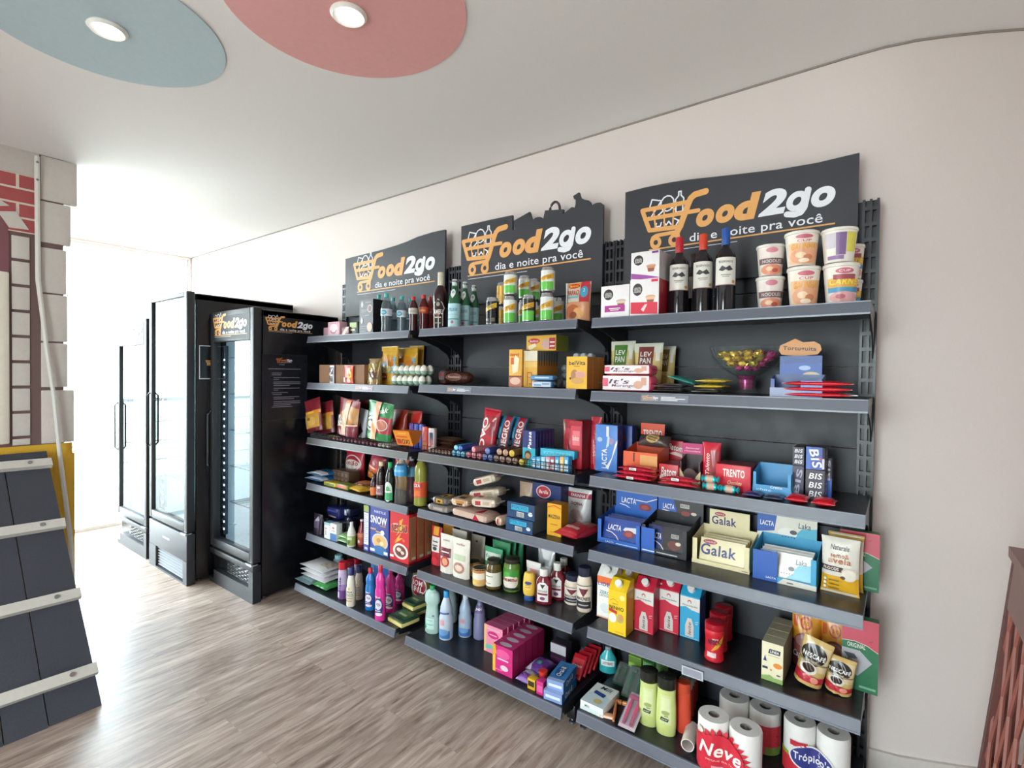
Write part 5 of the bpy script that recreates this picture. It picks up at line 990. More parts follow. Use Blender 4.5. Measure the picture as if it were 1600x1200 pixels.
bag('23', 878, 898, .13, 656, .04, '#b32436', [R(.0, .6, .3, .95, '#8a4a3a'), R(.2, .2, .9, .8, '#c43a48')], 'red biscuit bag behind the large red pack', cat='bag', name='snack_bag', stand=True, seed=80, grp='large red packs')
# --- fourth shelf: rice, beans, pasta
flk = lambda a, b_, base, hh, dp, c, art, lab, name, grp, off=0, rz=0, ry=0, seed=1, fin=.014, fc=None: loaf('24', a, b_, base, hh, dp, c, art, lab, cat='bag', name=name, grp=grp, off=off, rz=rz, ry=ry, seed=seed, fin=fin, finc=fc, rnd=.42, rough=.25, tart=art)
BEAN = [R(.1, .1, .9, .9, '#7d746e'), R(.3, .3, .8, .7, '#a39a94')]
flk(666, 704, .34, .03, .11, '#8f8883', BEAN, 'clear bean bag lying at the left end, lower one', 'bean_bag', 'bean bags', seed=81, fc='#b5b0ac')
flk(673, 702, .325, .032, .1, '#7a726c', [R(.15, .1, .9, .9, '#5f5650'), R(.3, .2, .8, .8, '#c9962e'), R(.4, .3, .65, .6, '#2f2a26')], 'clear bean bag with yellow label lying at the left end, upper one', 'bean_bag', 'bean bags', off=.032, seed=82, fc='#a8a29e')
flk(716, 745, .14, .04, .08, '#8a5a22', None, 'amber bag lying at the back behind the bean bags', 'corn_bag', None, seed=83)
flk(702, 768, .345, .036, .1, '#bb9c8e', [R(.05, .2, .95, .9, '#c4a89a'), P([(.62, .1), (.82, .2), (.7, .9)], '#a3263a')], 'pinkish rice bag lying at the front with red triangle', 'rice_bag', 'pale rice bags', seed=84, fc='#d3bdb2', rz=-.06)
flk(703, 735, .325, .034, .1, '#bb9a80', [R(.1, .1, .9, .85, '#cbb79f'), R(.3, .4, .85, .8, '#b5803a'), R(.35, .15, .75, .4, '#5a3a30')], 'rice bag with orange label lying on the front rice bag', 'rice_bag', 'pale rice bags', off=.044, seed=85, fc='#d9cbb9', rz=.1)
FLR = [R(.12, .1, .9, .85, '#d3c4b3'), R(.15, .25, .4, .7, '#a33a40'), R(.5, .3, .8, .65, '#b9a48c')]
for a, b_, d, dp, off, rz, ry, lab in ((736, 778, .305, .075, .05, .2, -.05, 'beige flour bag lying across the pile, lowest of three'), (733, 785, .22, .08, .05, .12, -.2, 'beige flour bag lying across the pile, middle of three'), (738, 780, .23, .07, .112, .1, -.32, 'beige flour bag on top of the pile')):
    flk(a, b_, d, .042, dp, '#c9b6a2', FLR, lab, 'flour_bag', 'beige flour bags', off=off, rz=rz, ry=ry, seed=86, fc='#ddd0c0')
flk(770, 790, .347, .045, .09, '#c4a58c', [E(.5, .5, .2, .3, '#8a3a3a')], 'beige pasta bag with red mark lying before the blue boxes', 'pasta_bag', None, seed=90)
BB = [R(0, .0, 1, 1, '#1d3f66'), R(.15, .5, .78, .86, '#2f9cc0'), T(.45, .7, .55, .2, 'POLVO', '#1d5f86'), R(.36, .1, .62, .42, '#d9dcdc')]+[R(.38+.03*i, .12, .395+.03*i, .38, '#2a2a2a') for i in range(8)]+[E(.86, .4, .08, .14, '#d5dcdc'), R(.0, .44, 1, .46, '#15304f')]
t = carton('24', 793, 835, .347, 812, .12, '#1d3f66', BB, 'dark blue carton with light blue band, lower of two', name='pasta_carton', sidec='#4a5560', grp='stacked dark blue cartons')
yq = -.347; zq = ony(814, 812, yq).z-SZ['24']+.0012
carton('24', 795, 838, -yq-.006, 787, .12, '#1d3f66', BB, 'dark blue carton with light blue band, upper of two', name='pasta_carton', sidec='#4a5560', grp='stacked dark blue cartons', off=zq, topc='#182c44')
bag('24', 810, 832, .12, 752, .05, '#4a3a38', [R(0, .4, 1, .95, '#b59a84'), T(.5, .25, .9, .2, 'Renata', '#d6c4b4', b=.02)], 'brown pasta bag with pale window standing behind the blue cartons', name='pasta_bag', seed=91)
t = carton('24', 835, 880, .155, 785, .06, '#22305c', [R(0, 0, 1, 1, '#26376b'), R(.1, .2, .9, .8, '#c9925a')], 'navy pasta box standing under another navy box at the back', name='pasta_box', grp='navy pasta boxes')
zq2 = ony(857, 785, -.155).z-SZ['24']+.001
carton('24', 834, 879, .165, 757, .1, '#22305c', [R(0, 0, 1, 1, '#243467'), E(.4, .55, .26, .36, '#c9c2c6'), E(.4, .55, .23, .31, '#b3283a'), T(.4, .55, .32, .2, 'Barilla', WH, i=.2, b=.015)], 'navy pasta box with red oval lying on top of another box', name='pasta_box', grp='navy pasta boxes', off=zq2, topc='#2b3b70')
carton('24', 858, 880, 838, 788, .055, '#d99a1c', [R(0, 0, 1, 1, '#dc9f20'), P([(.0, .0), (1, 0), (1, .7), (.75, .86), (.25, .86), (0, .7)], '#e0a828'), T(.5, .6, .84, .12, 'MAIZENA', '#2a1f14', b=.025), ('l', [(.05, .88), (.5, .95), (.95, .88)], .05, '#c2402a'), R(.2, .1, .8, .12, '#b5781a'), R(.25, .34, .75, .37, '#a8701a')], 'yellow starch carton with black arched lettering', name='starch_carton', sidec='#b57a1c', topc='#c98a1c')
t = bag('24', 884, 921, .135, 766, .07, '#d3d0cf', [R(0, .76, 1, .9, '#a3364a'), T(.5, .83, .6, .08, 'FARINHA', WH, b=.02), T(.5, .62, .5, .08, 'DONA', '#8a3a4a', b=.015), E(.5, .3, .28, .18, '#c2a6a2')], 'white flour bag with red band behind the red pasta bag', name='flour_bag', seed=92, seal=.03)
flatpack('24', 866, 906, .345, .19, .05, '#a8242f', [R(.08, .05, .92, .5, '#b3303a'), R(.1, .5, .9, .92, '#a8584a'), R(.2, .2, .8, .3, '#d9a0a0')], 'long red pasta bag lying front to back at the shelf end', cat='bag', name='pasta_bag', seed=93, across=False, rough=.18, rz=-.12, off=.004)
# --- fifth shelf: sauces
bag('25', 674, 690, 884, 824, .03, '#b02a35', [R(.25, .78, .75, 1, '#d99a2a'), R(.12, .35, .88, .74, '#dcd8d2'), R(.25, .6, .75, .63, '#4a3a3a'), R(.25, .5, .75, .53, '#4a3a3a'), E(.5, .44, .2, .05, '#3a3a3a'), E(.5, .12, .35, .1, '#c9303a')], 'slim red sauce pouch with white label at the shelf end', cat='pouch', name='sauce_pouch', seed=101, grp='sauce pouches')
bag('25', 692, 708, .16, 819, .03, '#b5762a', [R(.1, .5, .9, .95, '#d9a03a')], 'orange sauce pouch behind the white pouches', cat='pouch', name='sauce_pouch', seed=102, grp='sauce pouches')
WP = lambda c: [R(.0, .0, 1, 1, '#d8d3c8'), R(.1, .42, .9, .66, c), T(.5, .85, .5, .06, 'predilecta', '#7a6a5a', i=.2), E(.5, .3, .34, .14, '#b5423a'), E(.52, .3, .22, .09, '#d99a7a'), R(.2, .54, .8, .57, '#e8dccc')]
bag('25', 688, 708, 896, 837, .035, '#d8d3c8', WP('#6a2a3a'), 'white sauce pouch with dark red label, left of the front two', cat='pouch', name='sauce_pouch', seed=103, grp='white sauce pouches')
bag('25', 707, 733, 904, 844, .04, '#d8d3c8', [R(0, 0, 1, 1, '#d8d3c8'), R(.15, .45, .85, .6, '#b9c2a8'), T(.5, .86, .5, .06, 'molho', '#9a4a4a', i=.2), E(.5, .26, .34, .14, '#a8796a'), E(.5, .26, .22, .08, '#d9c0b0')], 'white sauce pouch with pale green label, right of the front two', cat='pouch', name='sauce_pouch', seed=104, grp='white sauce pouches')
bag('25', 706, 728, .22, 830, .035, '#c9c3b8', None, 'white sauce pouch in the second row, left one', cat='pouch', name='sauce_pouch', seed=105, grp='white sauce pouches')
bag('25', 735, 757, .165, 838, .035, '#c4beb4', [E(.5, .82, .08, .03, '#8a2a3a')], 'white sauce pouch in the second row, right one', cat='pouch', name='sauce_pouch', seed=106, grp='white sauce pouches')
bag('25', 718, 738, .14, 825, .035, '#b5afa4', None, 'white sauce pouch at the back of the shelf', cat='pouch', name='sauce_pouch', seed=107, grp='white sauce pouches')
GP = [R(.05, .55, .95, .85, '#cfe0d2'), T(.5, .7, .8, .16, 'fugini', '#3a7a4a', b=.02), R(.1, .1, .9, .5, '#3f9a6a'), E(.6, .68, .2, .08, '#c2505a')]
for i, (a, b, d, tp) in enumerate(((758, 785, .222, 858), (770, 797, .18, 848), (782, 806, .138, 844), (795, 818, .097, 841))):
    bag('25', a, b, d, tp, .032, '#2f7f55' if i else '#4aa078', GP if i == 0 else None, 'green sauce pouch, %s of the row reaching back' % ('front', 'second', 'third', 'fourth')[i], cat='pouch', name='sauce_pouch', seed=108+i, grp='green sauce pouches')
LID = mat('#3a3630', .35, .3)
QL = [R(0, 0, 1, 1, '#dcb374'), R(0, .42, 1, .86, '#e6dccc'), T(.5, .62, .74, .34, 'Quero', '#3a2c2a', i=.25, b=.02), R(0, .86, 1, 1, '#c9783a'), E(.3, .18, .14, .12, '#e0c860'), E(.65, .2, .16, .12, '#d9a860')]
bottle('25', 743, .225, 877, 22, 'tincan', '#cfa86a', 'small corn can with dark lid, behind another one', LID, (.05, .88, '#dcb374'), QL, cat='can', name='corn_can', grp='corn cans', capp=(1.0, .9, 1.0))
bottle('25', 753, 918, 887, 22, 'tincan', '#cfa86a', 'small corn can with dark lid, front one', LID, (.05, .88, '#dcb374'), QL, cat='can', name='corn_can', grp='corn cans', capp=(1.0, .9, 1.0))
bottle('25', 775, 924, 874, 25, 'jar', mat('#5a4a22', .1), 'glass olive jar with dark lid and white label', LID, (.12, .6, '#d9d6ca'), [R(.1, .2, .5, .25, '#8a8a7a'), R(.1, .7, .6, .76, '#6a7a4a'), E(.12, .3, .06, .08, '#c2503a')], cat='jar', name='olive_jar', capp=(.86, .86, 1.0))
bottle('25', 804, 928, 872, 28, 'jar', mat('#5a7a34', .1), 'glass jar of palm hearts with green label and dark lid', LID, (.08, .72, None), [R(0, .5, 1, .96, '#3f8f3a'), R(.1, .6, .5, .85, '#5aa84a'), E(.5, .36, .44, .3, '#ddd6cc'), R(.1, .42, .95, .56, '#cf8f80'), T(.5, .49, .74, .13, 'PALMITO', '#2a2a22', b=.02), E(.8, .58, .1, .06, '#d9cfae'), R(0, 0, 1, .12, '#23281f')], cat='jar', name='palm_heart_jar', capp=(.86, .86, 1.0))
PROF['squeeze'] = [(.7, 0), (.72, .16), (.9, .2), (1, .34), (1, .6), (.9, .85), (.75, .98), (.6, 1)]
bottle('25', 831, 942, 895, 20, 'squeeze', '#e0b546', 'yellow squeeze bottle standing on its blue cap', '#2a4f8f', (.3, .9, None), [E(.5, .42, .3, .26, '#e8c860'), E(.5, .58, .26, .1, '#2a3f7a'), R(.3, .42, .7, .46, '#a8601f'), R(.3, .3, .7, .34, '#a8601f')], name='mayonnaise_bottle', capp=(.78, .0, .17), sy=.7, rz=.3)
bag('25', 824, 846, .25, 880, .03, '#b9b2ae', [R(.3, .3, .8, .8, '#c98a84'), R(0, .8, 1, 1, '#d5d0cc')], 'clear and white sauce pouch behind the yellow squeeze bottle', cat='pouch', name='sauce_pouch', seed=113)
bag('25', 841, 867, .2, 857, .04, '#b5b8bd', [P([(.2, .15), (.8, .15), (.9, .6), (.1, .6)], '#c9ccd0'), P([(.35, .3), (.65, .3), (.5, .55)], '#2a2c33')], 'silver pouch with black triangle at the back', cat='pouch', name='sauce_pouch', seed=114, metal=.5, rough=.2)
KT = [P([(.18, .05), (.82, .05), (.82, .8), (.65, .95), (.35, .95), (.18, .8)], '#ddd8d6'), P([(.36, .86), (.64, .86), (.5, .66)], '#2a2428'), T(.5, .54, .5, .09, 'KETCHUP', '#4a3a3a', b=.02), R(.22, .36, .78, .45, '#7a2434'), E(.5, .2, .14, .08, '#7a3a6a')]
PROF['ketch'] = [(.9, 0), (1, .02), (.98, .5), (1, .56), (.9, .68), (.56, .78), (.5, .8)]
for i, (px, base, tp, w) in enumerate(((854, 949, 889, 27), (875, .205, 880, 25), (885, .125, 873, 23))):
    bottle('25', px, base, tp, w, 'ketch', mat('#6e1624', .12), 'dark red ketchup bottle with white cap, %s of the row' % ('front', 'middle', 'back')[i], '#dedbd6', (.06, .66, None), KT, name='ketchup_bottle', grp='ketchup bottles', capp=(.5, .8, 1.0), sy=.6, rz=.3)
MY = [R(0, .0, 1, .3, '#2b2a33'), P([(.2, .85), (.8, .85), (.5, .5)], '#6a2030'), T(.5, .42, .84, .16, 'MAIONESE', '#2a2428', b=.02), R(.2, .12, .8, .17, '#b5b0aa'), R(0, .97, 1, 1, '#2b2a33')]
for i, (px, base, tp, w) in enumerate(((900, 948, 897, 27), (918, .225, 886, 24))):
    bottle('25', px, base, tp, w, 'mayo', '#d9cbb9', 'mayonnaise jar with navy lid and triangle label, %s one' % ('front', 'back')[i], '#23273f', (.1, .62, '#ddd2c4'), MY, cat='jar', name='mayonnaise_jar', grp='mayonnaise jars', capp=(.84, .8, 1.0))
# --- bottom shelf: cleaning and hygiene
DT = [E(.75, .75, .08, .04, '#5a5a8a'), R(.25, .1, .8, .62, '#b9d8cf'), R(.3, .3, .75, .34, '#7aa8a0'), E(.2, .2, .12, .1, '#2f8f6a'), R(.3, .5, .7, .54, '#8ab5ad')]
bottle('26', 679, 996, 915, 26, 'deterg', mat('#a9c4bd', .2), 'pale green detergent bottle with green cap', '#2a8f4f', (.06, .5, None), DT, name='detergent_bottle', capp=(.36, .9, 1.0), sy=.7, rz=.2)
bottle('26', 701, 1004, 924, 22, 'bleach', mat('#b9c6d6', .2), 'clear white bottle with sky blue cap at the front', '#2a8fd0', (.03, .6, None), [R(0, .02, 1, .3, '#3f72b0'), E(.5, .25, .4, .12, '#6a94c4'), R(.3, .5, .6, .7, '#d99aa4'), R(.05, .9, .95, .97, '#5a6a9a')], name='cleaner_bottle', capp=(.4, .86, 1.0), rz=.2)
bottle('26', 707, .19, 914, 24, 'bleach', mat('#a8b8b8', .2), 'large pale bottle standing behind the sky blue capped one', '#b9c4c6', None, None, name='cleaner_bottle', capp=(.4, .86, 1.0))
bottle('26', 731, .25, 927, 21, 'bleach', mat('#9fb2c6', .2), 'clear bottle with blue wave print, left of the back pair', '#c2ccd4', (.03, .6, None), [R(0, .02, 1, .3, '#3a68a8'), E(.5, .25, .4, .1, '#6a94c4'), R(.3, .55, .6, .72, '#c98a9a')], name='cleaner_bottle', capp=(.4, .86, 1.0))
bottle('26', 754, .225, 934, 20, 'bleach', mat('#77799a', .2), 'purple tinted bottle beside the clear back bottle', '#6a6a8a', (.4, .85, None), [R(.1, .55, .9, .95, '#5a4a80'), T(.5, .75, .6, .2, 'pol', WH, b=.02)], name='cleaner_bottle', capp=(.4, .86, 1.0))
PK = [R(0, 0, 1, 1, '#e08aa6'), R(0, 0, .12, 1, '#e3b07a'), E(.5, .68, .3, .13, '#c22a72'), R(.3, .665, .7, .69, '#f0d0dc'), P([(.1, .12), (.7, .2), (.9, .34), (.1, .28)], '#5fb5a0'), R(.15, .85, .85, .9, '#d9a8b8')]
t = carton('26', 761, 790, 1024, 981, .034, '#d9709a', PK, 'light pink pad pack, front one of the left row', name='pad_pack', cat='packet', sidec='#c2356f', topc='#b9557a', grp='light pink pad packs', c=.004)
for i in range(5): dup(t, (.012*(i+1)*.3, .0365*(i+1), 0), 'light pink pad pack in the left row, %s from the front' % ('second', 'third', 'fourth', 'fifth', 'sixth')[i])
MG = [R(0, 0, 1, 1, '#c92a76'), R(0, 0, .14, 1, '#e0b03a'), E(.5, .72, .36, .16, '#d95590'), R(.25, .5, .8, .55, '#ecc9d8'), E(.6, .24, .2, .1, '#d9c2cc'), R(.15, .1, .5, .14, '#e07aa8'), P([(0, .55), (.2, .7), (.14, 1), (0, 1)], '#d99a2a')]
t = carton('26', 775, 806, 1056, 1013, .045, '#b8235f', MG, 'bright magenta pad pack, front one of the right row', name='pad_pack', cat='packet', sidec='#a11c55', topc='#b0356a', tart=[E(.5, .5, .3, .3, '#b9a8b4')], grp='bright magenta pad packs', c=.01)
for i in range(4): dup(t, (0, .0475*(i+1), 0), 'bright magenta pad pack in the right row, %s from the front' % ('second', 'third', 'fourth', 'fifth')[i])
flatpack('26', 811, 832, .405, .08, .03, '#8a6aa8', [R(.1, .5, .9, .95, '#c9c2d4'), R(.0, .1, 1, .45, '#7a4a9a')], 'lilac and white wipes pack lying at the front', name='wipes_pack', seed=121, grp='purple wipes packs', seal_c='#cdc4d6')
flatpack('26', 826, 854, .335, .11, .045, '#5a2f7f', [R(.1, .1, .9, .9, '#6a3a90'), E(.5, .4, .12, .14, '#4aa8a0'), P([(0, .0), (.3, .0), (.1, 1), (0, 1)], '#c2b8cc')], 'deep purple wipes pack lying behind the lilac one', name='wipes_pack', seed=122, grp='purple wipes packs')
carton('26', 866, 890, .2, 1008, .05, '#2a222e', [R(0, .55, 1, .95, '#b9b5bd'), R(0, .1, 1, .4, '#5a2a55')], 'black and silver small pack at the back of the bottom shelf', name='soap_pack', cat='packet')
carton('26', 830, 842, .405, 1064, .03, '#cfa62a', [R(.1, .3, .9, .8, '#3a3020')], 'tiny yellow box at the shelf front', name='soap_box', sidec='#a8841f')
carton('26', 844, 855, .412, 1068, .035, '#c42f78', [R(.1, .2, .9, .7, '#d95a96')], 'tiny pink box at the shelf front', name='soap_box', sidec='#9a1f5a')
bottle('26', 855, .34, 1050, 14, 'tincan', '#c42a2a', 'small red tub among the little boxes', '#d93a2e', name='cream_tub', cat='tub', capp=(1.0, .6, 1.0))
OB = [R(0, 0, 1, 1, '#2f6fae'), R(0, .0, 1, .3, '#8fa8d0'), E(.5, .62, .32, .22, '#23508f'), T(.5, .62, .5, .26, 'Oral-B', WH, b=.02), R(.1, .08, .9, .18, '#d5dcea')]
def tooth(a, b, d, off, lab, rz=.12):
    x, y, z, w, _ = geom('26', a, b, d, .01, off); t = thing('toothpaste_box', lab, 'toothpaste box', (x, y, z), (0, 0, rz), 'blue toothpaste boxes')
    G().box(-w/2, 0, 0, w/2, .14, .036, mat('#2f6fae', .3), .002).build('box', t); g = G()
    prints(g, [R(0, 0, 1, 1, '#3a7ab5'), R(0, 0, 1, .12, '#9fb4d8'), E(.45, .5, .3, .3, '#23508f'), T(.45, .5, .3, .5, 'Oral-B', WH, r=90, b=.02)], w, .14, top(-w/2, 0, .036)); prints(g, [R(0, 0, 1, 1, '#7f98c9'), R(.1, .3, .9, .6, '#d5dcea')], w, .036, flat(-w/2, 0, 0)); prints(g, [R(0, 0, 1, 1, '#27609c'), T(.45, .5, .5, .6, 'Oral-B', WH, b=.02)], .14, .036, side(w/2, 0, 0)); g.build('printed_panels', t)
tooth(857, 884, .415, 0, 'blue toothpaste box lying at the shelf corner, lower one'); tooth(862, 886, .4, .0375, 'blue toothpaste box lying at the shelf corner, upper one', .16)
for i in range(4): 
    x = 2.02+.004*i; t = thing('toothbrush_pack', 'red toothbrush pack leaning behind the blue boxes, %s of four' % ('first', 'second', 'third', 'fourth')[i], 'toothbrush pack', (x, -.255+.034*i, SZ['26']+.015), (-.85, 0, .05), 'red toothbrush packs')
    G().box(-.03, 0, 0, .03, .016, .1, mat('#b3202c', .25), .005).build('pack', t); g = G(); prints(g, [R(.1, .2, .9, .8, '#c9363e'), T(.5, .5, .7, .14, 'Colgate', WH, i=.2, b=.02)], .06, .1, flat(-.03, 0, 0)); g.build('printed_front', t)
carton('26', 914, 926, .1, 1016, .02, '#3a4f66', [R(.1, .1, .9, .9, '#55708a')], 'blue grey blister pack upright at the back corner', name='toothbrush_card', cat='packet')

# ================================================================== goods on the right unit
# --- top shelf
def pods(a, b, base, tp, off, col2, cup, txt, lab, sc, bar):
    A = [E(.27, .72, .17, .17, '#2a2024'), T(.27, .77, .2, .035, 'NESCAFÉ', WH), T(.27, .72, .24, .055, 'DOLCE', WH, b=.02), T(.27, .655, .24, .05, 'GUSTO', WH, b=.02), E(.72, .5, .17, .05, '#c9a589'), P([(.57, .5), (.87, .5), (.82, .3), (.62, .3)], cup), P([(.6, .42), (.84, .42), (.81, .31), (.63, .31)], '#8a5240')] + bar
    return carton('31', a, b, base, tp, .12, '#e8e4e6', A, lab, sidec=sc, grp='coffee pod boxes', off=off, name='coffee_pod_box')
pods(937, 981, .335, 446, 0, 0, '#cfb9ae', 0, 'white coffee pod box with purple band at the end of the top shelf', '#d9d5d8', [R(.15, .17, .86, .37, '#a62a86'), R(.3, .26, .7, .29, WH), R(.35, .21, .65, .235, WH)])
pods(982, 1027, .335, 436, 0, 0, '#e7b48f', 0, 'white coffee pod box with red band and red side, below another box', '#a32433', [P([(.04, .06), (.96, .02), (.96, .34), (.04, .38)], '#cf2340'), R(.75, .9, .97, .97, '#cf2340'), P([(.4, .16), (.5, .1), (.62, .3), (.54, .3)], '#f0c9cd')])
pods(983, 1027, .33, 393, .121, 0, '#c98465', 0, 'white coffee pod box with purple swirl, stacked on the red banded box', '#b9b5b8', [P([(.02, .12), (.5, .06), (.98, .0), (.98, .1), (.55, .2), (.02, .3)], '#9a4a9c'), R(.75, .9, .97, .97, '#7a2a86')])
def wine(px, tp, d, cap, lab, w=31):
    A = [T(.5, .84, .6, .08, 'RESERVADO', '#2b2a2c', b=.012), P([(.2, .55), (.35, .7), (.5, .62), (.65, .7), (.8, .55), (.62, .5), (.5, .56), (.38, .5)], '#3a3a3c'), R(.3, .36, .7, .385, '#77716c'), R(.36, .3, .64, .32, '#77716c'), E(.82, .12, .07, .06, '#b48a4a'), R(0, .0, 1, .02, '#7a1f28')]
    b = bottle('31', px, d, tp, w, 'wine', mat('#17141a', .08), lab, cap, (.31, .64, '#dedad2'), A, grp='wine bottles', capp=(.41, .8, 1.0), spans=2.3, name='wine_bottle', rz=.3)
    return b
wine(1058, 372, .25, '#b81c2b', 'dark wine bottle with crimson capsule, beside the coffee pod boxes')
wine(1095, 367, .26, '#cf3f26', 'dark wine bottle with orange red capsule, between two others', 32)
wine(1130, 358, .27, '#1f4fa0', 'dark wine bottle with blue capsule', 33)
bottle('31', 1079, .13, 398, 24, 'wine', mat('#17141a', .08), 'dark wine bottle half hidden behind the front row of wine', '#3a2026', (.31, .64, '#c9c4bc'), None, grp='wine bottles', capp=(.41, .8, 1.0), spans=2.3, name='wine_bottle')
CUPP = [(.78, 0), (.8, .01), (.985, .9), (.985, .91), (1.04, .925), (1.05, .95), (1.04, .965)]
def noodle(px, d, z0, z1, w, kind, lab, up=0, grp='instant noodle cups'):
    z = ony(px, z0, -d).z if up else SZ['31']+LIFT; p0 = ony(px, 600, -d); Rr = rad(w, px, Vector((p0.x, -d, z)))/1.05; h = ony(px, z1, -d).z-z
    t = thing('noodle_cup', lab, 'noodle cup', (p0.x, -d, z), (0, 0, .3), grp)
    pr = [(r*Rr, q*h) for r, q in CUPP]
    G().lathe(pr, mat('#e5e0d6', .4), 24, cap1=False).build('cup', t); G().lathe([(Rr*1.03, h*.955), (Rr*1.03, h), (Rr*1.0, h*1.0)], mat('#dcd6cf', .35), 24).build('lid', t)
    A = {'a': [R(0, .62, 1, .95, '#e6d8d2'), E(.5, .9, .2, .1, '#cf7f8d'), R(0, .38, 1, .6, '#6d4a4e'), T(.5, .49, .7, .12, 'NOODLES', '#d9cfc9'), E(.5, .17, .42, .2, '#d98a6d'), E(.42, .2, .14, .08, '#eec7a2'), E(.62, .14, .12, .08, '#b8503f')],
         'b': [R(0, 0, 1, 1, '#e3b78c'), R(0, .72, 1, 1, '#e9ddd0'), E(.5, .92, .24, .07, '#c8677a'), T(.5, .78, .4, .08, 'CUP', '#c8677a', b=.02), T(.48, .58, .72, .2, 'GALINHA', '#e9a13c', i=.2, b=.02), E(.5, .26, .45, .26, '#e0a07d'), E(.4, .3, .16, .1, '#f0d0ab'), E(.62, .22, .14, .1, '#c97a58'), E(.5, .12, .16, .07, '#f3dcc0')],
         'c': [R(0, .42, 1, .7, '#d9a34d'), R(0, .3, 1, .44, '#4d8fb5'), E(.5, .9, .24, .08, '#c25f74'), T(.5, .9, .3, .06, 'CUP', '#f0e4e0'), T(.5, .6, .82, .18, 'CARNE', '#f2d84a', i=.2, b=.02), R(.2, .66, .8, .8, '#a04a54'), E(.5, .16, .44, .16, '#d9a0a0'), E(.4, .18, .14, .07, '#b8606a')],
         'd': [R(.0, .45, .3, .95, '#c9c2cb'), R(.32, .2, .6, .95, '#7d5f8c'), R(.62, .3, .96, .95, '#d8cf5a'), R(.05, .05, .55, .18, '#8c6a99')], 'e': [R(.02, .1, .6, .9, '#7d5f8c'), R(.64, .2, .96, .9, '#cfc7d2')]}[kind]
    Wd = Rr*2.2; g = G(); mk = wrapmap(pr, Rr); prints(g, A, Wd, h*.86, mk(Wd, h*.03), 8, .0006, .0003); g.build('printed_sleeve', t)
    return t
noodle(1200, .25, 0, 435, 47, 'a', 'purple and pink noodle cup, bottom one of the narrow left stack')
noodle(1200, .25, 433, 386, 47, 'a', 'purple and pink noodle cup, top one of the narrow left stack', 1)
noodle(1252, .265, 0, 420, 55, 'b', 'orange noodle cup at the bottom of the middle stack')
noodle(1248, .265, 418, 366, 57, 'b', 'orange noodle cup on top of the middle stack', 1)
noodle(1310, .27, 0, 415, 60, 'c', 'noodle cup with yellow lettering on blue, bottom of the right front stack')
noodle(1306, .27, 413, 361, 60, 'd', 'noodle cup turned to its purple and yellow back, top of the right front stack', 1)
noodle(1322, .13, 0, 440, 46, 'c', 'noodle cup hidden low behind the right front stack')
noodle(1324, .13, 438, 386, 46, 'c', 'noodle cup peeping out behind the right front stack, on a hidden one', 1)
# --- second shelf
WF = [R(0, .1, 1, .95, '#e6dee2'), R(.0, .3, .12, .8, '#d9607a'), T(.36, .62, .46, .3, "It's", '#5a3a4a', i=.2), T(.45, .34, .5, .22, 'Morango', '#6a4a5a', i=.2), E(.78, .42, .1, .24, '#d0a08a'), R(.84, .4, .95, .85, '#cf9c88')]
loaf('32', 934, 1023, .335, 586, .075, '#d4526e', WF, 'pink and white wafer packet at the shelf end, lower of two', name='wafer_packet', grp='pink wafer packets', finc='#c43a58', seed=3)
zw = ony(978, 586, -.335).z-SZ['32']+.001
loaf('32', 938, 1021, .335, 570, .075, '#d4526e', WF, 'pink and white wafer packet at the shelf end, upper of two', name='wafer_packet', grp='pink wafer packets', finc='#c43a58', off=zw, seed=4)
def crisp(px0, px1, d, tp, c1, lab, seed):
    bag('32', px0, px1, d, tp, .045, '#d8bf7c', [R(.0, .8, 1, .98, '#cfd2c0'), R(.18, .42, .72, .92, c1), T(.45, .76, .4, .1, 'LEV', WH, b=.02), T(.45, .62, .4, .12, 'PAN', WH, b=.02), R(.8, .62, .95, .9, '#d9d4c8'), E(.5, .18, .4, .16, '#c89a55')], lab, cat='bag', name='toast_bag', stand=True, lean=4, grp='beige toast bags', seed=seed, seal_c='#c9cab8')
crisp(949, 986, .2, 533, '#4e7d33', 'beige toast bag with green label behind the pink wafers', 5)
crisp(986, 1030, .215, 536, '#7a3a34', 'beige toast bag with brown label behind the pink wafers', 6)
crisp(1022, 1050, .13, 541, '#8a6a3a', 'beige toast bag at the back, mostly hidden by the brown labelled one', 7)
flatpack('32', 1020, 1066, .325, .1, .012, '#3b2a30', [R(.1, .1, .9, .9, '#c9ccd2'), R(.3, .3, .7, .7, '#4a2c35')], 'flat silver bar packet, lower one beside the wafers', grp='silver bar packets', name='bar_packet', seed=8, metal=.4)
flatpack('32', 1022, 1066, .32, .1, .012, '#3b2a30', [R(.1, .1, .9, .9, '#b9bcc4'), R(.3, .3, .7, .7, '#4a2c35')], 'flat silver bar packet, upper one beside the wafers', grp='silver bar packets', name='bar_packet', seed=9, off=.0155, metal=.4)
flatpack('32', 1042, 1085, .27, .1, .014, '#3fa79b', [R(.1, .2, .9, .8, '#57b8ac'), T(.45, .5, .5, .3, 'bolo', '#1f6a68')], 'teal packet lying tilted over the silver bars', name='bar_packet', ry=.28, off=.036, seed=10)
flatpack('32', 1080, 1121, .325, .09, .013, '#2c2428', [R(.12, .1, .88, .9, '#b7b4b4'), R(.3, .3, .8, .6, '#2f2529')], 'black and white bar packet in front of the sweet bowl', name='bar_packet', seed=11)
flatpack('32', 1084, 1128, .3, .1, .014, '#e0c43d', [R(.15, .1, .85, .9, '#2b2622'), R(.3, .3, .7, .7, '#e0c43d')], 'yellow and black bar packet, second from the top by the sweet bowl', name='bar_packet', off=.0165, seed=12, grp='yellow and black bars')
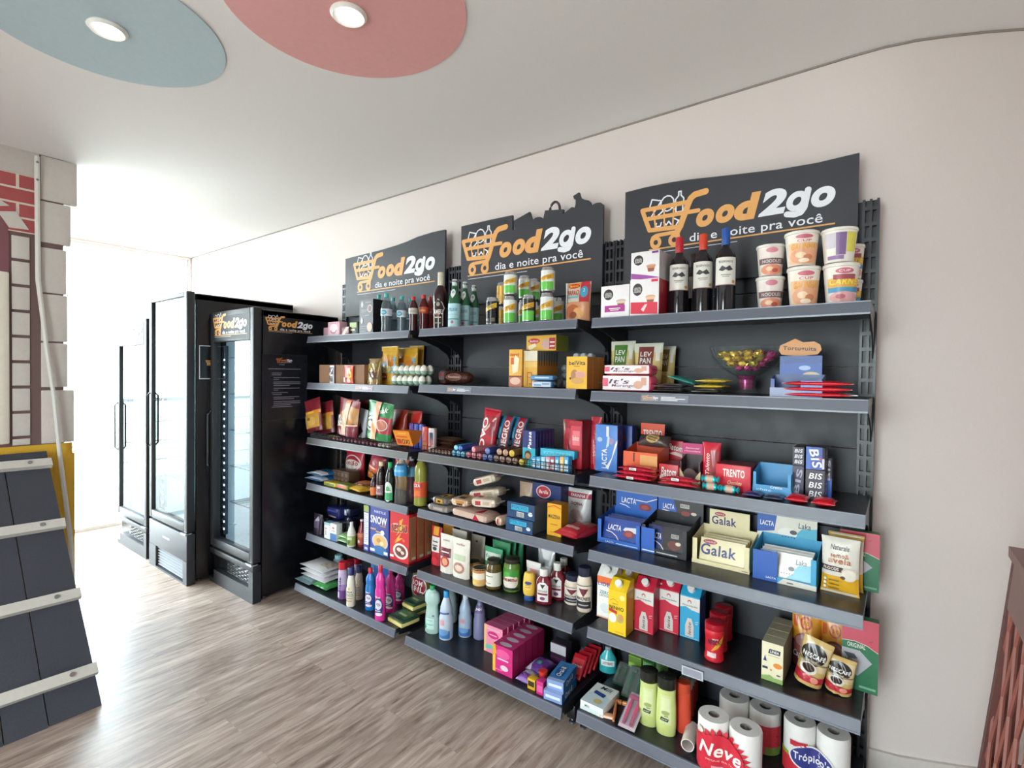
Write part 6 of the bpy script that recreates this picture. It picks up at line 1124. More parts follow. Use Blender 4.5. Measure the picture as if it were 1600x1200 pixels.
flatpack('32', 1086, 1134, .29, .1, .014, '#e0c43d', [R(.15, .1, .85, .9, '#b9b4ac'), R(.3, .3, .7, .7, '#2b2622')], 'yellow and black bar packet on top of the pile by the sweet bowl', name='bar_packet', off=.035, seed=13, grp='yellow and black bars')
# glass bowl of wrapped sweets
bp = ony(1166, 600, -.175); bx_, by_, bz_ = bp.x, -.175, SZ['32']+LIFT; Rb = rad(122, 1166, Vector((bx_, by_, bz_+.13))); hb_ = ony(1166, 543, -.175).z-bz_
t = thing('sweet_bowl', 'clear glass bowl on a stem filled with gold and pink sweets', 'bowl', (bx_, by_, bz_))
BG = mat('#f7fafa', .03, 0, 'c0.015')
g = G(); pr = [(.34, 0), (.35, .04), (.3, .07), (.24, .1), (.22, .2), (.26, .24), (.24, .32), (.3, .38), (.5, .46), (.74, .6), (.92, .8), (1, 1)]
g.lathe([(r*Rb, q*hb_) for r, q in pr]+[(r*Rb*.95, q*hb_+.003) for r, q in reversed(pr[7:])]+[(.001, .4*hb_)], BG, 36, cap1=False); g.build('bowl', t)
g = G(); g.lathe([(.17*Rb, .1*hb_), (.2*Rb, .22*hb_), (.19*Rb, .3*hb_), (.26*Rb, .39*hb_), (.05*Rb, .41*hb_)], mat('#a13a72', .2, .5), 20); g.build('pink_filling', t, label='magenta foil sweets seen through the stem')
GOLD = mat('#e6bd4a', .28, .55); MAG = mat('#d94b92', .28, .45); OLV = mat('#b09a3f', .3, .5)
def sweet(m):
    r = random.Random(5); b = bmesh.new(); bmesh.ops.create_icosphere(b, subdivisions=2, radius=.0135)
    for v in b.verts: v.co *= 1+r.uniform(-.16, .16); v.co.z *= .8
    g = G(); b.verts.index_update(); g.add([v.co[:] for v in b.verts], [[v.index for v in f.verts] for f in b.faces], m); b.free()
    for sgn in (-1, 1): g.add([(sgn*.009, 0, 0), (sgn*.017, -.008, .004), (sgn*.018, 0, -.004), (sgn*.017, .008, .004)], [(0, 1, 2), (0, 2, 3)], m)
    return g
protos = {}
r_ = random.Random(3); k = 0
for ring, (rr, zq, n) in enumerate(((.2, .53, 5), (.42, .62, 9), (.54, .72, 12), (.22, .72, 5), (.66, .81, 13), (.4, .83, 8), (.1, .85, 3))):
    for i in range(n):
        a = 2*PI*i/n+ring*.4+r_.uniform(-.1, .1); kind = 'magenta' if math.cos(a-.3) > .75 or (ring == 0) else ('olive' if r_.random() < .25 else 'gold')
        loc = (bx_+Rb*rr*math.cos(a), by_+Rb*rr*math.sin(a), bz_+hb_*zq+.006); rot = (r_.uniform(-.6, .6), r_.uniform(-.6, .6), r_.uniform(0, 6))
        if kind not in protos:
            o = protos[kind] = sweet({'gold': GOLD, 'magenta': MAG, 'olive': OLV}[kind]).build('wrapped_sweet', ang=20)
        else: o = protos[kind].copy(); COL.objects.link(o)
        o.location = loc; o.rotation_euler = rot; tag(o, {'gold': 'shiny gold wrapped sweet in the glass bowl', 'magenta': 'shiny magenta wrapped sweet in the glass bowl', 'olive': 'dull olive gold wrapped sweet in the glass bowl'}[kind], 'sweet', kind+' wrapped sweets in the bowl')
# character-free snack display with an orange cloud header
t, q = display('32', 1203, 1285, .338, 592, .075, '#41588f', [R(0, 0, 1, .5, '#8d97b8'), R(.6, .0, 1, .9, '#5b8fc9')], 'blue snack display box with orange cloud shaped header beside the glass bowl', 1218, 1284, 556, [P([(0, 0), (1, 0), (1, .72), (.8, .66), (.6, .74), (0, .66)], '#3d5fa8'), E(.75, .2, .2, .14, '#c9b48d'), E(.35, .14, .22, .1, '#7d4a38'), E(.6, .5, .14, .1, '#9db7dc')], hcol='#35508f', inner='#b9a48d')
g = G(); W_ = .115; pts = [(-.058, .0), (-.05, -.014), (0, -.02), (.05, -.014), (.06, 0), (.056, .016), (.04, .026), (.01, .024), (-.012, .036), (-.036, .024), (-.054, .016)]
hx = ony(1248, 600, q[1]+.1).x-q[0]; hz = ony(1248, 547, q[1]+.1).z-q[2]
g.prism([(hx+a, hz+b) for a, b in pts], .098, .1, 'y', mat('#c9853a', .4)); prints(g, [T(.5, .5, .84, .55, 'Tortuguita', '#2b2030', b=.02, r=-3)], .11, .03, flat(hx-.055, .098, hz-.012)); g.build('cloud_header', t, label='orange cloud shaped header')
flatpack('32', 1268, 1340, .3, .06, .012, '#c9cbd0', [R(.2, .2, .8, .8, '#a53a48')], 'flat silver packet behind the red bars at the shelf end', name='bar_packet', seed=15, metal=.5, off=.0)
for i in range(3): flatpack('32', 1226-i*2, 1330+i*2, .345, .036, .0125, '#c4182b', [R(.2, .2, .8, .8, '#d9354a')], 'flat glossy red bar by the display box, %s of three' % ('bottom', 'middle', 'top')[i], name='bar_packet', grp='red bars on the second shelf', seed=16+i, off=i*.0165, rough=.2)
# --- third shelf: chocolate
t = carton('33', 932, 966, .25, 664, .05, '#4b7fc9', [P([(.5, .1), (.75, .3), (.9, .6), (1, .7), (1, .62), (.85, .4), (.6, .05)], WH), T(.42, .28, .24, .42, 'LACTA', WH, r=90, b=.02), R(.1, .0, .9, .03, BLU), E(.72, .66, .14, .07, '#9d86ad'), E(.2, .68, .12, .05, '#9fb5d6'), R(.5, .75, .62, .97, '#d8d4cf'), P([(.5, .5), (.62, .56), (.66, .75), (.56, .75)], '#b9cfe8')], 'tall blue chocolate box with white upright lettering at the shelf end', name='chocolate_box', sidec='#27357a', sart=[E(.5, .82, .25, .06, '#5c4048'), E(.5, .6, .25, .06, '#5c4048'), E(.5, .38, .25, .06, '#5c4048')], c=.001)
carton('33', 966, 989, .155, 665, .05, '#27408f', [E(.4, .7, .25, .08, '#6a4448'), E(.4, .4, .25, .08, '#6a4448')], 'dark blue chocolate box behind the tall blue one', name='chocolate_box')
t, q = display('33', 976, 1029, .265, 707, .12, '#d8542f', [R(0, .3, 1, 1, '#dd5c33'), T(.42, .22, .72, .25, 'TRENTO', WH, b=.02), R(.5, .5, 1, .9, '#d99a5a'), R(.3, .6, .34, .95, '#3b1f1c')], 'orange wafer display box with raised header and a brown packet on top', 1003, 1040, 662, [T(.5, .62, .8, .28, 'TRENTO', WH, b=.02), R(.0, .0, 1, .22, '#b9452a'), E(.5, .3, .36, .12, '#8a4a3a')], hcol='#d14e30', inner='#7a4030', hs=.95)
flatpack('33', 998, 1046, .22, .05, .045, '#4a3a38', [E(.5, .5, .22, .4, '#b89a5e'), E(.5, .5, .16, .28, '#8a7048')], 'dark brown oval wrapper with gold seal lying on the orange display box', name='wafer_packet', off=.088, rx=.9, seed=20)
flatpack('33', 960, 1020, .342, .05, .0125, '#bf1f38', [R(.15, .2, .85, .8, '#cf3f55')], 'flat red chocolate bar with white price label, bottom of the stack at the shelf front', name='chocolate_bar', grp='red bars at the third shelf front', seed=21, rough=.25, price=-.05)
flatpack('33', 965, 1026, .342, .05, .0125, '#bf1f38', [R(.15, .2, .85, .8, '#cf3f55')], 'flat red chocolate bar, middle of the stack at the shelf front', name='chocolate_bar', grp='red bars at the third shelf front', seed=22, off=.0165, rough=.25)
flatpack('33', 968, 1026, .342, .05, .0125, '#bf1f38', [R(.15, .2, .85, .8, '#cf3f55')], 'flat red chocolate bar, top of the stack under the orange display', name='chocolate_bar', grp='red bars at the third shelf front', seed=23, off=.033, rough=.25, price=-.1)
carton('33', 1046, 1069, .13, 689, .03, '#b3152a', [T(.5, .8, 1.0, .18, 'Batom', WH, i=.2, b=.02, r=-8), P([(0, .62), (1, .52), (1, .6), (.5, .68)], '#e8c9c4')], 'upright red chocolate box at the back with white lettering', name='chocolate_box')
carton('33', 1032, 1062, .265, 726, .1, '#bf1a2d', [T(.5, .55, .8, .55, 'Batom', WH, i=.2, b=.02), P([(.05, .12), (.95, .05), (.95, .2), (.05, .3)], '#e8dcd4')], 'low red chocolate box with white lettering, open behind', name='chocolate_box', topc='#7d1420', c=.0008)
for i, s_ in enumerate(('lower', 'upper')): flatpack('33', 1031+i*4, 1092, .342, .04, .0125, '#bb2438', [R(.2, .2, .8, .8, '#d0566a')], 'flat red chocolate bar before the low red box with white lettering, %s one' % s_, name='chocolate_bar', grp='red bars in the middle of the third shelf', seed=25+i, off=i*.016, rough=.25, price=-.1 if i else None)
t, q = display('33', 1064, 1097, .25, 722, .07, '#3b2226', [P([(0, .0), (1, .0), (1, .6), (.8, .35), (.2, .35), (0, .7)], '#e6d3a8'), E(.5, .4, .3, .3, '#4a2a28')], 'magenta and dark brown chocolate display box with tall front', 1068, 1100, 693, [R(0, 0, 1, .35, '#4a2a30'), T(.5, .72, .7, .1, 'Sensual', '#f0c2d4', i=.3), T(.5, .55, .8, .1, 'chocolate', '#f0c2d4', i=.3)], hcol='#c2266d', inner='#5a2030')
bag('33', 1098, 1127, .24, 692, .026, '#c51f36', [R(.0, .0, 1, .14, '#d94a3a'), T(.34, .5, .22, .5, 'Talento', WH, r=90, i=.2), R(.5, .2, .95, .82, '#a34a4e')], 'upright red chocolate packet with white vertical lettering', name='chocolate_packet', stand=False, seal=.05, seed=28, rough=.22)
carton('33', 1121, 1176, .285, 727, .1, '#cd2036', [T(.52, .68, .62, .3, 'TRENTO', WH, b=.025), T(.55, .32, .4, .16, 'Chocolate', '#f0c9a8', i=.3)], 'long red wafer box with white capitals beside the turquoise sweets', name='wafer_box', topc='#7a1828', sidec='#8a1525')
def candy(px, py, off, lab, m=1):
    x, y, z, w, _ = geom('33', px-14, px+14, py, .01, off); t = thing('wrapped_candy', lab, 'candy', (x, y+.02, z+.0125), (0, 0, 0), 'turquoise wrapped candies')
    C_ = mat('#35bcc4', .22, .3); g = G(); g.lathe([(.004, -.03), (.012, -.026), (.004, -.019), (.0115, -.016), (.0122, 0), (.0115, .016), (.004, .019), (.012, .026), (.004, .03)], C_, 14)
    g.v = [(c, a, b) for a, b, c in g.v]; g.build('wrapper', t); g = G(); g.lathe([(.0124, -.011), (.0126, 0), (.0124, .011)], mat('#c9a892', .4), 14, cap0=False, cap1=False); g.v = [(c, a, b) for a, b, c in g.v]; g.build('paper_band', t)
candy(1112, .338, 0, 'turquoise wrapped candy lying under another at the shelf front'); candy(1110, .338, .0245, 'turquoise wrapped candy lying on top of another'); candy(1141, .342, 0, 'single turquoise wrapped candy right of the stacked pair')
t, q = display('33', 1179, 1240, .28, 740, .1, '#3f93c9', [P([(0, 0), (1, 0), (1, .35), (0, .35)], '#3f93c9'), T(.62, .4, .3, .12, 'Creme', WH, i=.2), T(.3, .25, .4, .1, 'choc', '#c9e2f0', i=.2)], 'sky blue open display box with brown cardboard back', 1180, 1240, 727, [R(0, 0, 1, 1, '#a98664')], hcol='#a98664', hs=.45)
flatpack('33', 1163, 1192, .345, .06, .011, '#3a3566', [R(.2, .2, .8, .8, '#5b4f80')], 'flat dark purple bar lying before the long red wafer box', name='chocolate_bar', seed=30, grp='dark bars at the shelf front')
flatpack('33', 1196, 1226, .345, .06, .011, '#3c3c58', [R(.2, .2, .8, .8, '#565670')], 'flat dark blue bar lying before the sky blue box', name='chocolate_bar', seed=31, grp='dark bars at the shelf front')
BISW = '#e9e6ea'
def bis(a, b, base, tp, dp, kind, off, lab):
    if kind == 'stack': A = [R(0, 0, 1, 1, '#2b2136')]+[T(.52, .2+.3*i, .72, .2, 'BIS', BISW, i=.2, b=.02) for i in range(3)]
    elif kind == 'blue': A = [R(.0, .0, .85, 1, '#2b4da0'), R(.0, .0, .25, 1, '#3a63bd'), T(.5, .5, .5, .85, 'BIS', BISW, r=-78, b=.02, i=.1), E(.75, .5, .08, .05, '#c23a6a'), R(.85, .05, .97, .5, '#d0ccd4')]
    else: A = [R(0, 0, 1, 1, '#2c2744'), T(.5, .5, .5, .8, 'BIS', '#a8a2bd', r=82, b=.02)]
    return carton('33', a, b, base, tp, dp, '#2b2138', A, lab, name='wafer_box', grp='dark wafer boxes at the shelf end', off=off, sidec='#3a3148', sart=[T(.5, .5, .3, .7, 'BIS', '#c9c4d2', r=90, b=.02)])
bis(1241, 1259, .24, 728, .07, 'plain', 0, 'dark purple wafer box standing at the left, with vertical lettering')
z2 = ony(1250, 728, -.24).z-SZ['33']+.001
bis(1241, 1259, .24, 699, .07, 'stack', z2, 'dark wafer box on top of the left pile with three stacked white words')
bis(1262, 1292, .25, 735, .07, 'stack', 0, 'dark wafer box low in the right pile with three stacked white words')
z3 = ony(1277, 735, -.25).z-SZ['33']+.001
bis(1262, 1292, .25, 699, .07, 'blue', z3, 'bright blue wafer box on top of the right pile')
carton('33', 1294, 1303, .2, 716, .05, '#2b2138', [R(0, 0, 1, .5, '#2f5fb5'), T(.5, .7, .4, .5, 'BIS', '#c9c4d2', r=90)], 'dark wafer box standing behind the right pile', name='wafer_box', grp='dark wafer boxes at the shelf end')
flatpack('33', 1230, 1266, .345, .07, .02, '#c41829', [R(.15, .15, .85, .85, '#cf2d3c')], 'glossy red packet lying at the shelf front, left of two', name='chocolate_packet', seed=33, rough=.18, grp='glossy red packets by the dark wafer boxes', across=False)
flatpack('33', 1271, 1310, .345, .07, .02, '#c41829', [R(.15, .15, .85, .85, '#cf2d3c')], 'glossy red packet lying at the shelf front, right of two', name='chocolate_packet', seed=34, rough=.18, grp='glossy red packets by the dark wafer boxes', across=False)
# --- fourth shelf: counter displays
def lacta_art(c0, c1, sub=''):
    A = [R(0, 0, 1, 1, c0)]
    if c1: A += [P([(.38, 0), (1, 0), (1, 1), (.34, 1), (.42, .5)], c1)]
    A += [T(.24 if c1 else .32, .6, .26 if c1 else .36, .24, 'LACTA', WH, b=.02), ('l', [(.1, .42), (.25, .38), (.38, .26), (.46, .1)], .02, WH)]
    return A
ch = [E(.72, .42, .15, .16, '#7a3038'), E(.72, .42, .09, .1, '#a34a44')]
def bars(q, n, w, h, c, art, lab, grp):
    x, y, z, _, _ = q
    for i in range(n):
        A = art if i == 0 else [R(0, 0, 1, 1, c)]
        r = thing('chocolate_bar', lab % ('front', 'second', 'third')[i], 'chocolate bar', (x, y+.012+i*.03, z+.0085), (-.3, 0, 0), grp)
        G().box(-w/2, 0, 0, w/2, .013, h, mat(c, .25, .1), .003).build('bar', r); g = G(); prints(g, A, w, h, flat(-w/2, 0, 0), rough=.25); g.build('printed_front', r)
t, q = display('34', 937, 1004, .25, 817, .15, '#2d66bd', [R(0, 0, 1, .14, '#2557ab'), T(.3, .09, .2, .07, 'LACTA', WH), R(.45, .06, .95, .1, '#a8c4e8')], 'blue chocolate display box, leftmost of the four with raised headers', 966, 1030, 770, lacta_art('#2d62b8', None)+[('l', [(.5, .68), (.75, .66), (1, .85)], .02, WH)]+ch, inner='#244f96', hs=.22)
bars(q, 3, q[3]*.86, q[4]*.98, '#1f3f8c', lacta_art('#21469a', None)+[P([(.55, .55), (1, .48), (1, .75), (.6, .68)], '#d8d8de')]+ch, 'blue wrapped chocolate bar in the leftmost blue display, %s one', 'bars in the leftmost blue display')
t, q = display('34', 1006, 1078, .25, 826, .15, '#2a2b2f', [R(0, 0, .3, .9, '#2a5db5'), R(.02, .06, .3, .1, WH), R(.35, .07, .8, .11, '#bdbdbd')], 'dark grey and blue nut chocolate display box, second of the four', 1032, 1103, 781, lacta_art('#2a5db5', '#403f42')+[R(.5, .62, .7, .8, '#b9b5b0'), T(.6, .71, .16, .1, 'NUTS', '#3a3838'), E(.66, .36, .2, .2, '#5a3034'), E(.62, .38, .1, .11, '#8a4038'), E(.8, .42, .06, .07, '#d9cbb8')], inner='#3a3a3e', hs=.2, hcol='#403f42')
bars(q, 3, q[3]*.84, q[4]*.9, '#232a3c', lacta_art('#1f3270', '#2b2a30')+[R(.62, .6, .82, .76, '#a5a2a0'), T(.72, .68, .16, .1, 'NUTS', '#333'), E(.72, .34, .17, .17, '#6a3430'), E(.82, .42, .07, .07, '#d9cbb8')], 'dark wrapped nut chocolate bar in the grey display, %s one', 'bars in the grey nut display')
GK = [R(0, 0, 1, 1, CRE), E(.27, .82, .14, .09, '#a83a48'), T(.27, .82, .2, .06, 'NESTLÉ', WH), T(.37, .55, .62, .36, 'Galak', '#24306e', b=.02)]
t, q = display('34', 1086, 1177, 889, 849, .13, CRE, [R(0, 0, 1, .16, CRE)], 'cream coloured white chocolate display box with navy lettering', 1113, 1176, 800, GK+[('l', [(.28, -.02), (.28, .1), (.48, .1), (.48, -.02)], .02, '#5a3a30')], inner='#b39d5e', hs=.17)
g = G(); prints(g, [('t', .92, .07, .1, .05, '*****', '#6a5a3a', {})], q[3], q[4], flat(-q[3]/2, 0, 0), eps=.0012); g.build('small_print', t)
bars(q, 3, q[3]*.78, q[4]*.92, '#cdbb83', GK[:1]+[E(.22, .84, .16, .1, '#a83a48'), T(.22, .84, .24, .06, 'NESTLÉ', WH), T(.42, .52, .8, .46, 'Galak', '#24306e', b=.02)], 'cream wrapped white chocolate bar in the cream display, %s one', 'bars in the cream display')
LK = lambda s_: [R(0, 0, 1, 1, '#dfdccf'), P([(.5, 0), (1, 0), (1, .7), (.75, .62), (.62, .3)], '#4fb0cc'), P([(0, .3), (.3, .42), (.34, 1), (0, 1)], '#2759ad'), T(.17, .66, .24, .18, 'LACTA', WH, b=.02), T(.8, .74, .2, .2, 'Laka', '#3b4a55', i=.1), E(.52, .4, .16, .2, '#ece9e2'), E(.62, .46, .06, .08, '#4a4a50')]+[E(.44+.05*i, .26+.01*(i % 2), .012, .02, '#3a3a40') for i in range(5)]
t, q = display('34', 1182, 1283, 915, 868, .14, '#3f9fcb', [R(0, 0, .4, 1, '#2759ad'), P([(.4, 0), (1, 0), (1, .16), (.5, .2)], '#d8d6cc'), T(.3, .13, .16, .07, 'LACTA', WH, b=.02), R(.55, .06, .65, .1, '#5a5a5a')], 'blue and white cookie chocolate display box, rightmost of the four', 1188, 1282, 808, LK(1), inner='#b9b3a0', hs=.2)
bars(q, 3, q[3]*.82, q[4]*.9, '#b9b4a6', LK(2), 'white and turquoise wrapped chocolate bar in the rightmost display, %s one', 'bars in the blue and white display')
OAT = [R(0, 0, 1, 1, '#dcd7cd'), R(0, 0, 1, .33, '#d9a52a'), P([(.0, .41), (.0, .5), (.6, .5), (.6, .41)], '#4a3428'), T(.27, .455, .42, .05, 'FLOCOS', WH, b=.02), T(.5, .84, .5, .09, 'Naturale', '#3a332e', i=.2, b=.015), T(.5, .7, .5, .08, 'semo&', '#b5714a', b=.015), T(.5, .61, .62, .1, 'aveia', '#b5714a', b=.02), E(.78, .44, .22, .06, '#d9cbb8'), E(.76, .38, .2, .1, '#e6ddd0'), E(.6, .33, .07, .03, '#6a4a3a')]+[x for i in range(3) for x in (E(.12, .26-.07*i, .04, .025, WH), R(.22, .245-.07*i, .5, .262-.07*i, '#8a6a2a'))]
bag('34', 1289, 1350, 932, 843, .03, '#d9b878', OAT, 'white and yellow oat flakes bag with dark brown band, front one of two', name='oat_bag', grp='oat flakes bags', stand=False, seal=.04, seed=41, rz=-.05)
bag('34', 1300, 1356, .19, 836, .028, '#d9b878', [R(0, 0, 1, 1, '#d5cfc4'), R(0, 0, 1, .33, '#d9a52a'), R(0, .9, 1, 1, '#c9a24a')], 'oat flakes bag standing right behind the front oat bag', name='oat_bag', grp='oat flakes bags', stand=False, seal=.04, seed=42, rz=-.05)
def filt(s, a, b, d, tp, lab, n):
    carton(s, a, b, d, tp, .033, '#1f6a45', [R(0, 0, 1, 1, '#1f6a45'), P([(0, .66), (.35, .68), (.7, .65), (1, .58), (1, 1), (0, 1)], '#bf4a5c'), ('l', [(0, .66), (.35, .68), (.7, .65), (1, .58)], .02, '#d8d0cc'), P([(.0, .3), (.45, .2), (.84, .42), (.5, .56), (.0, .56)], '#a9aab0'), P([(.05, .5), (.35, .5), (.45, .44), (.2, .42)], '#4a4a52'), T(.4, .62, .5, .06, 'ORIGINAL', WH, b=.01), T(.2, .38, .2, .09, '103', '#4a5a58'), R(.5, .05, .95, .08, '#7aa88c')], lab, name='coffee_filter_box', grp='coffee filter boxes', rough=.3)
filt('34', 1318, 1381, .15, 832, 'green and red coffee filter box jutting past the shelf end behind the oat bags', 1)
p0 = ony(1082, 1052, -.366); t = thing('price_holder', 'small clear plastic price holder on the rail below the blue milk carton', 'price holder', (p0.x, -.3655, SZ['35']-.03))
G().box(-.035, -.003, -.014, .035, 0, .016, mat('#b9bcc6', .15)).build('holder', t); G().box(-.03, -.0036, -.01, .03, -.0031, .012, mat('#8d909c', .3)).build('card', t)
# --- fifth shelf: milk, powders, coffee
milkbox('35', 938, 965, 968, 889, .065, '#e3e3e0', [R(0, .82, 1, 1, '#d9682e'), T(.5, .82, .9, .09, 'LIDER', '#2a4f9a', b=.02), T(.45, .62, .6, .08, 'ZERO', '#3a8aa0', b=.02), T(.45, .54, .6, .05, 'LACTOSE', '#4a5a6a', b=.015), E(.5, .25, .3, .12, '#cfd3d8'), R(0, 0, 1, .03, '#d9a090')], 'white and orange milk carton at the shelf end', grp='milk cartons')
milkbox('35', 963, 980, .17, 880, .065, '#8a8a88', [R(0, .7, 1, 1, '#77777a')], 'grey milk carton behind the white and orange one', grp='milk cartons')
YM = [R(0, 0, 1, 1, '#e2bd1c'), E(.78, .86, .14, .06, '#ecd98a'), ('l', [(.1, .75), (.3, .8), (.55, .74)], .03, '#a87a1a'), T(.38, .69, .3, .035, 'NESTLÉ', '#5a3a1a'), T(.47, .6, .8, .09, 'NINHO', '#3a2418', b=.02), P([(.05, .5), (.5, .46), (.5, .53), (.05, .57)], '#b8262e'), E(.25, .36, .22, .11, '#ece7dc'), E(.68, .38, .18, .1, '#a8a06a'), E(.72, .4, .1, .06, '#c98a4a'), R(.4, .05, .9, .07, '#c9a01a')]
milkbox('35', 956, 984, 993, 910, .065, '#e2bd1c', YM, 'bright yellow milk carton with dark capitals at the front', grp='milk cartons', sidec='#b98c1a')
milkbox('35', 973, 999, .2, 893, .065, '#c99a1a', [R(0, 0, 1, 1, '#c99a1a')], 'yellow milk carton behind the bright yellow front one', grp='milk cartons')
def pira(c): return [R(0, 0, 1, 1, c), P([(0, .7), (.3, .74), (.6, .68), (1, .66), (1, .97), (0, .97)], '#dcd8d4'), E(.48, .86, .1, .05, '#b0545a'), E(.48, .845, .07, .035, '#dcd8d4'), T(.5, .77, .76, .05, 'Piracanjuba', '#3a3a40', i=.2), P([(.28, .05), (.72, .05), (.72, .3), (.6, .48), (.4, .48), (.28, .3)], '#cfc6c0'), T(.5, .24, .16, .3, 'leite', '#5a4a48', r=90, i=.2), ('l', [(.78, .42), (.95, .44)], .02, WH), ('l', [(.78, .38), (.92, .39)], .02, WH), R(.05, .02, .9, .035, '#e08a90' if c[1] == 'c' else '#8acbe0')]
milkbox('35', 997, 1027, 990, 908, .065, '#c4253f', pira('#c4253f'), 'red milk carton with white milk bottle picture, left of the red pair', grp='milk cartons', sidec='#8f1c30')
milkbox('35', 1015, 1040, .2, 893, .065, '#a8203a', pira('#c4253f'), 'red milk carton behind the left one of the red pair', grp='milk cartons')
milkbox('35', 1036, 1067, 990, 908, .065, '#c4253f', pira('#c4253f'), 'red milk carton with white milk bottle picture, right of the red pair', grp='milk cartons', sidec='#8f1c30')
milkbox('35', 1069, 1100, 1000, 918, .07, '#2fa0cc', pira('#2fa0cc'), 'light blue milk carton with white milk bottle picture', grp='milk cartons', sidec='#1c3f8a')
NA = [T(.5, .62, .3, .06, 'NESTLÉ', WH), P([(.3, .3), (.55, .5), (.95, .72), (.9, .55), (.62, .38)], '#d99a2a'), T(.5, .54, .78, .13, 'NESCAU', '#1f1c3a', i=.25, b=.02), R(.1, .14, .55, .26, '#d9b8b8')]
bottle('35', 1124, 1038, 973, 31, 'choc', '#bf1627', 'red chocolate powder jar with black lettering at the front of three', mat('#a81626', .3), (.0, 1, None), NA, cat='jar', name='chocolate_jar', grp='red chocolate powder jars', capp=(1.0, .82, 1.0))
for i, (px, d, tp, lab) in enumerate(((1130, .215, 958, 'red chocolate powder jar, middle of the three in a row'), (1138, .125, 947, 'red chocolate powder jar, hindmost of the three in a row'))):
    bottle('35', px, d, tp, 29-i, 'choc', '#b01524', lab, mat('#9c1422', .3), cat='jar', name='chocolate_jar', grp='red chocolate powder jars', capp=(1.0, .82, 1.0))
LA = [R(0, 0, 1, 1, '#ded7b8'), P([(.3, .72), (.85, .72), (.88, .84), (.36, .84)], '#23223a'), T(.6, .78, .42, .07, 'LINEA', WH, b=.02), R(.3, .66, .85, .675, '#a0a0a0'), P([(.08, .5), (.24, .5), (.16, .66)], '#3a3a6a'), E(.75, .44, .2, .07, '#d9852f'), E(.45, .3, .05, .03, '#c9853a'), R(.05, .3, .3, .36, '#2a2a40'), P([(0, .0), (1, 0), (1, .12), (.6, .1), (.4, .16), (0, .1)], '#8aa860'), E(.8, .2, .1, .02, '#5a5a6a')]
y5 = onz(1216, 1068, SZ['35']).y
t = carton('35', 1199, 1233, 1068, 1008, .05, '#ded7b8', LA, 'cream sweetener box with navy label, front one of the row', name='sweetener_box', grp='cream sweetener boxes', sidec='#8a8468', topc='#b3ad92')
for i in range(3): dup(t, (.0, .0525*(i+1), 0), 'cream sweetener box in the row, %s from the front' % ('second', 'third', 'fourth')[i])
CP = [R(0, .45, 1, 1, '#d9922a'), R(0, 0, 1, .42, '#4a1c20'), E(.48, .36, .4, .22, '#8a4a48'), E(.45, .44, .3, .1, '#b08078'), E(.5, .74, .2, .11, '#b8402f'), E(.5, .74, .15, .08, '#d98a3a'), T(.5, .74, .2, .06, '3 C', '#b8402f'), R(.08, .66, .2, .84, '#c2502a'), T(.5, .2, .84, .14, 'Cappuccino', '#e8ddd8', i=.3)]
bag('35', 1244, 1291, .155, 955, .06, '#c9862a', CP, 'orange and brown cappuccino pouch at the back, left of two', name='coffee_pouch', grp='orange cappuccino pouches', seed=51)
bag('35', 1290, 1338, .155, 968, .06, '#c9862a', CP, 'orange and brown cappuccino pouch, right of two', name='coffee_pouch', grp='orange cappuccino pouches', seed=52)
NF = [R(0, 0, 1, 1, '#c9a869'), R(.1, .36, .96, .9, '#d2bd95'), E(.46, .68, .44, .22, '#2d2622'), R(.0, .5, 1, .54, '#8a7a5e'), T(.48, .67, .78, .12, 'NESCAFÉ', WH, b=.025), T(.48, .56, .3, .04, 'matinal', '#d9cfc0'), E(.4, .38, .3, .13, '#d8d2c8'), E(.4, .4, .22, .09, '#3a2a26'), P([(0, .08), (1, .1), (1, .24), (0, .27)], '#b52a38'), E(.7, .18, .14, .07, '#d98a7a')]
bag('35', 1247, 1294, 1078, 1006, .055, '#c2a05c', NF, 'gold coffee pouch with black oval, tilted, left of two', name='coffee_pouch', grp='gold coffee pouches', ry=.22, seed=53, rough=.22, metal=.3)
bag('35', 1297, 1342, 1090, 1036, .055, '#c2a05c', NF, 'gold coffee pouch with black oval, right of two', name='coffee_pouch', grp='gold coffee pouches', ry=.1, seed=54, rough=.22, metal=.3)
filt('35', 1325, 1383, .195, 970, 'green and red coffee filter box jutting past the shelf end beside the coffee pouches', 2)
# --- bottom shelf: toiletries and paper
bottle('36', 957, 1058, 1012, 27, 'milkb', mat('#2fa0a8', .15), 'teal mouthwash bottle with white label', mat('#8a8d94', .25), (.3, .52, '#dfe3e2'), [T(.5, .5, .7, .5, 'LISTERINE', '#2a2c3a', b=.02)], name='mouthwash_bottle', sy=.62, capp=(.36, .88, 1.0), spans=1.7)
t = carton('36', 914, 950, 1118, 1104, .135, '#dfe4e4', [R(.0, .0, 1, .45, '#cfd8d8'), T(.3, .6, .2, .3, 'Mili', '#3a5a78')], 'white box of cotton wool lying flat at the shelf corner', name='cotton_box', rz=.0, tart=[R(0, 0, 1, .5, '#c9dae0'), T(.55, .84, .5, .16, 'Mili', '#1f2430', i=.25, b=.02), P([(.2, .5), (.7, .42), (.72, .58), (.22, .64)], '#2a4a8a'), E(.6, .2, .16, .1, '#cdb878')], topc='#e3e6e4')
def razor(x, y, z, rz, rx, c, lab, grp):
    t = thing('razor', lab, 'razor', (x, y, z), (rx, 0, rz), grp); m = mat(c, .25, .1)
    g = G(); g.tube([(0, 0, .006), (0, .03, .007), (0, .075, .008), (0, .105, .011)], [.0045, .006, .0055, .004], m, 8); g.build('handle', t); G().box(-.02, .102, .002, .02, .116, .016, m, .003).build('head', t)
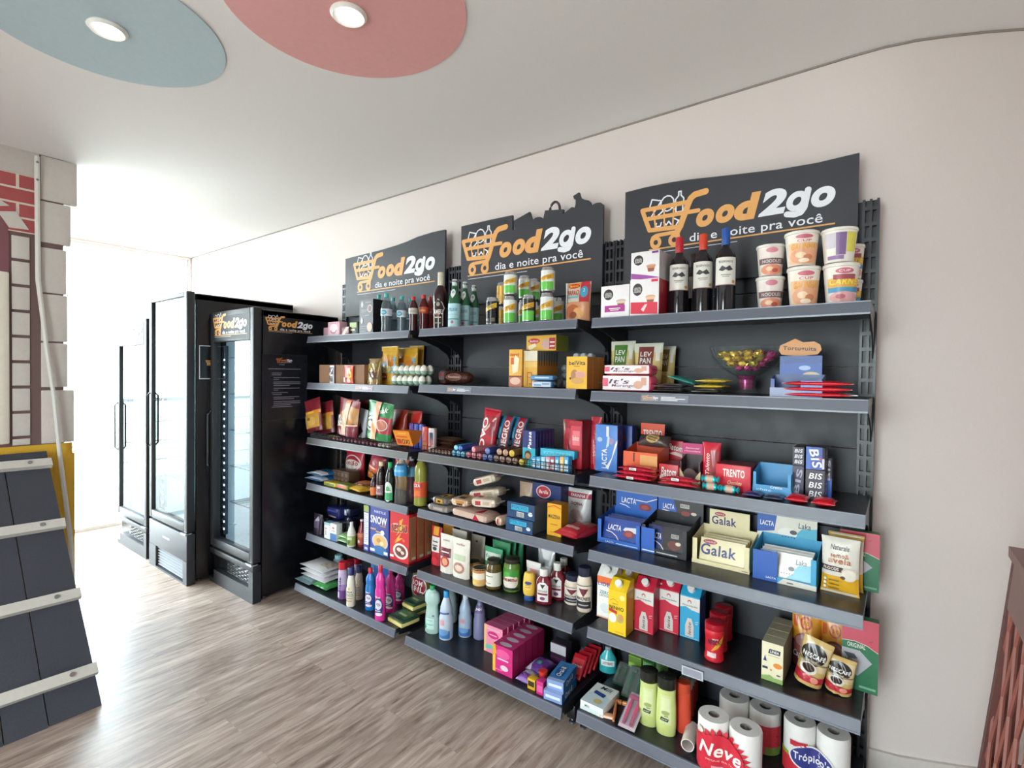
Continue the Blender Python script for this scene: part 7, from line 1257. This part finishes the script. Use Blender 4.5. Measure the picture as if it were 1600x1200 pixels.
q = onz(948, 1128, SZ['36']); razor(q.x+.02, q.y+.012, q.z, .35, 0, '#d98a55', 'orange disposable razor lying at the shelf front with head towards the wall, left one', 'orange razors')
razor(q.x+.05, q.y+.02, q.z, .25, 0, '#d98a55', 'orange disposable razor lying beside the other orange razor, nearer the pink packs', 'orange razors')
q2 = onz(944, 1124, SZ['36']); G_ = thing('razor_head_pack', 'pale orange razor head cover lying at the shelf front edge', 'razor head', (q2.x+.005, q2.y+.006, q2.z), (0, 0, .3)); G().box(-.025, 0, 0, .028, .022, .012, mat('#e0a880', .3), .004).build('cover', G_); G().box(-.02, -.001, .004, .022, .0, .009, mat('#f0e2d4', .3)).build('label', G_)
def blister(a, b, base, h, c, lab, seed, lean=50):
    x, y, z, w, _ = geom('36', a, b, base, .01); t = thing('razor_pack', lab, 'razor pack', (x, y, z+.006), (-math.radians(lean), 0, 0), 'razor blister packs'); 
    G().box(-w/2, .0, 0, w/2, .003, h, mat('#c9b8c0' if c == '#c9486f' else '#3a5a42', .35)).build('card', t); g = G()
    for i in range(2):
        cx = -w*.22+i*w*.44; g.tube([(cx, -.007, .01), (cx, -.009, h*.55), (cx, -.007, h*.8)], [.006, .007, .005], mat(c, .2), 8); g.box(cx-.014, -.012, h*.78, cx+.014, -.002, h*.9, mat(c, .2), .003)
    g.build('razors', t); G().box(-w*.46, -.014, h*.03, w*.46, -.0132, h*.95, mat('#f0eef2', .03, 0, 'c0.05'), 0).build('clear_cover', t); return t
blister(974, 1000, 1145, .13, '#c9486f', 'pink razor blister pack lying tilted before the lime shampoo', 1, 62)
blister(978, 1008, 1098, .12, '#3f7050', 'green razor blister pack behind the pink one', 2, 50)
blister(964, 986, 1076, .09, '#2f5a44', 'dark green razor blister pack behind the orange razors', 3, 55)
carton('36', 989, 1009, .14, 1029, .06, '#7aa838', [R(0, 0, 1, .3, '#cfd6cc'), R(0, .3, 1, .62, '#8fbb3f'), R(.02, .75, .98, .98, '#5a7a2e')], 'green and white box at the back behind the shampoo', name='soap_box')
for i, (px, d) in enumerate(((1022, .22), (1042, .22))): bottle('36', px, d, 1034, 20, 'tincan', '#4f7f4a', 'green capped tube at the back behind the lime shampoo, %s one' % ('left', 'right')[i], mat('#5f9a56', .35), cat='bottle', name='lotion_tube', grp='green tubes at the back', capp=(.98, .7, 1.0))
SH = [R(.22, .2, .78, .86, '#c9d39a'), R(.3, .5, .7, .8, '#d3dba8'), E(.5, .46, .18, .05, '#9aa868'), P([(.26, .28), (.62, .26), (.66, .33), (.3, .36)], '#2a3a2c'), T(.46, .31, .3, .03, 'clear', '#dfe6c0'), R(.45, .38, .62, .4, '#6a7a4a')]
def shampoo(px, base, tp, w, lab):
    t = bottle('36', px, base, tp, w, 'oil', '#c2cd7e', lab, None, (.05, .8, None), SH, name='shampoo_bottle', sy=.62, grp='lime shampoo bottles', rz=.2)
    return t
PROF['shamp'] = [(.86, 0), (.95, .02), (1, .2), (.98, .45), (.9, .7), (.93, .8), (.93, .82)]
for px, base, tp, w, lab in ((1022, 1143, 1048, 30, 'lime green shampoo bottle with black cap, left of two'), (1050, 1158, 1058, 32, 'lime green shampoo bottle with black cap, right of two')):
    bottle('36', px, base, tp, w, 'shamp', '#c2cd7e', lab, mat('#23241f', .3), (.06, .8, None), SH, name='shampoo_bottle', sy=.6, grp='lime shampoo bottles', rz=.2, capp=(.96, .81, 1.0))
for i in range(5):                                                # a row of red tubes reaching back
    bottle('36', 1077+i*3.2, .30-i*.05, 1068-i*4.5, 25-i*1.2, 'shamp', '#c9452c' if i < 1 else '#a82a24', 'orange red conditioner bottle beside the shampoo, %s in the row' % ('first', 'second', 'third', 'fourth', 'fifth')[i], mat('#b7b3ae' if i else '#c84a2e', .35), name='conditioner_bottle', sy=.6, grp='red conditioner bottles', capp=(.9, .81, 1.0), rz=.1)
p = onz(1078, 1160, SZ['36']); t = thing('paper_tube', 'small white paper tube lying beside the toilet paper', 'tube', (p.x, p.y, p.z+.0215), (PI/2, 0, .15)); g = G(); g.lathe([(.021, -.05), (.021, .05), (.018, .05), (.018, -.05), (.021, -.05)], mat('#d9cfca', .5), 20, cap0=False, cap1=False); g.build('tube', t); G().lathe([(.0178, -.05), (.0178, -.03)], mat('#a89a94', .6), 18).build('core', t)
def rolls(a, b, base, tp, rows, film, art, lab, off=0, seed=1):
    x, y, z, w, h = geom('36', a, b, base, tp); t = thing('toilet_paper_pack', lab, 'toilet paper', (x, y, z), (0, 0, 0), 'toilet paper packs'); Rr = w/4.04; PW = mat('#e4e1de', .6)
    for j in range(rows):
        for i in (-1, 1):
            r = G().lathe([(Rr*.97, .002), (Rr, .006), (Rr, h-.006), (Rr*.96, h-.001), (Rr*.36, h-.001), (Rr*.34, h-.03), (.001, h-.031)], PW, 28, i*Rr*1.01, Rr*(1.02+2.0*j), 0, cap1=False).build('roll', t)
            G().lathe([(Rr*.345, h-.028), (Rr*.34, h-.001)], mat('#8a8582', .7), 18, i*Rr*1.01, Rr*(1.02+2.0*j), 0, cap0=False, cap1=False).build('cardboard_core', r)
    # printed film following the two front rolls
    def mp(u, v, k):
        u = min(max(u, .0), w); v = min(max(v, .001), h); q = u/w; i = -1 if q < .5 else 1; c = i*Rr*1.01; f = (q*2-1)*2*Rr*1.01
        dx = max(-Rr*.995, min(Rr*.995, f-c)); yy = Rr*1.02-math.sqrt(max(0, (Rr+.001)**2-dx*dx)); yy = min(yy, Rr*.32) if abs(f) < Rr*1.01 else yy
        return (f, yy-k-.0012, v)
    g = G(); prints(g, art, w, h, mp, 16, .0006, .0004, .3); g.build('printed_film', t)
    return t
petals = []
for i in range(15):
    a0 = i*PI/14; petals.append(P([(.4, .42), (.4+.42*math.cos(a0-.09), .42+.42*math.sin(a0-.09)), (.4+.5*math.cos(a0), .42+.49*math.sin(a0)), (.4+.42*math.cos(a0+.09), .42+.42*math.sin(a0+.09))], '#c8283c' if i % 2 else '#d43a44'))
NV = [R(.0, .0, .9, .42, '#c62a3e')]+petals+[E(.4, .42, .4, .38, '#cb2c3e'), E(.1, .8, .06, .06, '#d9cfc8'), T(.42, .5, .66, .26, 'Neve', '#efe9e2', i=.25, b=.02), T(.45, .3, .5, .035, 'TOQUE DA SEDA', '#f0b8b8'), R(.3, .0, .75, .2, '#d9909a')]
rolls(1094, 1198, 1225, 1143, 1, None, NV, 'white toilet paper pack with big red flower print, front one')
rolls(1128, 1228, .245, 1110, 1, None, [R(.55, 0, 1, .7, '#cb3a48'), R(.8, 0, 1, .2, '#7a9a4a')], 'white toilet paper pack with red flower standing behind the front one')
TP = [R(0, 0, 1, .36, '#c8303c'), R(0, .36, 1, .43, '#8aa83a'), R(.14, .6, .4, .7, '#bf2a3c'), E(.46, .42, .34, .25, '#e8e4e2'), E(.46, .42, .31, .22, '#3b3f86'), T(.46, .42, .54, .2, "Trópico's", '#f0eef0', b=.02)]
rolls(1232, 1342, 1232, 1150, 1, None, TP, 'white toilet paper pack with blue oval label at the shelf end')
